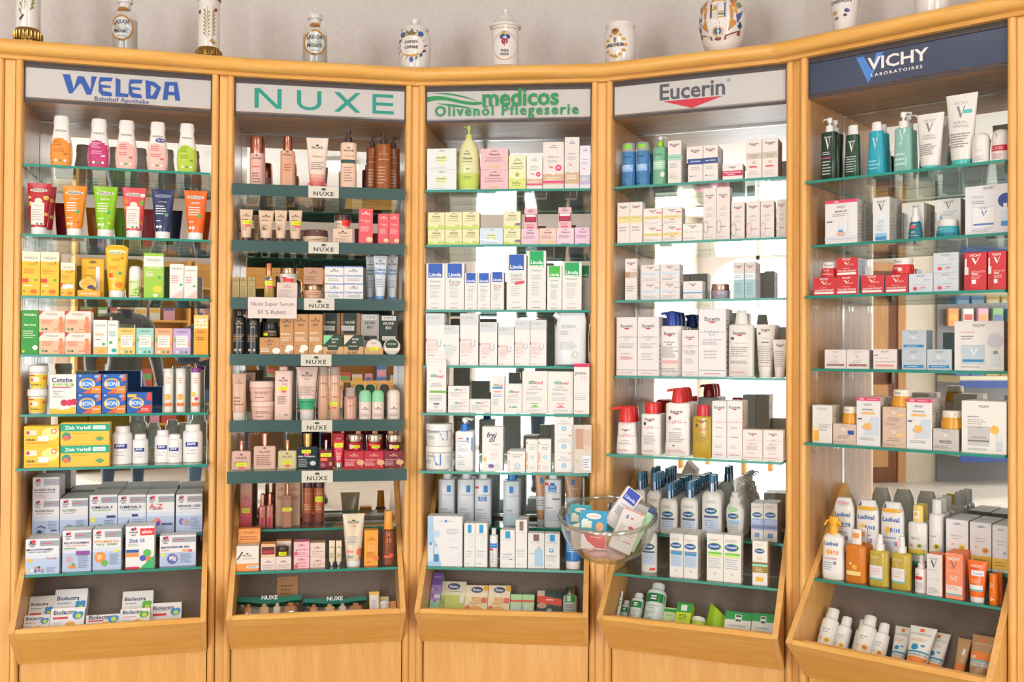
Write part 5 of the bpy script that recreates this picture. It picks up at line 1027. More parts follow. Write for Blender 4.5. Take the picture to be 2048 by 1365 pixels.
item('bag', 716, 1236, 664, 'clear travel pouch with green edging, right', [T('NUXE', .5, .88, .25, '#e8f0e8', 1), T('DES INDISPENSABLES VOYAGE', .5, .08, .5, '#d8e8dc', 1)], off=.075)
item('card', 505, 678, 505, 'upside-down kraft card leaning on the mat', [T('NUXE', .5, .12, .5, '#6a4a2c', 1), Ls(.2, .8, .3, .85, 7, '#8a6440')], off=.004, c='#b98a5c', d=.002)
item('box', 1256, 1340, 628, 'yellow-edged white small carton', [Rr(.12, .1, .88, .88, '#e6e2e4'), Rr(.2, .2, .6, .7, '#d4d0d8')], d=.03, off=.05, c='#eec04a', side=0)
item('box', 1345, 1418, 668, 'flat cream carton behind tiny tub', [Ls(.1, .9, .5, .9, 2, '#c8a868')], d=.02, off=.03, c='#ead9b4', side=0)
item('jar', 1345, 1432, 697, 'tiny white tub with yellow band', [Rr(.05, .1, .95, .5, '#e8d03c'), C(.5, .3, .15, '#e87a3c')], off=.07, c='#eee6dc', lf=.25, name='tub')
item('box', 1430, 1490, 705, 'small orange sachet box at the right end', [G([(0, .1), (.6, .5), (1, .1)], '#f6c07a')], d=.03, off=.06, c='#f09a5a', side=0)
# paper offer sign hanging from the third shelf strip
at(1, 2, 430, 590, 4.8756)
v_, z_ = SH[1][2]
def paper_sign():
    M = BM[1].to_3x3(); O = BM[1].translation; IN = M @ Vector((0, 1, 0)); U = M @ Vector((1, 0, 0))
    org = O+IN*(-v_-.0075); X = lambda v: 430+v/4.8756
    Y = lambda v: 590+v/4.8756
    a, c = hit(X(320), Y(228), org, IN), hit(X(798), Y(28), org, IN)
    W, H = (c-a).dot(U), c.z-a.z
    r = ob('paper_sign', None); tag(r, 'white paper discount sign hanging over the dark green shelf strip, second cabinet', 'sign')
    r.matrix_world = Matrix.Translation(a+U*W/2) @ Matrix((U, IN, Vector((0, 0, 1)))).transposed().to_4x4()
    bx('sheet', -W/2, W/2, 0, .0008, 0, H, mat('#dcccc4'), r)
    ob('sign_text', print_mesh('sign_text', [T('Nuxe Super Serum', .5, .66, .88, '#6a5a58', 0), T('50 % Rabatt', .49, .30, .58, '#6a5a58', 0)], W, H), r)
paper_sign()
# ------------------------------------------------------------------ middle cabinet
WHT, LT = '#eae3dc', '#a8a6aa'
at(2, 0, 810, 0, 3.412)
logo = lambda x=.5, y=.9, w=.3: [T('medi', x, y+.02, w*.5, '#6a7a9a', 1), Rr(x-w/2, y-.03, x+w/2, y-.015, '#6a7a9a')]
def heart(t='Olivenöl'): return logo(.5, .90, .26)+[C(.42, .52, .11, '#e2e6b8', 1.0), C(.58, .52, .11, '#d4dc98', 1.0), G([(.31, .50), (.5, .10), (.69, .50), (.5, .62)], '#dfe4ac'), T(t, .47, .57, .3, '#5a6a4a', 1), Ls(.3, .7, .40, .46, 1, '#8a9a7a'), Ls(.1, .8, .06, .1, 1, '#8aa0c0')]
stack(150, 350, [1160, 1015], ['white carton with green heart, lower of two', 'white carton with green heart, upper of two'], heart(), d=.06, c='#dfe0dc', cs='#c9cfb4')
item('bottle', 352, 510, 850, 'pale green olive lotion pump bottle', logo(.45, .58, .3)+[T('Olivenöl', .48, .49, .4, '#4a5a3a', 1), T('Körper-Balsam', .48, .44, .42, '#6a7a5a', 0), Rr(.32, .29, .62, .37, '#e8ecc8'), C(.5, .33, .1, '#9ab04a', .5), Rr(.05, .04, .95, .26, '#bfd05a'), G([(.05, .26), (.95, .26), (.95, .33), (.5, .28)], '#dfe3a0'), Ls(.3, .65, .18, .22, 2, '#6a7a3a')], off=.03, name='pump_bottle', c='#dcd9a0', cc='#c9cf74', prof=[(0, .80), (.01, .86), (.1, .94), (.3, 1), (.5, .97), (.64, .84), (.74, .58), (.79, .34), (.80, .3)], hb=.79, cw=.33, br=.55, cap='pump', sp=-.6, grip=.35, spl=1.5, fl=1)
pinko = logo(.5, .88, .3)+[T('Olivenöl', .5, .72, .38, '#5a4a4a', 1), T('Körperbalsam Rosé', .5, .55, .6, '#8a6a6a', 0), Ls(.15, .85, .36, .48, 2, '#a88088'), Rr(.3, .1, .7, .17, '#d8c27a')]
stack(515, 704, [1158, 1015], ['pink olive carton, lower of two', 'pink olive carton, upper of two'], pinko, d=.06, c='#eab8ba', cs='#dba4a8')
item('box', 708, 825, 1065, 'pale yellow-green olive carton', logo(.5, .9, .4)+[T('Olivenöl', .5, .78, .55, '#5a6a4a', 1), Ls(.12, .88, .6, .7, 2, '#9a9a6a'), Rr(.33, .36, .67, .52, '#e9e4b0'), C(.5, .44, .12, '#b8a85a'), G([(0, 0), (1, 0), (1, .36), (.5, .30), (0, .38)], '#d3dc7c'), Ls(.2, .8, .1, .24, 3, '#7a8a3a')], d=.045, c='#e9e4b4')
hya = lambda band, pk=1: logo(.5, .91, .4)+[T('Hyaluron', .5, .68, .52, '#6a6a72', 0), Ls(.2, .8, .56, .63, 2, LT), C(.33, .48, .07, '#e0a070', .7), C(.42, .46, .06, '#d85a7a', .7), Rr(0, .10, 1, .32, band), C(.5, .33, .07, '#efe8e2'), Ls(.15, .85, .18, .27, 2, '#efe8e2')]+([C(.74, .45, .15, '#d8407a'), T('3%', .74, .45, .14, '#f6e8ee', 1), Rr(0, .13, 1, .17, '#e0408a')] if pk else [])
item('box', 830, 938, 1068, 'white and tan carton with pink dot, small', hya('#d4b08e'), d=.045, c='#ece2da')
item('box', 942, 1085, 970, 'white and tan carton with pink dot, large', hya('#d0ac88'), d=.05, c='#e3d8d0')
item('box', 1090, 1190, 937, 'tallest slim white and tan carton', hya('#d0ac88', 0), d=.045, c='#e0d6d0')
item('box', 1193, 1280, 995, 'slim white and grey-lilac carton', hya('#b4b4bc', 0)+[Rr(0, .12, 1, .16, '#c8a8d8')], d=.045, c='#e2dae2')
at(2, 1, 820, 370, 5.055)
ol = lambda t: logo(.5, .92, .3)+[T('Olivenöl', .5, .76, .46, '#5a6444', 1), T(t, .5, .62, .56, '#7a8458', 0), Ls(.15, .85, .44, .54, 2, '#a8a880'), G([(0, 0), (1, 0), (1, .16), (.6, .26), (.3, .14), (0, .22)], '#c4d468'), C(.5, .2, .1, '#dfe6b0'), Ls(.7, .95, .2, .26, 1, '#d88a8a')]
for i, xl in enumerate((180, 355, 530)):
    p = ['left', 'second', 'third'][i]
    stack(xl, xl+171, [450-2*i, 280-3*i], [f'pale yellow olive carton, {p} column, lower', f'pale yellow olive carton, {p} column, upper'], ol('Gesichtspflege'), d=.05, c='#e6dfac', cs='#d8d09a')
item('box', 706, 940, 438, 'silver-blue carton with green heart', heart()+[G([(0, .3), (1, .1), (1, .2), (0, .38)], '#e6ecf2')], d=.06, c='#cfdbe6')
stack(945, 1118, [440, 270], ['pale yellow carton with violet tag, lower', 'pale yellow carton with violet tag, upper'], ol('Intensivcreme')+[Rr(.7, .16, .98, .3, '#8a60a8')], d=.05, c='#e9e2b4', cs='#d8d09a')
rosec = lambda t, dk=0: logo(.5, .9, .3)+[T('Olivenöl', .5, .74, .46, '#6a5a60', 1), Ls(.12, .88, .36, .58, 3, '#a8808c')]+([Rr(.25, 0, .75, .05, '#5a6478')] if dk else [Rr(.7, .14, .9, .2, '#e8b060')])
def display(xl, xr, yt, ds):
    item('box', xl, xr, yt, ds, logo(.5, .92, .4)+[T('Olivenöl', .5, .84, .4, '#6a4a54', 1), Rr(.05, .32, .95, .72, '#5a3038'), Rr(.12, .36, .88, .58, '#b41c4a'), Rr(.1, .58, .9, .70, '#e6e2e0'), Ls(.15, .85, .14, .24, 2, '#b87080'), Rr(.2, .03, .75, .09, '#d84a6a')], on=1, d=.05, c='#e8b6ba', side=0)
item('box', 1125, 1303, 445, 'pink olive carton below left display pack', rosec(''), d=.055, c='#e6c0cc')
display(1155, 1285, 238, 'pink display pack with red jar window, left')
item('box', 1306, 1478, 440, 'peach olive carton', rosec(''), d=.055, c='#f0c4b2')
item('box', 1481, 1658, 436, 'pale pink carton below right display pack', rosec('', 1), d=.055, c='#e6c8d2')
display(1500, 1632, 228, 'pink display pack with red jar window, right')
item('box', 1663, 1840, 432, 'lilac pink olive carton at the right', rosec('', 1), d=.055, c='#e6c0d4')
at(2, 2, 820, 370, 5.055)
def lin_(t, col, hb=.30, plus=0, t2='', tag_=0):
    e = [Rr(.12, 1-hb-.005, .87, .995, col), T('Linola', .5, 1-hb*.80, .64, '#f0f2f4', 1)]
    if plus: e += [Rr(.55, 1-hb-.035, .93, 1-hb+.0, '#f0f4ee'), T('PLUS', .74, 1-hb-.015, .34, col, 1, 1, .25)]
    y = 1-hb-.09
    e += [T(t, .5, y, .56, '#5a8aa0' if not plus else '#4aa070', 0)]
    if t2: e += [T(t2, .5, y-.055, .56, '#d87a5a', 0)]
    e += [Ls(.22, .8, y-.16, y-.07, 3, '#9ac0b4' if plus else '#9ab4c4'), Ls(.22, .72, .24, y-.19, 6, '#c4c0c0'), Rr(.28, .12, .70, .15, '#d4d0cc'), Ls(.25, .78, .03, .06, 1, '#8a8a8a')]
    if tag_: e += [G([(.42, .45), (.9, .48), (.9, .53), (.42, .50)], '#e04a5c')]
    return e
BL, GR, G2 = '#2456b4', '#17a55a', '#3fb53c'
for xl, xr, yt, c, hb, pl, t, t2, ds, tg in ((163, 353, 795, BL, .30, 0, 'Shampoo', '', 'white carton with blue square, far left', 0), (357, 550, 795, BL, .30, 0, 'Forte', 'Shampoo', 'white carton with blue square and orange title', 0), (555, 679, 890, BL, .27, 0, 'Gesicht', '', 'short white carton with blue square, left of three', 0), (683, 813, 890, BL, .27, 0, 'Gesicht', '', 'short white carton with blue square, middle of three', 0), (818, 950, 880, BL, .26, 0, 'Schutz', 'Balsam', 'short white carton with blue square, right of three', 0), (978, 1178, 703, BL, .28, 0, 'Dusch', 'und Wasch', 'tall white carton with blue square and red tag', 1), (1188, 1375, 668, GR, .24, 1, 'Hautmilch', '', 'tallest white carton with green square', 0), (1387, 1535, 818, G2, .25, 1, 'Kopfhaut', '', 'short white carton with bright green square', 0), (1540, 1736, 785, GR, .26, 1, 'Shampoo', '', 'wide white carton with green square, right', 0)):
    item('box', xl, xr, yt, ds, lin_(t, c, hb, pl, t2, tg), d=.05, c=WHT, cs='#e0d8d0')
item('box', 1700, 1828, 815, 'green-squared white carton half hidden at the right', lin_('Shampoo', GR, .26, 1), d=.05, off=.085, c='#ded8d2')
at(2, 3, 820, 600, 5.12)
def eub(ch='U', red=1, g=.35): return [Rr(0, .78, 1, 1, '#d3d3d4'), T('EUBOS', .40, .92, .62, '#a4a6aa', 0), T(ch, .70, .42, .28, '#b9c0c8', 1, 1.25), Rr(0, .46, .05, .49, '#3a5ab0' if red else '#3a9a9a'), Rr(0, .49, .05, .52, '#d8404c' if red else '#3a9a9a'), Ls(.08, .62, .46, .52, 2, '#e09a9a' if red else '#8ab8b8'), Ls(.08, .72, .24, .44, 8, '#e0b4b0' if red else '#bcc8c8'), Ls(.1, .5, .18, .21, 1, '#e08a8a'), Ls(.08, .38, .03, .06, 1, LT)]
for xl, xr, yt, ch, r, ds in ((163, 352, 142, 'U', 1, 'tall white carton with grey top, far left'), (348, 503, 262, 'O', 0, 'short white carton with teal print'), (512, 700, 142, 'U', 1, 'tall white carton with grey top, third from left'), (713, 893, 230, 'U', 1, 'medium white carton with grey top'), (903, 1066, 272, 'U', 1, 'short white carton with grey top'), (1072, 1230, 207, 'U', 1, 'white carton with grey top, left of a pair'), (1233, 1396, 207, 'U', 1, 'white carton with grey top, right of a pair')):
    item('box', xl, xr, yt, ds, eub(ch, r), d=.055, c='#e9e4de', cs='#d9d2c8')
item('pouch', 1475, 1805, 130, 'white refill pouch with corner spout', [T('EUBOS', .45, .74, .42, '#b0b2b4', 0, 1, .2), Ls(.2, .5, .58, .66, 2, LT), Ls(.2, .75, .3, .46, 5, '#c4c2c4'), C(.66, .22, .10, '#b9d0a4'), C(.66, .22, .07, '#e6e6e4')], off=.012, c='#e2e2e4', cc='#e8e8e8')
at(2, 4, 820, 600, 5.12)
def seb(w=.6, y=.7, x=.45): return [T('seba', x-.13*w/.6*.9, y, w*.5, '#3f9a70', 1, 1.5), T('med', x+.2*w/.6*.9, y-.018, w*.46, '#e05060', 1, 1.2)]
item('box', 172, 370, 610, 'tall white wash emulsion carton with green stripe', [C(.72, .77, .1, '#f0d0cc')]+seb(.66, .70, .5)+[T('WASCH', .5, .54, .46, '#8a8e94', 0), T('EMULSION', .5, .50, .62, '#8a8e94', 0), Rr(.15, .37, 1, .41, '#6ab03c'), Ls(.15, .9, .22, .33, 4, LT), Rr(.36, .15, .66, .18, '#4a6a80'), C(.5, .11, .1, '#c4c8cc'), Ls(.1, .9, .02, .05, 1, LT), Rr(0, .95, 1, .955, '#b4b0ac')], d=.06, c=WHT, off=.02)
wr = seb(.4, .76, .48)+[C(.8, .80, .06, '#f0c8c8'), T('REINIGENDES WASCHSTÜCK', .5, .52, .8, LT, 0, 1.4), Ls(.12, .7, .2, .42, 3, '#c4c2c4')]
stack(390, 605, [1022, 885], ['white soap carton, lower of two', 'white soap carton, upper of two'], wr, d=.045, c=WHT, off=.03)
item('box', 608, 824, 1020, 'white soap carton lying alone', wr, d=.045, c=WHT, off=.03)
item('box', 830, 969, 783, 'slim white carton with blue stripe', seb(.66, .77, .5)+[Rr(.12, .66, .86, .71, '#3a90c4'), Rr(.2, .56, .76, .59, '#e87a7a'), Ls(.12, .85, .42, .52, 2, '#8ab8e0'), Ls(.15, .6, .22, .38, 4, LT), C(.7, .84, .08, '#f0c8c8')], d=.04, c=WHT, off=.03)
item('box', 973, 1146, 862, 'white carton with green script mark', seb(.62, .75, .5)+[T('FLÜSSIGES', .5, .62, .56, LT, 0), T('WASCHSTÜCK', .5, .56, .62, LT, 0), Ls(.12, .9, .34, .5, 5, '#c4c2c4'), Rr(.4, .19, .7, .23, '#4a9a70'), C(.3, .21, .06, '#4a9a70', .6)], d=.045, c=WHT, off=.03)
for xl, xr, yt, t, c, ds in ((1150, 1411, 733, 'WASCHLOTION', '#7ac04a', 'large white carton with green leaf'), (1413, 1675, 738, 'WASCHGEL', '#e0707a', 'large white carton with red marks')):
    item('box', xl, xr, yt, ds, seb(.56, .75, .5)+[T('INTIM-', .48, .63, .28, '#8a8e94', 0), T(t, .48, .57, .6, '#8a8e94', 0), Ls(.15, .7, .44, .51, 2, '#a8b4b0'), Rr(.80, .44, .96, .51, '#e0ecc8' if c[1] == '7' else '#f4dcdc'), Ls(.15, .85, .30, .4, 4, '#c4c2c4'), Rr(.33, .23, .65, .245, c), Rr(.33, .14, .65, .155, c), C(.5, .18, .1, c, .3), Ls(.2, .8, .06, .09, 1, LT)], d=.06, c=WHT, off=.03)
item('box', 1680, 1870, 655, 'white carton with crimson top edge', [Rr(0, .935, 1, 1, '#d42c5c'), T('EXCIPIAL', .45, .81, .74, '#4a4448', 1), T('10', .66, .71, .44, '#e8c8d8', 1), C(.1, .77, .03, '#5a5a5a'), T('U10 LIPOLOTIO', .45, .41, .7, '#c8a8b0', 0), Rr(0, .365, 1, .37, '#c4bcbc'), Ls(.06, .9, .28, .35, 2, LT), Ls(.06, .7, .04, .08, 1, '#e0a0a0')], d=.06, c=WHT, off=.012)
at(2, 5, 820, 810, 5.055)
cv = lambda j: [T('CeraVe', .36 if j else .22, .66, .46, '#3a4a6a', 0), G([(.55, .72), (.86, .72), (.86, .28), (.70, .28)], '#1f74bc'), T('Ve', .62, .66, .16, '#e8f0f6', 1), Ls(.12, .45, .3, .48, 2, '#8a9ab0'), Rr(.08, .68, .2, .72, '#e0505c')]
cv2 = [T('CeraVe', .26, .60, .36, '#3a4a6a', 0), G([(.34, .68), (.64, .68), (.64, .2), (.46, .2)], '#1f74bc'), T('Ve', .40, .62, .12, '#e8f0f6', 1), Ls(.03, .3, .24, .44, 2, '#8a9ab0'), Ls(.82, .96, .3, .6, 3, '#c4c8cc')]
item('jar', 135, 412, 425, 'large white cream tub, lower of two', cv2, off=.03, c='#e6e2dc', cc='#ece8e2', lf=.26, lw=1.0, bw=.98, bt=.97, name='tub')
item('jar', 140, 412, 198, 'large white cream tub, upper of two', cv(1), on=1, c='#e6e2dc', cc='#ece8e2', lf=.3, lw=1.0, bw=.98, bt=.97, name='tub', lt=.99)
item('bottle', 457, 640, 135, 'white lotion bottle with blue pump collar', [T('CeraVe', .40, .56, .56, '#3a4a6a', 0), Rr(.16, .60, .45, .62, '#e0505c'), G([(.60, .625), (.96, .625), (.96, .35)], '#1f74bc'), T('Ve', .80, .56, .2, '#e8f0f6', 1), T('Feuchtigkeits-', .38, .49, .46, '#6a8ab8', 0), T('lotion', .27, .455, .22, '#6a8ab8', 0), Ls(.15, .7, .36, .43, 3, '#a8b4c4'), T('Lait', .25, .29, .16, '#6a8ab8', 0), T('hydratant', .35, .25, .38, '#5a7ab0', 0), Ls(.15, .6, .1, .2, 3, '#b4bcc8')], off=.03, name='pump_bottle', c='#ece8e6', cc='#ece8e6', c2='#1f6fc4', hb=.755, cw=.48, nk=.45, sh=.03, br=.5, e=5, cap='pump', sp=.9, grip=.5, spl=1.6, rows=1, gap=.01)
item('box', 730, 940, 225, 'white oil carton with lavender picture', [T('frei', .46, .82, .46, '#2c3a5a', 1, 1, .25), T('öl', .48, .72, .26, '#2c3a5a', 1, 1, .25), C(.5, .775, .03, '#d84a4c'), Ls(.5, .9, .58, .63, 2, '#c0a0a0'), C(.42, .32, .40, '#dfe0ec'), C(.42, .32, .38, '#ece8e2'), T('VitamineÖl', .5, .49, .42, '#b8b4b0', 0), Ls(.4, .8, .26, .43, 5, '#e8b4b4'), C(.14, .27, .08, '#e8c070', 1.5), C(.44, .12, .14, '#7a60a8', .7), C(.72, .12, .1, '#d4d8d4')], d=.05, c='#e9e4de', off=.02)
dt = lambda y: [T('DR. THEISS', .1, .35 if y else .3, .5, '#f0843c', 1, .8, 0, 90), Rr(.06, .86, .16, .93, '#f0843c'), T('NACHTKERZEN', .58, .84, .58, '#8a8a8e', 0, 1.2), Ls(.3, .86, .68, .78, 2, LT), C(.56, .46 if y else .3, .16, '#a8cfe0'), C(.56, .46 if y else .3, .07, '#e9e4de'), Ls(.35, .9, .1, .2, 2, '#c4c2c4')]
item('box', 985, 1165, 472, 'small white carton with orange side print', dt(0), d=.04, c='#e9e4dc', off=.015, rows=1, gap=.02)
item('box', 1172, 1292, 355, 'slim white carton with orange side print, left', dt(1), d=.04, c='#e9e4dc', off=.015)
item('box', 1295, 1425, 352, 'slim white carton with orange side print, right', dt(1), d=.04, c='#e9e4dc', off=.015)
ff = [Rr(.74, .92, .86, .99, '#f0983c'), T('NACHTKERZEN', .5, .62, .66, '#8a8a8e', 0, -1.1), Ls(.3, .7, .7, .8, 2, LT), C(.5, .34, .13, '#8ac0dc'), C(.5, .34, .05, '#dfeaf0')]
stack(1462, 1652, [485, 305, 125], ['white cube carton, bottom of three', 'white cube carton, middle of three', 'white cube carton, top of three'], ff, d=.06, c='#e9e4de', off=.03)
item('leaf', 1665, 1838, 205, 'pile of glossy brochures leaning at the right', [Rr(.04, .5, .55, .92, '#c49a80'), Rr(.5, .55, .96, .9, '#d8b8a0'), C(.7, .5, .16, '#e0c4b0', 1.6), Rr(.45, .06, .95, .36, '#e6e8ec'), Ls(.5, .9, .1, .3, 4, '#8a96a8'), C(.15, .25, .12, '#c8c89a')], off=.012, c='#d9cdc0', n=6, rot=14)
at(2, 6, 820, 810, 5.055)
lrp = lambda t=0: [Rr(.56 if t == 0 else .40, .63, .80 if t == 0 else .62, .76, '#2c86cc'), T('LA ROCHE-POSAY', .6, .575, .66, '#8a949c', 0, 1.2), T('LIPIKAR', .38, .30, .42, '#6a6e74', 0), Ls(.2, .9, .12, .25, 4, '#b4b8c0')]
for xl, xr, yt, ds, t in ((282, 446, 690, 'white lotion bottle with blue mark, far left', 0), (475, 645, 690, 'white lotion bottle with blue mark, second from left', 0), (650, 820, 690, 'white lotion bottle with blue mark and test sticker', 1)):
    item('bottle', xl, xr, yt, ds, lrp()+([Rr(.25, .46, .75, .55, '#3a80c8'), T('JETZT', .5, .525, .3, '#e8f0f6', 1), T('TESTEN', .5, .485, .36, '#e8f0f6', 1), Rr(.04, .70, .28, .74, '#e84a5c')] if t else []), off=.03, name='lotion_bottle', c='#dfe2e6', cc='#e6e6e6', hb=.88, cw=.48, nk=.45, sh=.02, br=.6, e=3.4, cfl=.78, rows=1 if t == 0 else 0, gap=.01)
item('bottle', 937, 1110, 700, 'pale micellar bottle with blue cap', lrp(1)+[Rr(.02, .02, .98, .22, '#c4d8e4')], off=.025, name='micellar_bottle', c='#d3dde2', cc='#1f78c0', hb=.865, cw=.5, nk=.5, sh=.02, br=.6, e=3.4, cfl=.8, rows=1, gap=.01)
item('tube', 1260, 1395, 690, 'beige tube half behind a white bottle', [Rr(.4, .80, .6, .9, '#3a86c0'), Rr(.05, .3, .95, .55, '#d9dae0'), Ls(.2, .8, .36, .5, 3, '#8a8a94')], off=.05, c='#c9966a', cc='#e4e0dc', ch=.12)
item('bottle', 1356, 1530, 690, 'white lotion bottle with red and blue stickers', [Rr(.36, .77, .62, .82, '#2c86cc'), Rr(.24, .66, .72, .77, '#2f80cc'), T('JETZT', .48, .74, .3, '#e8f0f6', 1), T('TESTEN', .48, .69, .36, '#e8f0f6', 1), Rr(.05, .77, .28, .82, '#e84a5c'), T('LA ROCHE-POSAY', .5, .635, .7, '#8a949c', 0, 1.2), Rr(.46, .51, .9, .535, '#6a7a90'), T('LIPIKAR', .3, .36, .42, '#6a7078', 0), Ls(.1, .9, .12, .32, 6, '#b0c0d0')], off=.015, name='lotion_bottle', c='#e6e6e8', cc='#e6e4e2', hb=.88, cw=.5, nk=.46, sh=.02, br=.6, e=3.4, cfl=.8)
item('tube', 1560, 1745, 725, 'brown tube with blue mark behind the bowl', [Rr(.38, .82, .56, .92, '#2c78b8'), Ls(.15, .85, .72, .78, 1, '#e0c8b0'), Rr(.05, .18, .95, .58, '#ced2dc'), C(.68, .63, .04, '#3a80b8'), Ls(.15, .85, .3, .52, 4, '#8a8e9a')], off=.03, c='#b98d64', cc='#e4e0dc', ch=.1)
item('box', 1746, 1796, 745, 'slim red and white carton at the right edge', [Rr(0, 0, 1, .25, '#2f74bc'), C(.5, .6, .3, '#d8505c', 1.5)], d=.04, off=.03, c='#dcd6d4', side=0)
at(2, 7, 820, 1000, 3.74)
item('box', 120, 392, 125, 'large white skincare gift carton with blue picture', [G([(0, 0), (.42, 0), (.18, .6), (.16, 1), (0, 1)], '#a8c8e0'), T('LA ROCHE-POSAY', .52, .90, .4, '#8a949c', 0, 1.2), Rr(.5, .88, .55, .93, '#2c86cc'), Ls(.55, .95, .64, .76, 4, '#a8acb4'), Rr(.56, .17, .93, .52, '#d6dade'), Rr(.57, .18, .92, .51, '#e6e4e4'), T('TOLERIANE', .75, .38, .26, '#8a8e94', 0), C(.26, .65, .1, '#b8d4e8'), Rr(.19, .09, .32, .24, '#3f80b4'), Rr(.21, .24, .29, .40, '#d8e0e6'), C(.25, .42, .03, '#8ab0cc', 1.5), Rr(.02, .1, .16, .45, '#d4dce4'), Rr(.06, .42, .12, .48, '#3a86c0')], d=.06, off=.012, c='#e6e4e2', side=0)
lc = lambda c='#1f9ad0', t='TOLERIANE': [Rr(.34, .78, .68, .97, c), T('LA ROCHE-POSAY', .5, .74, .74, '#a8acb4', 0, 1.3), T(t, .45, .36, .7, '#7a7e84', 0), Ls(.12, .85, .22, .32, 3, '#c0c4c8'), Ls(.12, .6, .06, .1, 1, '#9ac0dc')]
item('box', 405, 486, 178, 'slim white carton with blue mark, left of pair', lc()+[T('CICA', .6, .6, .34, '#d4dce0', 0, 1, 0, 90)], d=.05, off=.015, c='#e9e6e0')
item('box', 488, 578, 178, 'slim white carton with blue mark, right of pair', lc()+[T('CICA', .6, .6, .34, '#d4dce0', 0, 1, 0, 90)], d=.05, off=.015, c='#e9e6e0')
item('bottle', 592, 655, 218, 'small white spray with blue and red stickers', [Rr(.08, .50, .92, .62, '#2f80cc'), T('JETZT TESTEN', .5, .56, .76, '#e8f0f6', 1), Rr(.05, .43, .5, .49, '#e84a5c'), Ls(.3, .7, .12, .38, 5, '#b4b8c0')], off=.02, name='spray_bottle', c='#e8e4e2', cc='#d8d8d6', hb=.83, cw=.55, nk=.5, sh=.03, br=1.0, cfl=.55)
item('box', 675, 785, 228, 'white carton with wide blue mark', lc()+[Ls(.6, .9, .2, .26, 1, '#3a70a8')], d=.05, off=.015, c='#e9e6e0')
item('box', 790, 876, 152, 'tall slim white carton with brown mark', lc('#8a6a5c', 'HYALU'), d=.045, off=.018, c='#e9e6e0', rows=1, gap=.002)
item('box', 882, 1004, 252, 'white carton with pale blue bottle picture', lc('#7a5c50', 'HYALU')[:2]+[Rr(.42, .06, .92, .5, '#a8cce4'), C(.67, .5, .25, '#a8cce4', .5), Rr(.56, .55, .78, .62, '#a8cce4'), T('HYALU', .26, .42, .36, '#7a7e84', 0)], d=.045, off=.02, c='#e9e6e0')
item('box', 1007, 1120, 256, 'white carton with round blue drop', lc('#1f9ad0', 'PURIFIANT')+[C(.45, .52, .14, '#3a9ac0'), C(.45, .53, .07, '#e9f0f2')], d=.045, off=.022, c='#e9e6e0')
item('tube', 1155, 1285, 115, 'bright blue tube with white cap below bowl', [Ls(.15, .85, .3, .5, 5, '#c8dcf0'), C(.3, .8, .08, '#e0e8f0')], off=.02, c='#2272bc', cc='#e6e2de', cw=.84, ch=.14)
at(2, 'bin', 820, 1000, 3.74)
item('box', 88, 243, 545, 'violet and mint green carton at far left', [Rr(0, .72, 1, 1, '#8a62c0'), Rr(0, .36, 1, .72, '#b49ad8')]+[C(.2+.28*(i % 3), .35+.13*(i//3), .14, ['#b4e0c0', '#b46ac0'][i % 2]) for i in range(8)]+[T('OIOU+', .5, .90, .7, '#e4d8f0', 1), Rr(.4, .42, .95, .5, '#efe8f0')], off=.05, d=.045, c='#9cdcb8', side=0)
rit = lambda t: [C(.5, .86, .26, '#4a5070', .55), T('Ritex', .5, .86, .36, '#e8ecf0', 1)]+t
item('box', 240, 420, 612, 'cream and olive green box', rit([Rr(0, 0, 1, .62, '#c4cc6a'), G([(0, .6), (.5, .66), (1, .58), (1, .7), (0, .72)], '#e4dcb8'), T('PRO NATURE', .55, .72, .44, '#6a6a50', 0), T('CLASSIC', .1, .3, .5, '#6a7a2c', 0, 1, 0, 90), Rr(.8, .42, .94, .6, '#e9e4d8')]), off=.045, d=.04, c='#e0d6bc', side=0, rows=1, gap=.001)
bee = rit([Rr(0, .82, .0, .82, '#f0b04c'), T('BEE', .5, .58, .4, '#e8a04c', 1), T('HAPPY', .5, .46, .6, '#e8a04c', 1), C(.85, .55, .14, '#e8705c'), C(.15, .3, .14, '#e8804c'), C(.5, .25, .3, '#f0b45c', .7), C(.8, .2, .14, '#e87050'), C(.2, .12, .1, '#8fb86a'), C(.9, .9, .12, '#f0b43c')])
item('box', 418, 585, 640, 'cream carton with orange flowers, left of two', bee, off=.045, d=.04, c='#efdcba', ct='#f0a83c', side=0)
item('box', 588, 752, 642, 'cream carton with orange flowers, right of two', bee, off=.045, d=.04, c='#efdcba', ct='#f0a83c', side=0)
gl = [Rr(0, .70, 1, .78, '#e0604c'), Rr(.2, .06, .46, .62, '#d8dcd4'), Rr(.55, .06, .8, .62, '#d0d8d0'), G([(0, 0), (1, 0), (1, .06), (0, .12)], '#4fae5a')]
item('box', 752, 838, 708, 'small green carton with red band, left', gl, off=.045, d=.03, c='#b4dca4', side=0)
item('box', 841, 930, 710, 'small green carton with red band, right', gl, off=.045, d=.03, c='#b4dca4', side=0)
item('box', 952, 1137, 682, 'dark green carton with red band and pump picture', [Rr(0, 0, 1, .3, '#3fa04a'), G([(0, .6), (1, .5), (1, .72), (0, .86)], '#e0503c'), T('extra', .5, .70, .3, '#f6e4dc', 1), Rr(.0, .82, .3, 1, '#d8b4a0'), C(.2, .5, .2, '#c89a80', .6), Rr(.42, .02, .6, .4, '#b4b4b0'), Rr(.72, .8, .95, .96, '#2c3a3a'), Ls(.65, .95, .1, .28, 4, '#d0e8c8')], off=.045, d=.04, c='#3a4a42', side=0)
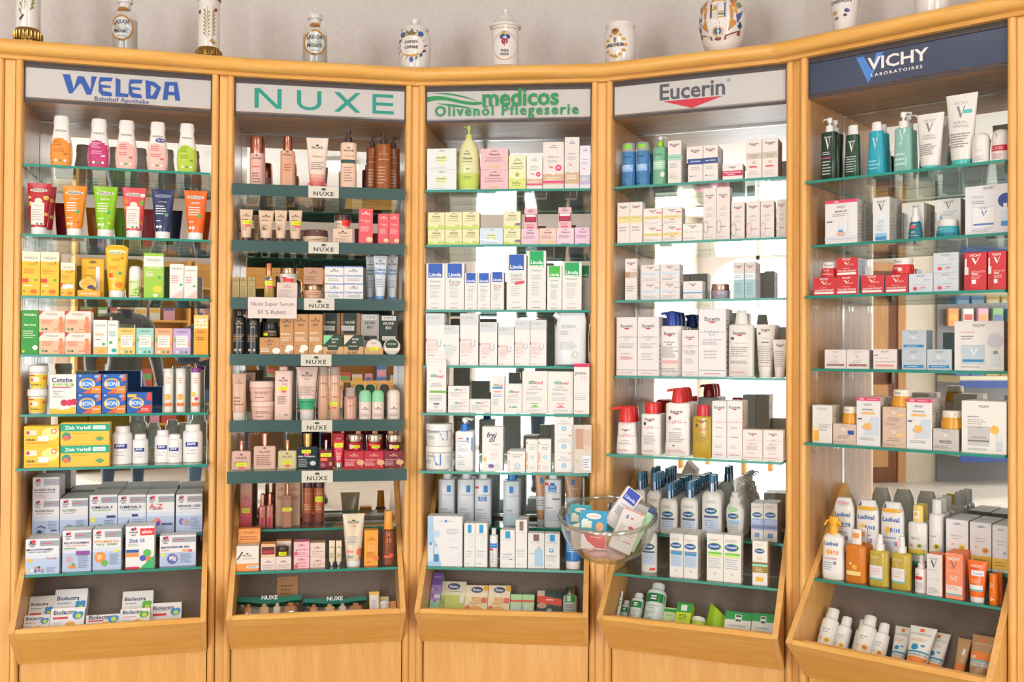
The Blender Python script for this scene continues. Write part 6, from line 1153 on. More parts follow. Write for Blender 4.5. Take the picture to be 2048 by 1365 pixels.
item('bottle', 1142, 1253, 640, 'silver-capped roll-on with green patch', [Rr(.2, .52, .84, .72, '#3a9a4a'), Rr(.3, .54, .56, .7, '#d8e4d4'), Ls(.25, .8, .2, .46, 4, '#8a8e88')], off=.055, name='roll_on', c='#c8ccc4', cc='#a8b0b0', cm='s', hb=.76, cw=.7, nk=.7, sh=.06, br=.9, cfl=.76)
# ------------------------------------------------------------------ fourth cabinet
def euc(y=.9, w=.62, x=.5, asp=2.0): return [T('Eucerin', x, y, w, '#5a5a66', 1), G([(x-w*.34, y-.07*w*2/asp), (x, y-.125*w*2/asp), (x+w*.36, y-.07*w*2/asp)], '#c82c44')]
EW = '#e6dcd5'
at(3, 0, 1190, 0, 3.412)
bl = [T('Eucerin', .5, .68, .5, '#2c3a6a', 1), Rr(.1, .35, .9, .5, '#8fb8e8'), Ls(.15, .85, .4, .5, 3, '#e0ecf6'), T('10', .5, .24, .25, '#2c4a9a', 0), Ls(.1, .5, .05, .1, 1, '#2c3a6a'), Rr(.16, .86, .82, .95, '#8fd03c')]
for i, (xl, xr, yt) in enumerate(((172, 265, 972), (271, 362, 965))):
    item('bottle', xl, xr, yt, f'blue toner bottle with clear cap, {["left", "right"][i]} of two', bl, off=.03, name='toner_bottle', c='#4a8cc8', mk='g', cc='#cfd2d2', cm='t', hb=.8, cw=.99, nk=.95, sh=.015, br=1.0, cfl=.99, rows=1 if i else 0, gap=.012)
item('bottle', 388, 485, 925, 'clear green gel pump bottle', [T('Eucerin', .5, .62, .5, '#3a5a4a', 1), Rr(.1, .32, .9, .5, '#a8d4b0'), Ls(.15, .8, .36, .48, 3, '#e4f2e6'), C(.75, .22, .14, '#e6e6da', 1.4)], off=.03, name='pump_bottle', c='#7cc49a', mk='g', cc='#dcdcda', c2='#8fcf3c', hb=.79, cw=.5, nk=.5, sh=.04, br=.9, e=3, cap='pump', sp=1, grip=.5, spl=1.7)
item('box', 498, 588, 960, 'slim white carton with mint band', euc(.91, .7, .5, 3)+[Rr(0, .54, 1, .68, '#a8d0b8'), T('DERMOPURE', .5, .61, .8, '#4a7a64', 0), Ls(.12, .88, .36, .48, 3, LT), Ls(.12, .8, .1, .26, 4, '#c4bcba')], d=.04, c=EW, rows=1, gap=.006)
for i, (xl, xr, yt) in enumerate(((635, 735, 1003), (738, 838, 993))):
    item('box', xl, xr, yt, f'white carton with navy band, {["left", "right"][i]} of two', euc(.90, .62, .5, 2.2)+[Rr(0, .5, 1, .66, '#2c4a84'), T('UREA REPAIR', .5, .585, .7, '#dce4f0', 1), Ls(.2, .85, .34, .44, 2, LT), C(.2, .17, .05, '#3a5a8a'), Ls(.3, .85, .15, .19, 1, '#9aa4b4')], d=.045, c=EW, rows=i, gap=.003)
item('box', 870, 1008, 1120, 'low white carton with crimson band', euc(.82, .34, .5, .8)+[Rr(0, .26, 1, .58, '#c4284c'), T('HYALURON-FILLER', .5, .47, .84, '#f4e4e8', 1), Ls(.25, .75, .3, .38, 1, '#f4e4e8')], d=.05, c='#e9e0da')
for i, (xl, xr, yt) in enumerate(((1032, 1138, 955), (1141, 1249, 945))):
    item('box', xl, xr, yt, f'tall white carton with beige band, {["left", "right"][i]} of two', euc(.90, .6, .5, 2.4)+[Rr(0, .50, 1, .66, '#cdbfae'), T('HYALURON', .5, .60, .66, '#5a4a42', 0), T('FILLER', .5, .545, .4, '#5a4a42', 0), Rr(.4, .38, .62, .44, '#c8b49a'), Rr(.2, .28, .7, .32, '#d84a5c'), Ls(.15, .85, .08, .2, 3, '#c4bcba')], d=.045, c=EW, rows=i, gap=.004)
at(3, 1, 1190, 360, 4.763)
gold = lambda n=0: euc(.90, .6, .5, 3 if n else 1)+[Rr(0, .5 if n else .36, 1, .67 if n else .58, '#e2d494'), T('HYALURON', .5, .63 if n else .51, .72, '#8a7a44', 0), Ls(.15, .85, .28, .42, 2, LT), C(.15, .8, .06, '#e0a0a8', .6)]
item('box', 213, 330, 218, 'slim white carton with gold band, left of two', gold(1), d=.04, c=EW)
item('box', 332, 452, 212, 'slim white carton with gold band, right of two', gold(1), d=.04, c=EW)
gw = lambda r: [T('Eucerin', .5, .87, .36, '#5a5a66', 1), G([(.4, .79), (.5, .74), (.62, .79)], '#c82c44'), Rr(.7, .70, .97, .76, '#d84a5c'), Rr(0, .36, 1, .56, '#e4d698'), T('HYALURON-FILLER', .45, .46, .72, '#8a7a44', 0)]+([Rr(.4, .28, .62, .35, '#f0923c')] if r else [])+[Ls(.05, .9, .08, .22, 2, '#c4bcba')]
stack(460, 638, [440, 272], ['gold-banded white carton, lower left of four', 'gold-banded white carton, upper left of four'], gw(0), d=.055, c='#eae0da')
stack(643, 826, [430, 262], ['gold-banded white carton, lower right of four', 'gold-banded white carton, upper right of four'], gw(1), d=.055, c='#eae0da')
item('box', 836, 1025, 418, 'low white carton with pale gold lettering', [T('Eucerin', .5, .87, .36, '#5a5a66', 1), G([(.4, .78), (.5, .72), (.62, .78)], '#c82c44'), T('HYALURON-FILLER', .48, .52, .84, '#c4b878', 0, 1.3), Ls(.05, .8, .1, .24, 2, '#d8a8a0')], d=.055, c='#eae2dc')
ovl = lambda c: euc(.86, .6, .5, 2.4)+[Rr(.05, .73, .95, .733, '#c4bcba'), T('ULTRA', .5, .62, .34, '#a49c9c', 0), T('SENSITIVE', .5, .585, .5, '#a49c9c', 0), Ls(.25, .8, .44, .52, 2, '#c8c0be'), T('0', .2, .25, .46, c, 0, 1.5), Ls(.3, .8, .22, .28, 1, '#a49c9c'), Rr(.05, .1, .95, .103, '#c4bcba'), Ls(.1, .85, .03, .08, 1, '#c8c0be')]
for xl, xr, yt, ds, c in ((1033, 1155, 80, 'tallest white carton, left of two', '#c4bcba'), (1158, 1285, 70, 'tallest white carton, right of two', '#c4bcba'), (1298, 1425, 210, 'white carton with grey zero, third from right group', '#c0b8b6'), (1443, 1572, 202, 'white carton with pink zero, left of two', '#e0b8bc'), (1577, 1705, 195, 'white carton with pink zero, right of two', '#e0b8bc'), (1728, 1842, 185, 'white carton with pale zero at right end', '#dcc8c0')):
    item('box', xl, xr, yt, ds, ovl(c), d=.045, c='#e3d8d0')
at(3, 2, 1190, 360, 4.763)
item('box', 287, 400, 752, 'slim white carton with copper band', euc(.90, .64, .5, 3)+[Rr(.62, .72, .95, .735, '#3a9a9a'), Rr(0, .54, 1, .68, '#b98a68'), Rr(.4, .54, 1, .68, '#c4b0a0')]+[C(.5, .38-.07*i, .03, '#8a8a8a') for i in range(3)]+[Ls(.12, .88, .2, .36, 3, LT)], d=.04, c=EW)
sw = lambda r: [T('Eucerin', .5, .88, .36, '#6a6a74', 1), G([(.4, .80), (.5, .75), (.62, .80)], '#c82c44'), Rr(.72, .66, .98, .74, '#a8bcc8'), Rr(0, .40, 1, .58, '#d3dce2'), T('HYALURON-FILLER', .42, .49, .7, '#a4b0b8', 0)]+([Rr(.4, .36, .62, .41, '#f0a07c')] if r else [])+[Ls(.12, .85, .1, .26, 2, LT)]
stack(440, 616, [982, 812], ['silver-banded white carton, lower left of four', 'silver-banded white carton, upper left of four'], sw(0), d=.055, c='#e4dad4')
stack(621, 806, [976, 805], ['silver-banded white carton, lower right of four', 'silver-banded white carton, upper right of four'], sw(1), d=.055, c='#e4dad4')
item('box', 840, 1023, 968, 'low white carton with blue stripe', [T('Eucerin', .5, .86, .34, '#6a6a74', 1), G([(.4, .78), (.5, .72), (.62, .78)], '#c82c44'), Rr(0, .34, 1, .52, '#d3dce6'), Rr(0, .33, 1, .38, '#3a74b8'), Ls(.15, .7, .08, .22, 2, LT)], d=.05, c='#e6deda')
item('jar', 1092, 1265, 988, 'glass cream jar with rose gold lid', [Rr(.06, .36, .4, .56, '#e0504c'), Ls(.1, .9, .14, .3, 2, '#7a7a84')], off=.02, c='#a8a4b0', cc='#c9a898', cm='s', lf=.42, lw=.98, bw=1.0)
for i, (xl, xr, yt) in enumerate(((1318, 1420, 788), (1426, 1530, 783))):
    item('box', xl, xr, yt, f'tall carton with teal base, {["left", "right"][i]} of two', euc(.90, .64, .5, 2.6)+[Rr(0, .02, 1, .52, '#9ec4c4'), Rr(.06, .52, .94, .70, '#e2eaec'), Ls(.1, .85, .56, .66, 2, '#8aa8ac'), Ls(.2, .8, .1, .44, 6, '#7aa0a4')], d=.045, c='#d9cfc8', rows=i, gap=.01)
at(3, 3, 1190, 590, 4.014)
ur = lambda t, s=1: euc(.85, .56, .5, 2.2)+[Rr(0, .655, .2, .659, '#4a5a8a'), Rr(.8, .655, 1, .659, '#4a5a8a'), T('UreaRepair', .5, .66, .58, '#8a94a8', 0), T('PLUS', .5, .62, .2, '#7a849a', 0), T(t, .5, .545, .68, '#a4a4ac', 0, 1.1), Ls(.15, .85, .47, .52, 2, LT), Ls(.2, .75, .26, .40, 3, '#c4bcba')]+([Rr(.2, .29, .8, .315, '#e8949c')] if s else [])+[Rr(.02, .095, .98, .1, '#4a5a8a'), Ls(.2, .85, .03, .07, 1, '#e0a0a0')]
item('box', 172, 337, 180, 'white lotion carton with navy top, far left', ur('5% UREA LOTION'), d=.05, c='#e6dedb', ct='#3a4a80')
item('box', 342, 513, 178, 'white lotion carton with navy top, second from left', ur('10% UREA LOTION', 0), d=.05, c='#e6dedb', ct='#3a4a80', rows=1)
item('bottle', 518, 697, 130, 'white lotion bottle with blue pump', [T('Eucerin', .46, .655, .5, '#5a5a66', 1), G([(.32, .63), (.46, .605), (.62, .63)], '#c82c44'), T('UreaRepair', .46, .52, .5, '#6a6a7a', 0), T('PLUS', .46, .485, .2, '#3a3a4a', 1), Ls(.12, .85, .28, .46, 6, '#9a9494'), Rr(.14, .20, .80, .24, '#f0a8a8'), Ls(.08, .85, .06, .13, 2, '#a49c9c')], off=.03, name='pump_bottle', c='#e9e1d9', cc='#1f3f94', hb=.78, cw=.56, nk=.55, sh=.03, br=.55, e=4, cap='flatpump', sp=-1, rows=2, gap=.012)
item('box', 698, 828, 283, 'small white lotion carton with navy top', ur('10% UREA', 0), d=.045, c='#e6dedb', ct='#3a4a80', off=.008)
item('box', 832, 1050, 112, 'largest white lotion carton with navy top', ur('10% UREA LOTION', 0), d=.06, c='#e8e2e0', ct='#3a4ab0', rows=1, gap=.003)
item('bottle', 1067, 1272, 120, 'large white bottle with white dome pump', [T('Eucerin', .46, .655, .48, '#5a5a66', 1), G([(.32, .63), (.46, .605), (.62, .63)], '#c82c44'), C(.18, .575, .07, '#4a4a54', .8), T('AtopiControl', .48, .50, .46, '#c4bcb4', 0), Ls(.12, .8, .3, .46, 5, '#a49c98'), Ls(.1, .85, .2, .25, 2, '#8a8884'), Ls(.15, .75, .05, .1, 1, '#d8a0a0')], off=.025, name='pump_bottle', c='#e2dcd2', cc='#e2ddd4', hb=.79, cw=.56, nk=.52, sh=.03, br=.5, e=3.6, cap='plain', ctp=.7, cfl=1.0)
item('tube', 1283, 1445, 237, 'large white cream tube', [T('Eucerin', .5, .90, .44, '#5a5a66', 1), G([(.38, .875), (.5, .855), (.62, .875)], '#c82c44'), C(.2, .83, .06, '#5a5a66'), T('Atopi', .5, .74, .3, '#c4bcb4', 0), Rr(.3, .655, .66, .67, '#4a4a54'), Ls(.14, .86, .26, .6, 8, '#b4aca8'), Ls(.16, .8, .2, .23, 1, '#e0a8a0')], off=.03, c='#e9e0d6', cc='#ece4dc', cw=.66, ch=.1, rows=2, gap=.004)
item('tube', 1420, 1540, 360, 'small white cream tube in front', [T('Eucerin', .55, .86, .54, '#5a5a66', 1), G([(.42, .83), (.56, .80), (.7, .83)], '#c82c44'), Ls(.2, .85, .28, .72, 8, '#b4aca8')], off=.008, c='#ebe2d8', cc='#ece4dc', cw=.66, ch=.13)
at(3, 4, 1190, 590, 4.014)
ph = lambda y, t='LOTION', w=.5: [T('pH5', .5, y, w*.75, '#d87a8a', 0, .9), Rr(.08, y-.003, .26, y+.003, '#c82c44'), Rr(.74, y-.003, .92, y+.003, '#c82c44'), T(t, .5, y-.1, .34, '#7a7a84', 0), Ls(.16, .84, .2, y-.14, 5, '#b0a8a6'), Ls(.1, .85, .05, .1, 2, '#d88a94')]
item('bottle', 162, 330, 895, 'short white hand wash with red pump', [T('Eucerin', .5, .51, .36, '#5a5a66', 1), G([(.4, .49), (.5, .465), (.6, .49)], '#c82c44')]+ph(.38), off=.03, name='pump_bottle', c='#e9e2da', cc='#d8302c', prof=[(0, .9), (.01, .96), (.12, .98), (.3, .93), (.42, .88), (.52, .86), (.6, .84), (.66, .78), (.68, .7)], hb=.675, cw=.78, br=.55, e=3, cap='flatpump', sp=-.4, rows=1, gap=.01)
item('bottle', 367, 522, 868, 'white body lotion with red flip cap', [T('Eucerin', .48, .685, .5, '#5a5a66', 1), G([(.34, .66), (.48, .635), (.62, .66)], '#c82c44'), C(.22, .60, .07, '#4a4a54', 1.3)]+ph(.52), off=.03, name='lotion_bottle', c='#eae3dc', cc='#d82c2c', hb=.79, cw=.70, nk=.66, sh=.02, br=.55, e=4, cfl=.95, rows=1, gap=.01, ctp=.97)
item('bottle', 563, 757, 750, 'large white lotion with red pump', [T('Eucerin', .48, .655, .5, '#5a5a66', 1), G([(.33, .63), (.48, .605), (.63, .63)], '#c82c44'), C(.2, .56, .06, '#4a4a54', 1.4)]+ph(.50)+[C(.36, .155, .05, '#2c2c34', .5)], off=.03, name='pump_bottle', c='#ebe4dd', cc='#cf2c2c', hb=.79, cw=.55, nk=.55, sh=.03, br=.5, e=4, cap='flatpump', sp=-.6, rows=2, gap=.012)
item('bottle', 780, 937, 885, 'clear yellow shower oil with red cap', [T('Eucerin', .5, .70, .52, '#7a4a2c', 1), G([(.36, .675), (.5, .65), (.64, .675)], '#c82c44'), C(.24, .61, .07, '#4a4a3a', 1.3), T('pH5', .5, .53, .36, '#c8503c', 0), Ls(.14, .86, .3, .46, 4, '#a88a3c'), Ls(.1, .9, .07, .12, 1, '#c8862c')], off=.022, name='oil_bottle', c='#cfa82c', mk='g', cc='#cc2430', hb=.79, cw=.66, nk=.6, sh=.04, br=.55, e=4, cfl=.95)
phb = [T('Eucerin', .5, .895, .74, '#5a5a66', 1), G([(.3, .865), (.5, .845), (.7, .865)], '#c82c44'), T('pH5', .5, .635, .34, '#d8909c', 0), Rr(.05, .633, .26, .638, '#c82c44'), Rr(.74, .633, .95, .638, '#c82c44'), Ls(.25, .75, .52, .56, 1, '#b0a8a6'), Ls(.25, .75, .36, .4, 1, '#b0a8a6'), Ls(.2, .8, .18, .24, 2, '#c4bcba'), Rr(.04, .1, .96, .103, '#d88a94'), Ls(.15, .85, .05, .09, 1, '#d88a94')]
item('box', 940, 1057, 855, 'tall white carton with red lines, left of two', phb, d=.05, c='#e9e3de', rows=1, off=.02)
item('box', 1060, 1183, 855, 'tall white carton with red lines, right of two', phb, d=.05, c='#e9e3de', rows=1, off=.02, cs='#e6cdb8')
phs = [T('Eucerin', .5, .875, .4, '#5a5a66', 1), G([(.4, .835), (.5, .80), (.6, .835)], '#c82c44'), T('pH5', .5, .655, .22, '#d8909c', 0), Rr(.08, .652, .36, .657, '#c82c44'), Rr(.64, .652, .92, .657, '#c82c44'), T('GESICHT', .5, .54, .44, '#b0a8a4', 0), Ls(.2, .8, .34, .48, 3, '#b0a8a4'), Ls(.25, .75, .2, .26, 1, '#c4bcba'), Ls(.08, .9, .07, .11, 1, '#d88a94')]
item('box', 1186, 1345, 1085, 'short cream-white carton, left of two', phs, d=.05, c='#ebe0d6', ct='#e0c2a0', off=.02)
item('box', 1349, 1525, 1090, 'short cream-white carton, right of two', phs, d=.05, c='#ebe0d6', ct='#e0c2a0', off=.02)
at(3, 5, 1190, 890, 4.549)
cet = lambda y, x=.5, w=.6: [C(x, y, w*.52, '#8fc83c', .55), C(x-.02, y, w*.49, '#17529a', .5), T('Cetaphil', x-.02, y, w*.74, '#eef2f6', 1)]
cb = lambda y=.42: cet(y)+[Rr(.16, y-.115, .86, y-.075, '#5a6484'), Rr(.18, .10, .84, y-.12, '#c4cfe2'), Ls(.2, .82, .14, y-.14, 4, '#8a9ab8'), Ls(.25, .8, y+.12, y+.17, 2, '#b0aca8')]
for xl, xr, yt, o, rw, ds in ((335, 462, 262, .05, 2, 'tall white lotion bottle with blue pump, far left'), (462, 596, 270, .03, 3, 'tall white lotion bottle with blue pump, second'), (580, 742, 362, .012, 3, 'short white lotion bottle with blue pump, left'), (768, 930, 345, .012, 3, 'short white lotion bottle with blue pump, right')):
    item('bottle', xl, xr, yt, ds, cb(.40), off=o, name='lotion_bottle', c='#e6e0d6', cc='#3f7ea0', c2='#8a9cb8', hb=.72, cw=.40, nk=.36, sh=.13, br=.62, cap='lotionpump', rows=rw, gap=.002)
item('bottle', 963, 1146, 283, 'large white lotion bottle with blue pump', cb(.43), off=.01, name='lotion_bottle', c='#eae5dd', cc='#3f7ea0', c2='#8a9cb8', hb=.75, cw=.38, nk=.34, sh=.12, br=.6, cap='lotionpump', rows=1, gap=.004)
item('bottle', 1183, 1352, 325, 'white foam wash bottle with green sticker', [C(.42, .50, .25, '#8fd88a', .5), T('Derma', .42, .50, .3, '#e6f4e4', 1)]+cet(.39, .44, .58)+[Rr(.2, .25, .76, .32, '#9ac8e4'), Ls(.22, .74, .15, .24, 3, '#b4b0ac'), Rr(.22, .08, .74, .14, '#e2dcd4'), C(.48, .08, .06, '#c4c0bc')], off=.012, name='foam_bottle', c='#e6e1d8', cc='#e2ddd4', prof=[(0, .74), (.01, .8), (.2, .90), (.4, 1.0), (.5, .97), (.57, .80), (.6, .60), (.7, .58), (.71, .5)], hb=.70, cw=.44, br=.62, cap='foam', sp=.8, spl=1.7, grip=.3, rows=3, gap=.004)
cbx = cet(.70, .5, .78)+[Rr(0, .30, 1, .60, '#a4b4d8'), Rr(0, .34, 1, .42, '#7a86ac'), Ls(.1, .9, .46, .57, 2, '#d4dcec'), Rr(.3, .10, .68, .22, '#7a9ac8'), Ls(.1, .9, .88, .94, 2, '#b0aca8')]
item('box', 1420, 1533, 535, 'small white and blue carton, left of two', cbx, d=.045, c='#e9e2da', off=.012, rows=1, gap=.006)
item('box', 1536, 1660, 537, 'small white and blue carton, right of two', cbx, d=.045, c='#e9e2da', cs='#c9a88a', off=.012, rows=1, gap=.006)
at(3, 6, 1190, 890, 4.549)
item('bottle', 413, 555, 770, 'white lotion bottle with red tag', cet(.60, .5, .78)+[Rr(.1, .46, .9, .50, '#4a5a80'), Rr(.12, .18, .88, .45, '#c4cfe2'), Ls(.14, .86, .22, .42, 5, '#8a9ab8'), Rr(.6, .06, .92, .12, '#e04a44')], off=.05, name='lotion_bottle', c='#eae3da', cc='#e6e0d8', hb=.92, cw=.5, nk=.5, sh=.12, br=.62)
for xl, xr, yt, ds, a, b2, rw in ((680, 803, 812, 'white carton with turquoise band, left of two', '#3a9ac8', '#bcd0e6', 2), (807, 935, 825, 'white carton with turquoise band, right of two', '#3a9ac8', '#bcd0e6', 2), (1017, 1167, 814, 'white carton with lime band, left of two', '#8fd05a', '#e9e3da', 0), (1170, 1330, 826, 'white carton with lime band, right of two', '#8fd05a', '#e9e3da', 0)):
    item('box', xl, xr, yt, ds, cet(.735, .47, .80)+[Rr(.08, .575, .92, .62, '#7a90ac' if a[1] == '3' else '#7ac84a'), Rr(.08, .525, .92, .575, a if a[1] == '3' else '#d4e48a'), Rr(.08, .25, .92, .52, b2), Ls(.12, .88, .27, .5, 5, '#a8b0bc'), C(.5, .17, .1, '#d4cec8'), Ls(.1, .8, .85, .9, 2, '#b0aca8')], d=.04, c='#ebe5dc', cs='#e2d8cc', off=.02, rows=rw, gap=.002)
item('box', 1432, 1570, 880, 'white sun care carton with gold bands', [T('Test', .4, .92, .3, '#b0aca8', 0)]+cet(.78, .48, .64)+[T('50', .46, .615, .34, '#eac87a', 0), Rr(0, .48, 1, .525, '#8a6a2c'), Rr(0, .43, 1, .48, '#8fdcc0'), Rr(0, .29, 1, .43, '#9a7a2c'), Ls(.2, .8, .31, .41, 3, '#e6d8a8'), Rr(.25, .09, .72, .19, '#eab83c')], d=.045, c='#ebe4da', cs='#c9986a', off=.02)
at(3, 'bin', 1190, 1060, 4.474)
fr = [Rr(.02, .50, .98, .70, '#1f8a3c'), Rr(.3, .52, .66, .68, '#2c3a34'), Rr(.33, .55, .63, .59, '#e0e8e0'), Rr(.33, .61, .63, .65, '#e0e8e0'), T('Franzbrannt-', .5, .42, .7, '#8aa894', 0), T('wein', .45, .36, .3, '#8aa894', 0), Ls(.2, .7, .22, .3, 2, '#b4c0b8'), C(.4, .08, .2, '#8ac0dc', .8), C(.45, .05, .15, '#7fae4a', .5)]
FB = dict(name='rub_bottle', c='#d9e4dc', cc='#e6e6e2', hb=.82, cw=.68, nk=.66, sh=.07, br=1.0, cfl=.68)
item('bottle', 122, 250, 540, 'green and white rub bottle at far left', fr, off=.075, rows=0, **FB)
item('bottle', 232, 312, 620, 'green and white small rub bottle behind', fr, off=.045, **FB)
item('bottle', 320, 440, 548, 'green and white rub bottle, second in front', fr, off=.075, **FB)
item('bottle', 462, 635, 450, 'large green and white rub bottle', fr, off=.095, **FB)
item('box', 605, 740, 700, 'small white and green carton beside rub bottles', [Rr(0, .8, 1, .95, '#2f9a3c'), Ls(.2, .8, .6, .7, 2, '#8ab09a'), C(.4, .35, .14, '#c4dcb4'), C(.7, .4, .1, '#e0a0b0')], off=.06, d=.03, c='#d9e4a8', side=0)
item('box', 735, 870, 655, 'lime green foot cream carton standing', [Rr(0, .64, 1, 1, '#2f9a3c'), Rr(.28, .70, .68, .92, '#dfe8d8'), Ls(.2, .8, .35, .58, 4, '#5a7a1c'), C(.5, .06, .2, '#e6e4f0', .6)], off=.075, d=.04, c='#c8dc2c', ct='#2f9a3c', side=0)
item('jar', 850, 978, 770, 'low green tub lying behind the board', [Rr(.05, .1, .95, .6, '#b9d43c'), C(.4, .2, .3, '#e9ece0', .5)], off=.095, c='#c4d84a', cc='#dfe6d0', lf=.35, name='tub')
item('tent', 985, 1185, 645, 'folded lime green leaflet standing open', [], off=.05, c='#a9d42c')
sole = [Rr(0, .68, 1, 1, '#2f9a4c'), Rr(.38, .60, .64, .90, '#dfe8dc'), Rr(.41, .63, .61, .70, '#3a4a44'), Rr(.41, .80, .61, .87, '#3a4a44'), T('Sole Fußbad', .48, .45, .6, '#8a9a90', 0), Ls(.2, .75, .26, .36, 2, '#b4c0b8'), C(.46, .08, .14, '#8ac4e0', .7)]
item('box', 1165, 1402, 738, 'white foot bath box with green top, left', sole, off=.06, d=.045, c='#e8e4dc', side=0)
item('box', 1406, 1607, 752, 'white foot bath box with green top, right', sole, off=.06, d=.045, c='#e8e4dc', side=0)
# ------------------------------------------------------------------ rightmost cabinet
def vic(y=.85, w=.5, c='#6a6a74', x=.5, vw=.3, vy=None, vc=None, asp=1.2):
    vy = y-.16 if vy is None else vy; h = .09; vc = vc or c; t = vw*.28
    return [T('VICHY', x, y, w, c, 1), G([(x-vw/2, vy+h), (x-vw/2+t, vy+h), (x+t*.35, vy-h*.3), (x, vy-h)], vc), G([(x, vy-h), (x+t*.35, vy-h*.3), (x+vw/2-t*.45, vy+h), (x+vw/2, vy+h)], vc)]
VW = '#e4deda'
at(4, 0, 1570, 0, 3.412)
dk = [T('VICHY', .5, .68, .5, '#e4e4e0', 1)]+vic(.68, .5, '#e4e4e0', .5, .3, .57)[1:]+[Ls(.15, .7, .40, .46, 2, '#c8d0c8'), Rr(.15, .345, .7, .365, '#b84a84'), Ls(.15, .8, .08, .32, 5, '#b4c0b8')]
item('bottle', 240, 345, 800, 'dark green cleanser with white pump', dk, off=.03, name='pump_bottle', c='#14301f', cc='#e2dedc', hb=.775, cw=.52, nk=.5, sh=.02, br=.62, e=4, cap='pump', sp=-.8, spl=1.5, rows=1, gap=.012)
item('bottle', 402, 505, 850, 'dark green toner with white cap', dk[:3]+[Ls(.15, .85, .1, .42, 7, '#b4c0b8')], off=.03, name='toner_bottle', c='#17402a', cc='#e2dedc', hb=.82, cw=.66, nk=.62, sh=.02, br=.62, e=3, bt=1.0, tp=.86, cfl=.9)
tq = [G(p, '#c8d8dc') for p in ([(.36, .70), (.44, .70), (.54, .54), (.5, .5)], [(.5, .5), (.54, .54), (.6, .70), (.66, .70)])]
item('bottle', 552, 672, 828, 'turquoise toner bottle with white cap', tq+[Ls(.15, .8, .1, .3, 3, '#8fd0d8')], off=.03, name='toner_bottle', c='#1fa0b4', mk='p', cc='#e6e2de', hb=.83, cw=.56, nk=.55, sh=.02, br=.62, e=3, tp=.78, cfl=.9, rows=1, gap=.012)
item('bottle', 733, 858, 760, 'clear sea-green gel with white pump', tq+[Ls(.15, .8, .1, .34, 3, '#c4e0d8')], off=.03, name='pump_bottle', c='#8fc8b8', mk='g', cc='#e6e2de', hb=.74, cw=.52, nk=.5, sh=.02, br=.62, e=3, tp=.86, cap='pump', sp=.9, spl=1.8, rows=1, gap=.012)
vt = [T('VICHY', .5, .87, .46, '#b4aeaa', 0)]+vic(.87, .46, '#8a8a8e', .5, .28, .74)[1:]+[T('PURETÉ', .5, .60, .4, '#a8a8a8', 0), T('THERMALE', .5, .55, .5, '#a8a8a8', 0), Ls(.18, .82, .25, .46, 6, '#8a8684')]
item('tube', 880, 1070, 765, 'white tube with turquoise cap, smaller', vt, off=.03, c='#e4ddd6', cc='#4fc0b8', cw=.66, ch=.07, rows=1, gap=.01)
item('tube', 1080, 1300, 630, 'white tube with turquoise cap, larger', vt+[Rr(.6, .72, .85, .77, '#4fc0b4')], off=.03, c='#e4ddd6', cc='#4fbab0', cw=.62, ch=.09)
item('bottle', 1262, 1382, 900, 'plain white roll-on deodorant', [T('VICHY', .45, .42, .45, '#c4beba', 0), Ls(.15, .8, .1, .26, 3, '#c4beba')], off=.03, name='deodorant', c='#e6dfd8', cc='#e4ddd6', hb=.56, cw=.99, nk=.97, sh=.02, br=1.0, cap='dome')
item('bottle', 1396, 1522, 875, 'white roll-on deodorant with red band', vic(.9, .3, '#b4b0b0', .4, .3, .8)[1:]+[Rr(.02, .33, .98, .50, '#c4283c'), Ls(.1, .85, .36, .46, 2, '#f0d0d0'), Ls(.15, .7, .1, .26, 3, '#d88a94')], off=.03, name='deodorant', c='#e4dcd6', cc='#e4ddd6', hb=.56, cw=.99, nk=.97, sh=.02, br=1.0, cap='dome', rows=1, gap=.01)
at(4, 1, 1570, 350, 4.2845)
hand_ = [C(.5, .22, .14, '#e0b49c', .5), Rr(.43, .26, .56, .45, '#d8e6ee'), Rr(.43, .26, .56, .32, '#4a9ac8'), Rr(.47, .45, .52, .52, '#e6e6e6')]
item('box', 343, 620, 215, 'white promotional carton with pink top', [Rr(0, .93, 1, 1, '#e0486c'), T('-20%', .35, .965, .14, '#f6e4e8', 1), T('VICHY', .5, .84, .26, '#7a7a80', 1), T('MINÉRAL 89', .5, .74, .36, '#5a5a60', 1), Ls(.24, .76, .62, .70, 2, LT), Rr(.7, .2, .72, .6, '#dcdce0'), G([(0, .08), (1, .1), (1, .18), (0, .16)], '#d4dce6')]+hand_+[Rr(.06, .50, .24, .525, '#5a5a60'), Ls(.1, .9, .1, .12, 1, '#b4b4b8')], d=.06, c='#e6e2e0', cs='#d4ccc2', ct='#e0486c', rows=1, gap=.006)
item('box', 753, 895, 193, 'white serum carton with blue bottle picture', vic(.9, .56, '#6a6a74', .5, .36, .77)+[Rr(.16, .02, .84, .55, '#dbe3ea'), Rr(.34, .55, .66, .68, '#e0e6ea'), Rr(.16, .02, .84, .10, '#3f8fc4'), Rr(.16, .10, .84, .18, '#8fc0de'), T('89', .5, .44, .3, '#a8b4c0', 0), Ls(.24, .76, .22, .38, 4, '#a8b4c0')], d=.055, c='#e4e0dc', cs='#ccc2b6', rows=1, gap=.004)
item('box', 1052, 1190, 240, 'white serum carton behind teal tester bottle', vic(.91, .5, '#7a7a80', .5, .3, .80), d=.05, c='#e4ded8', cs='#ccc0b2', rows=1, off=.062, gap=.006)
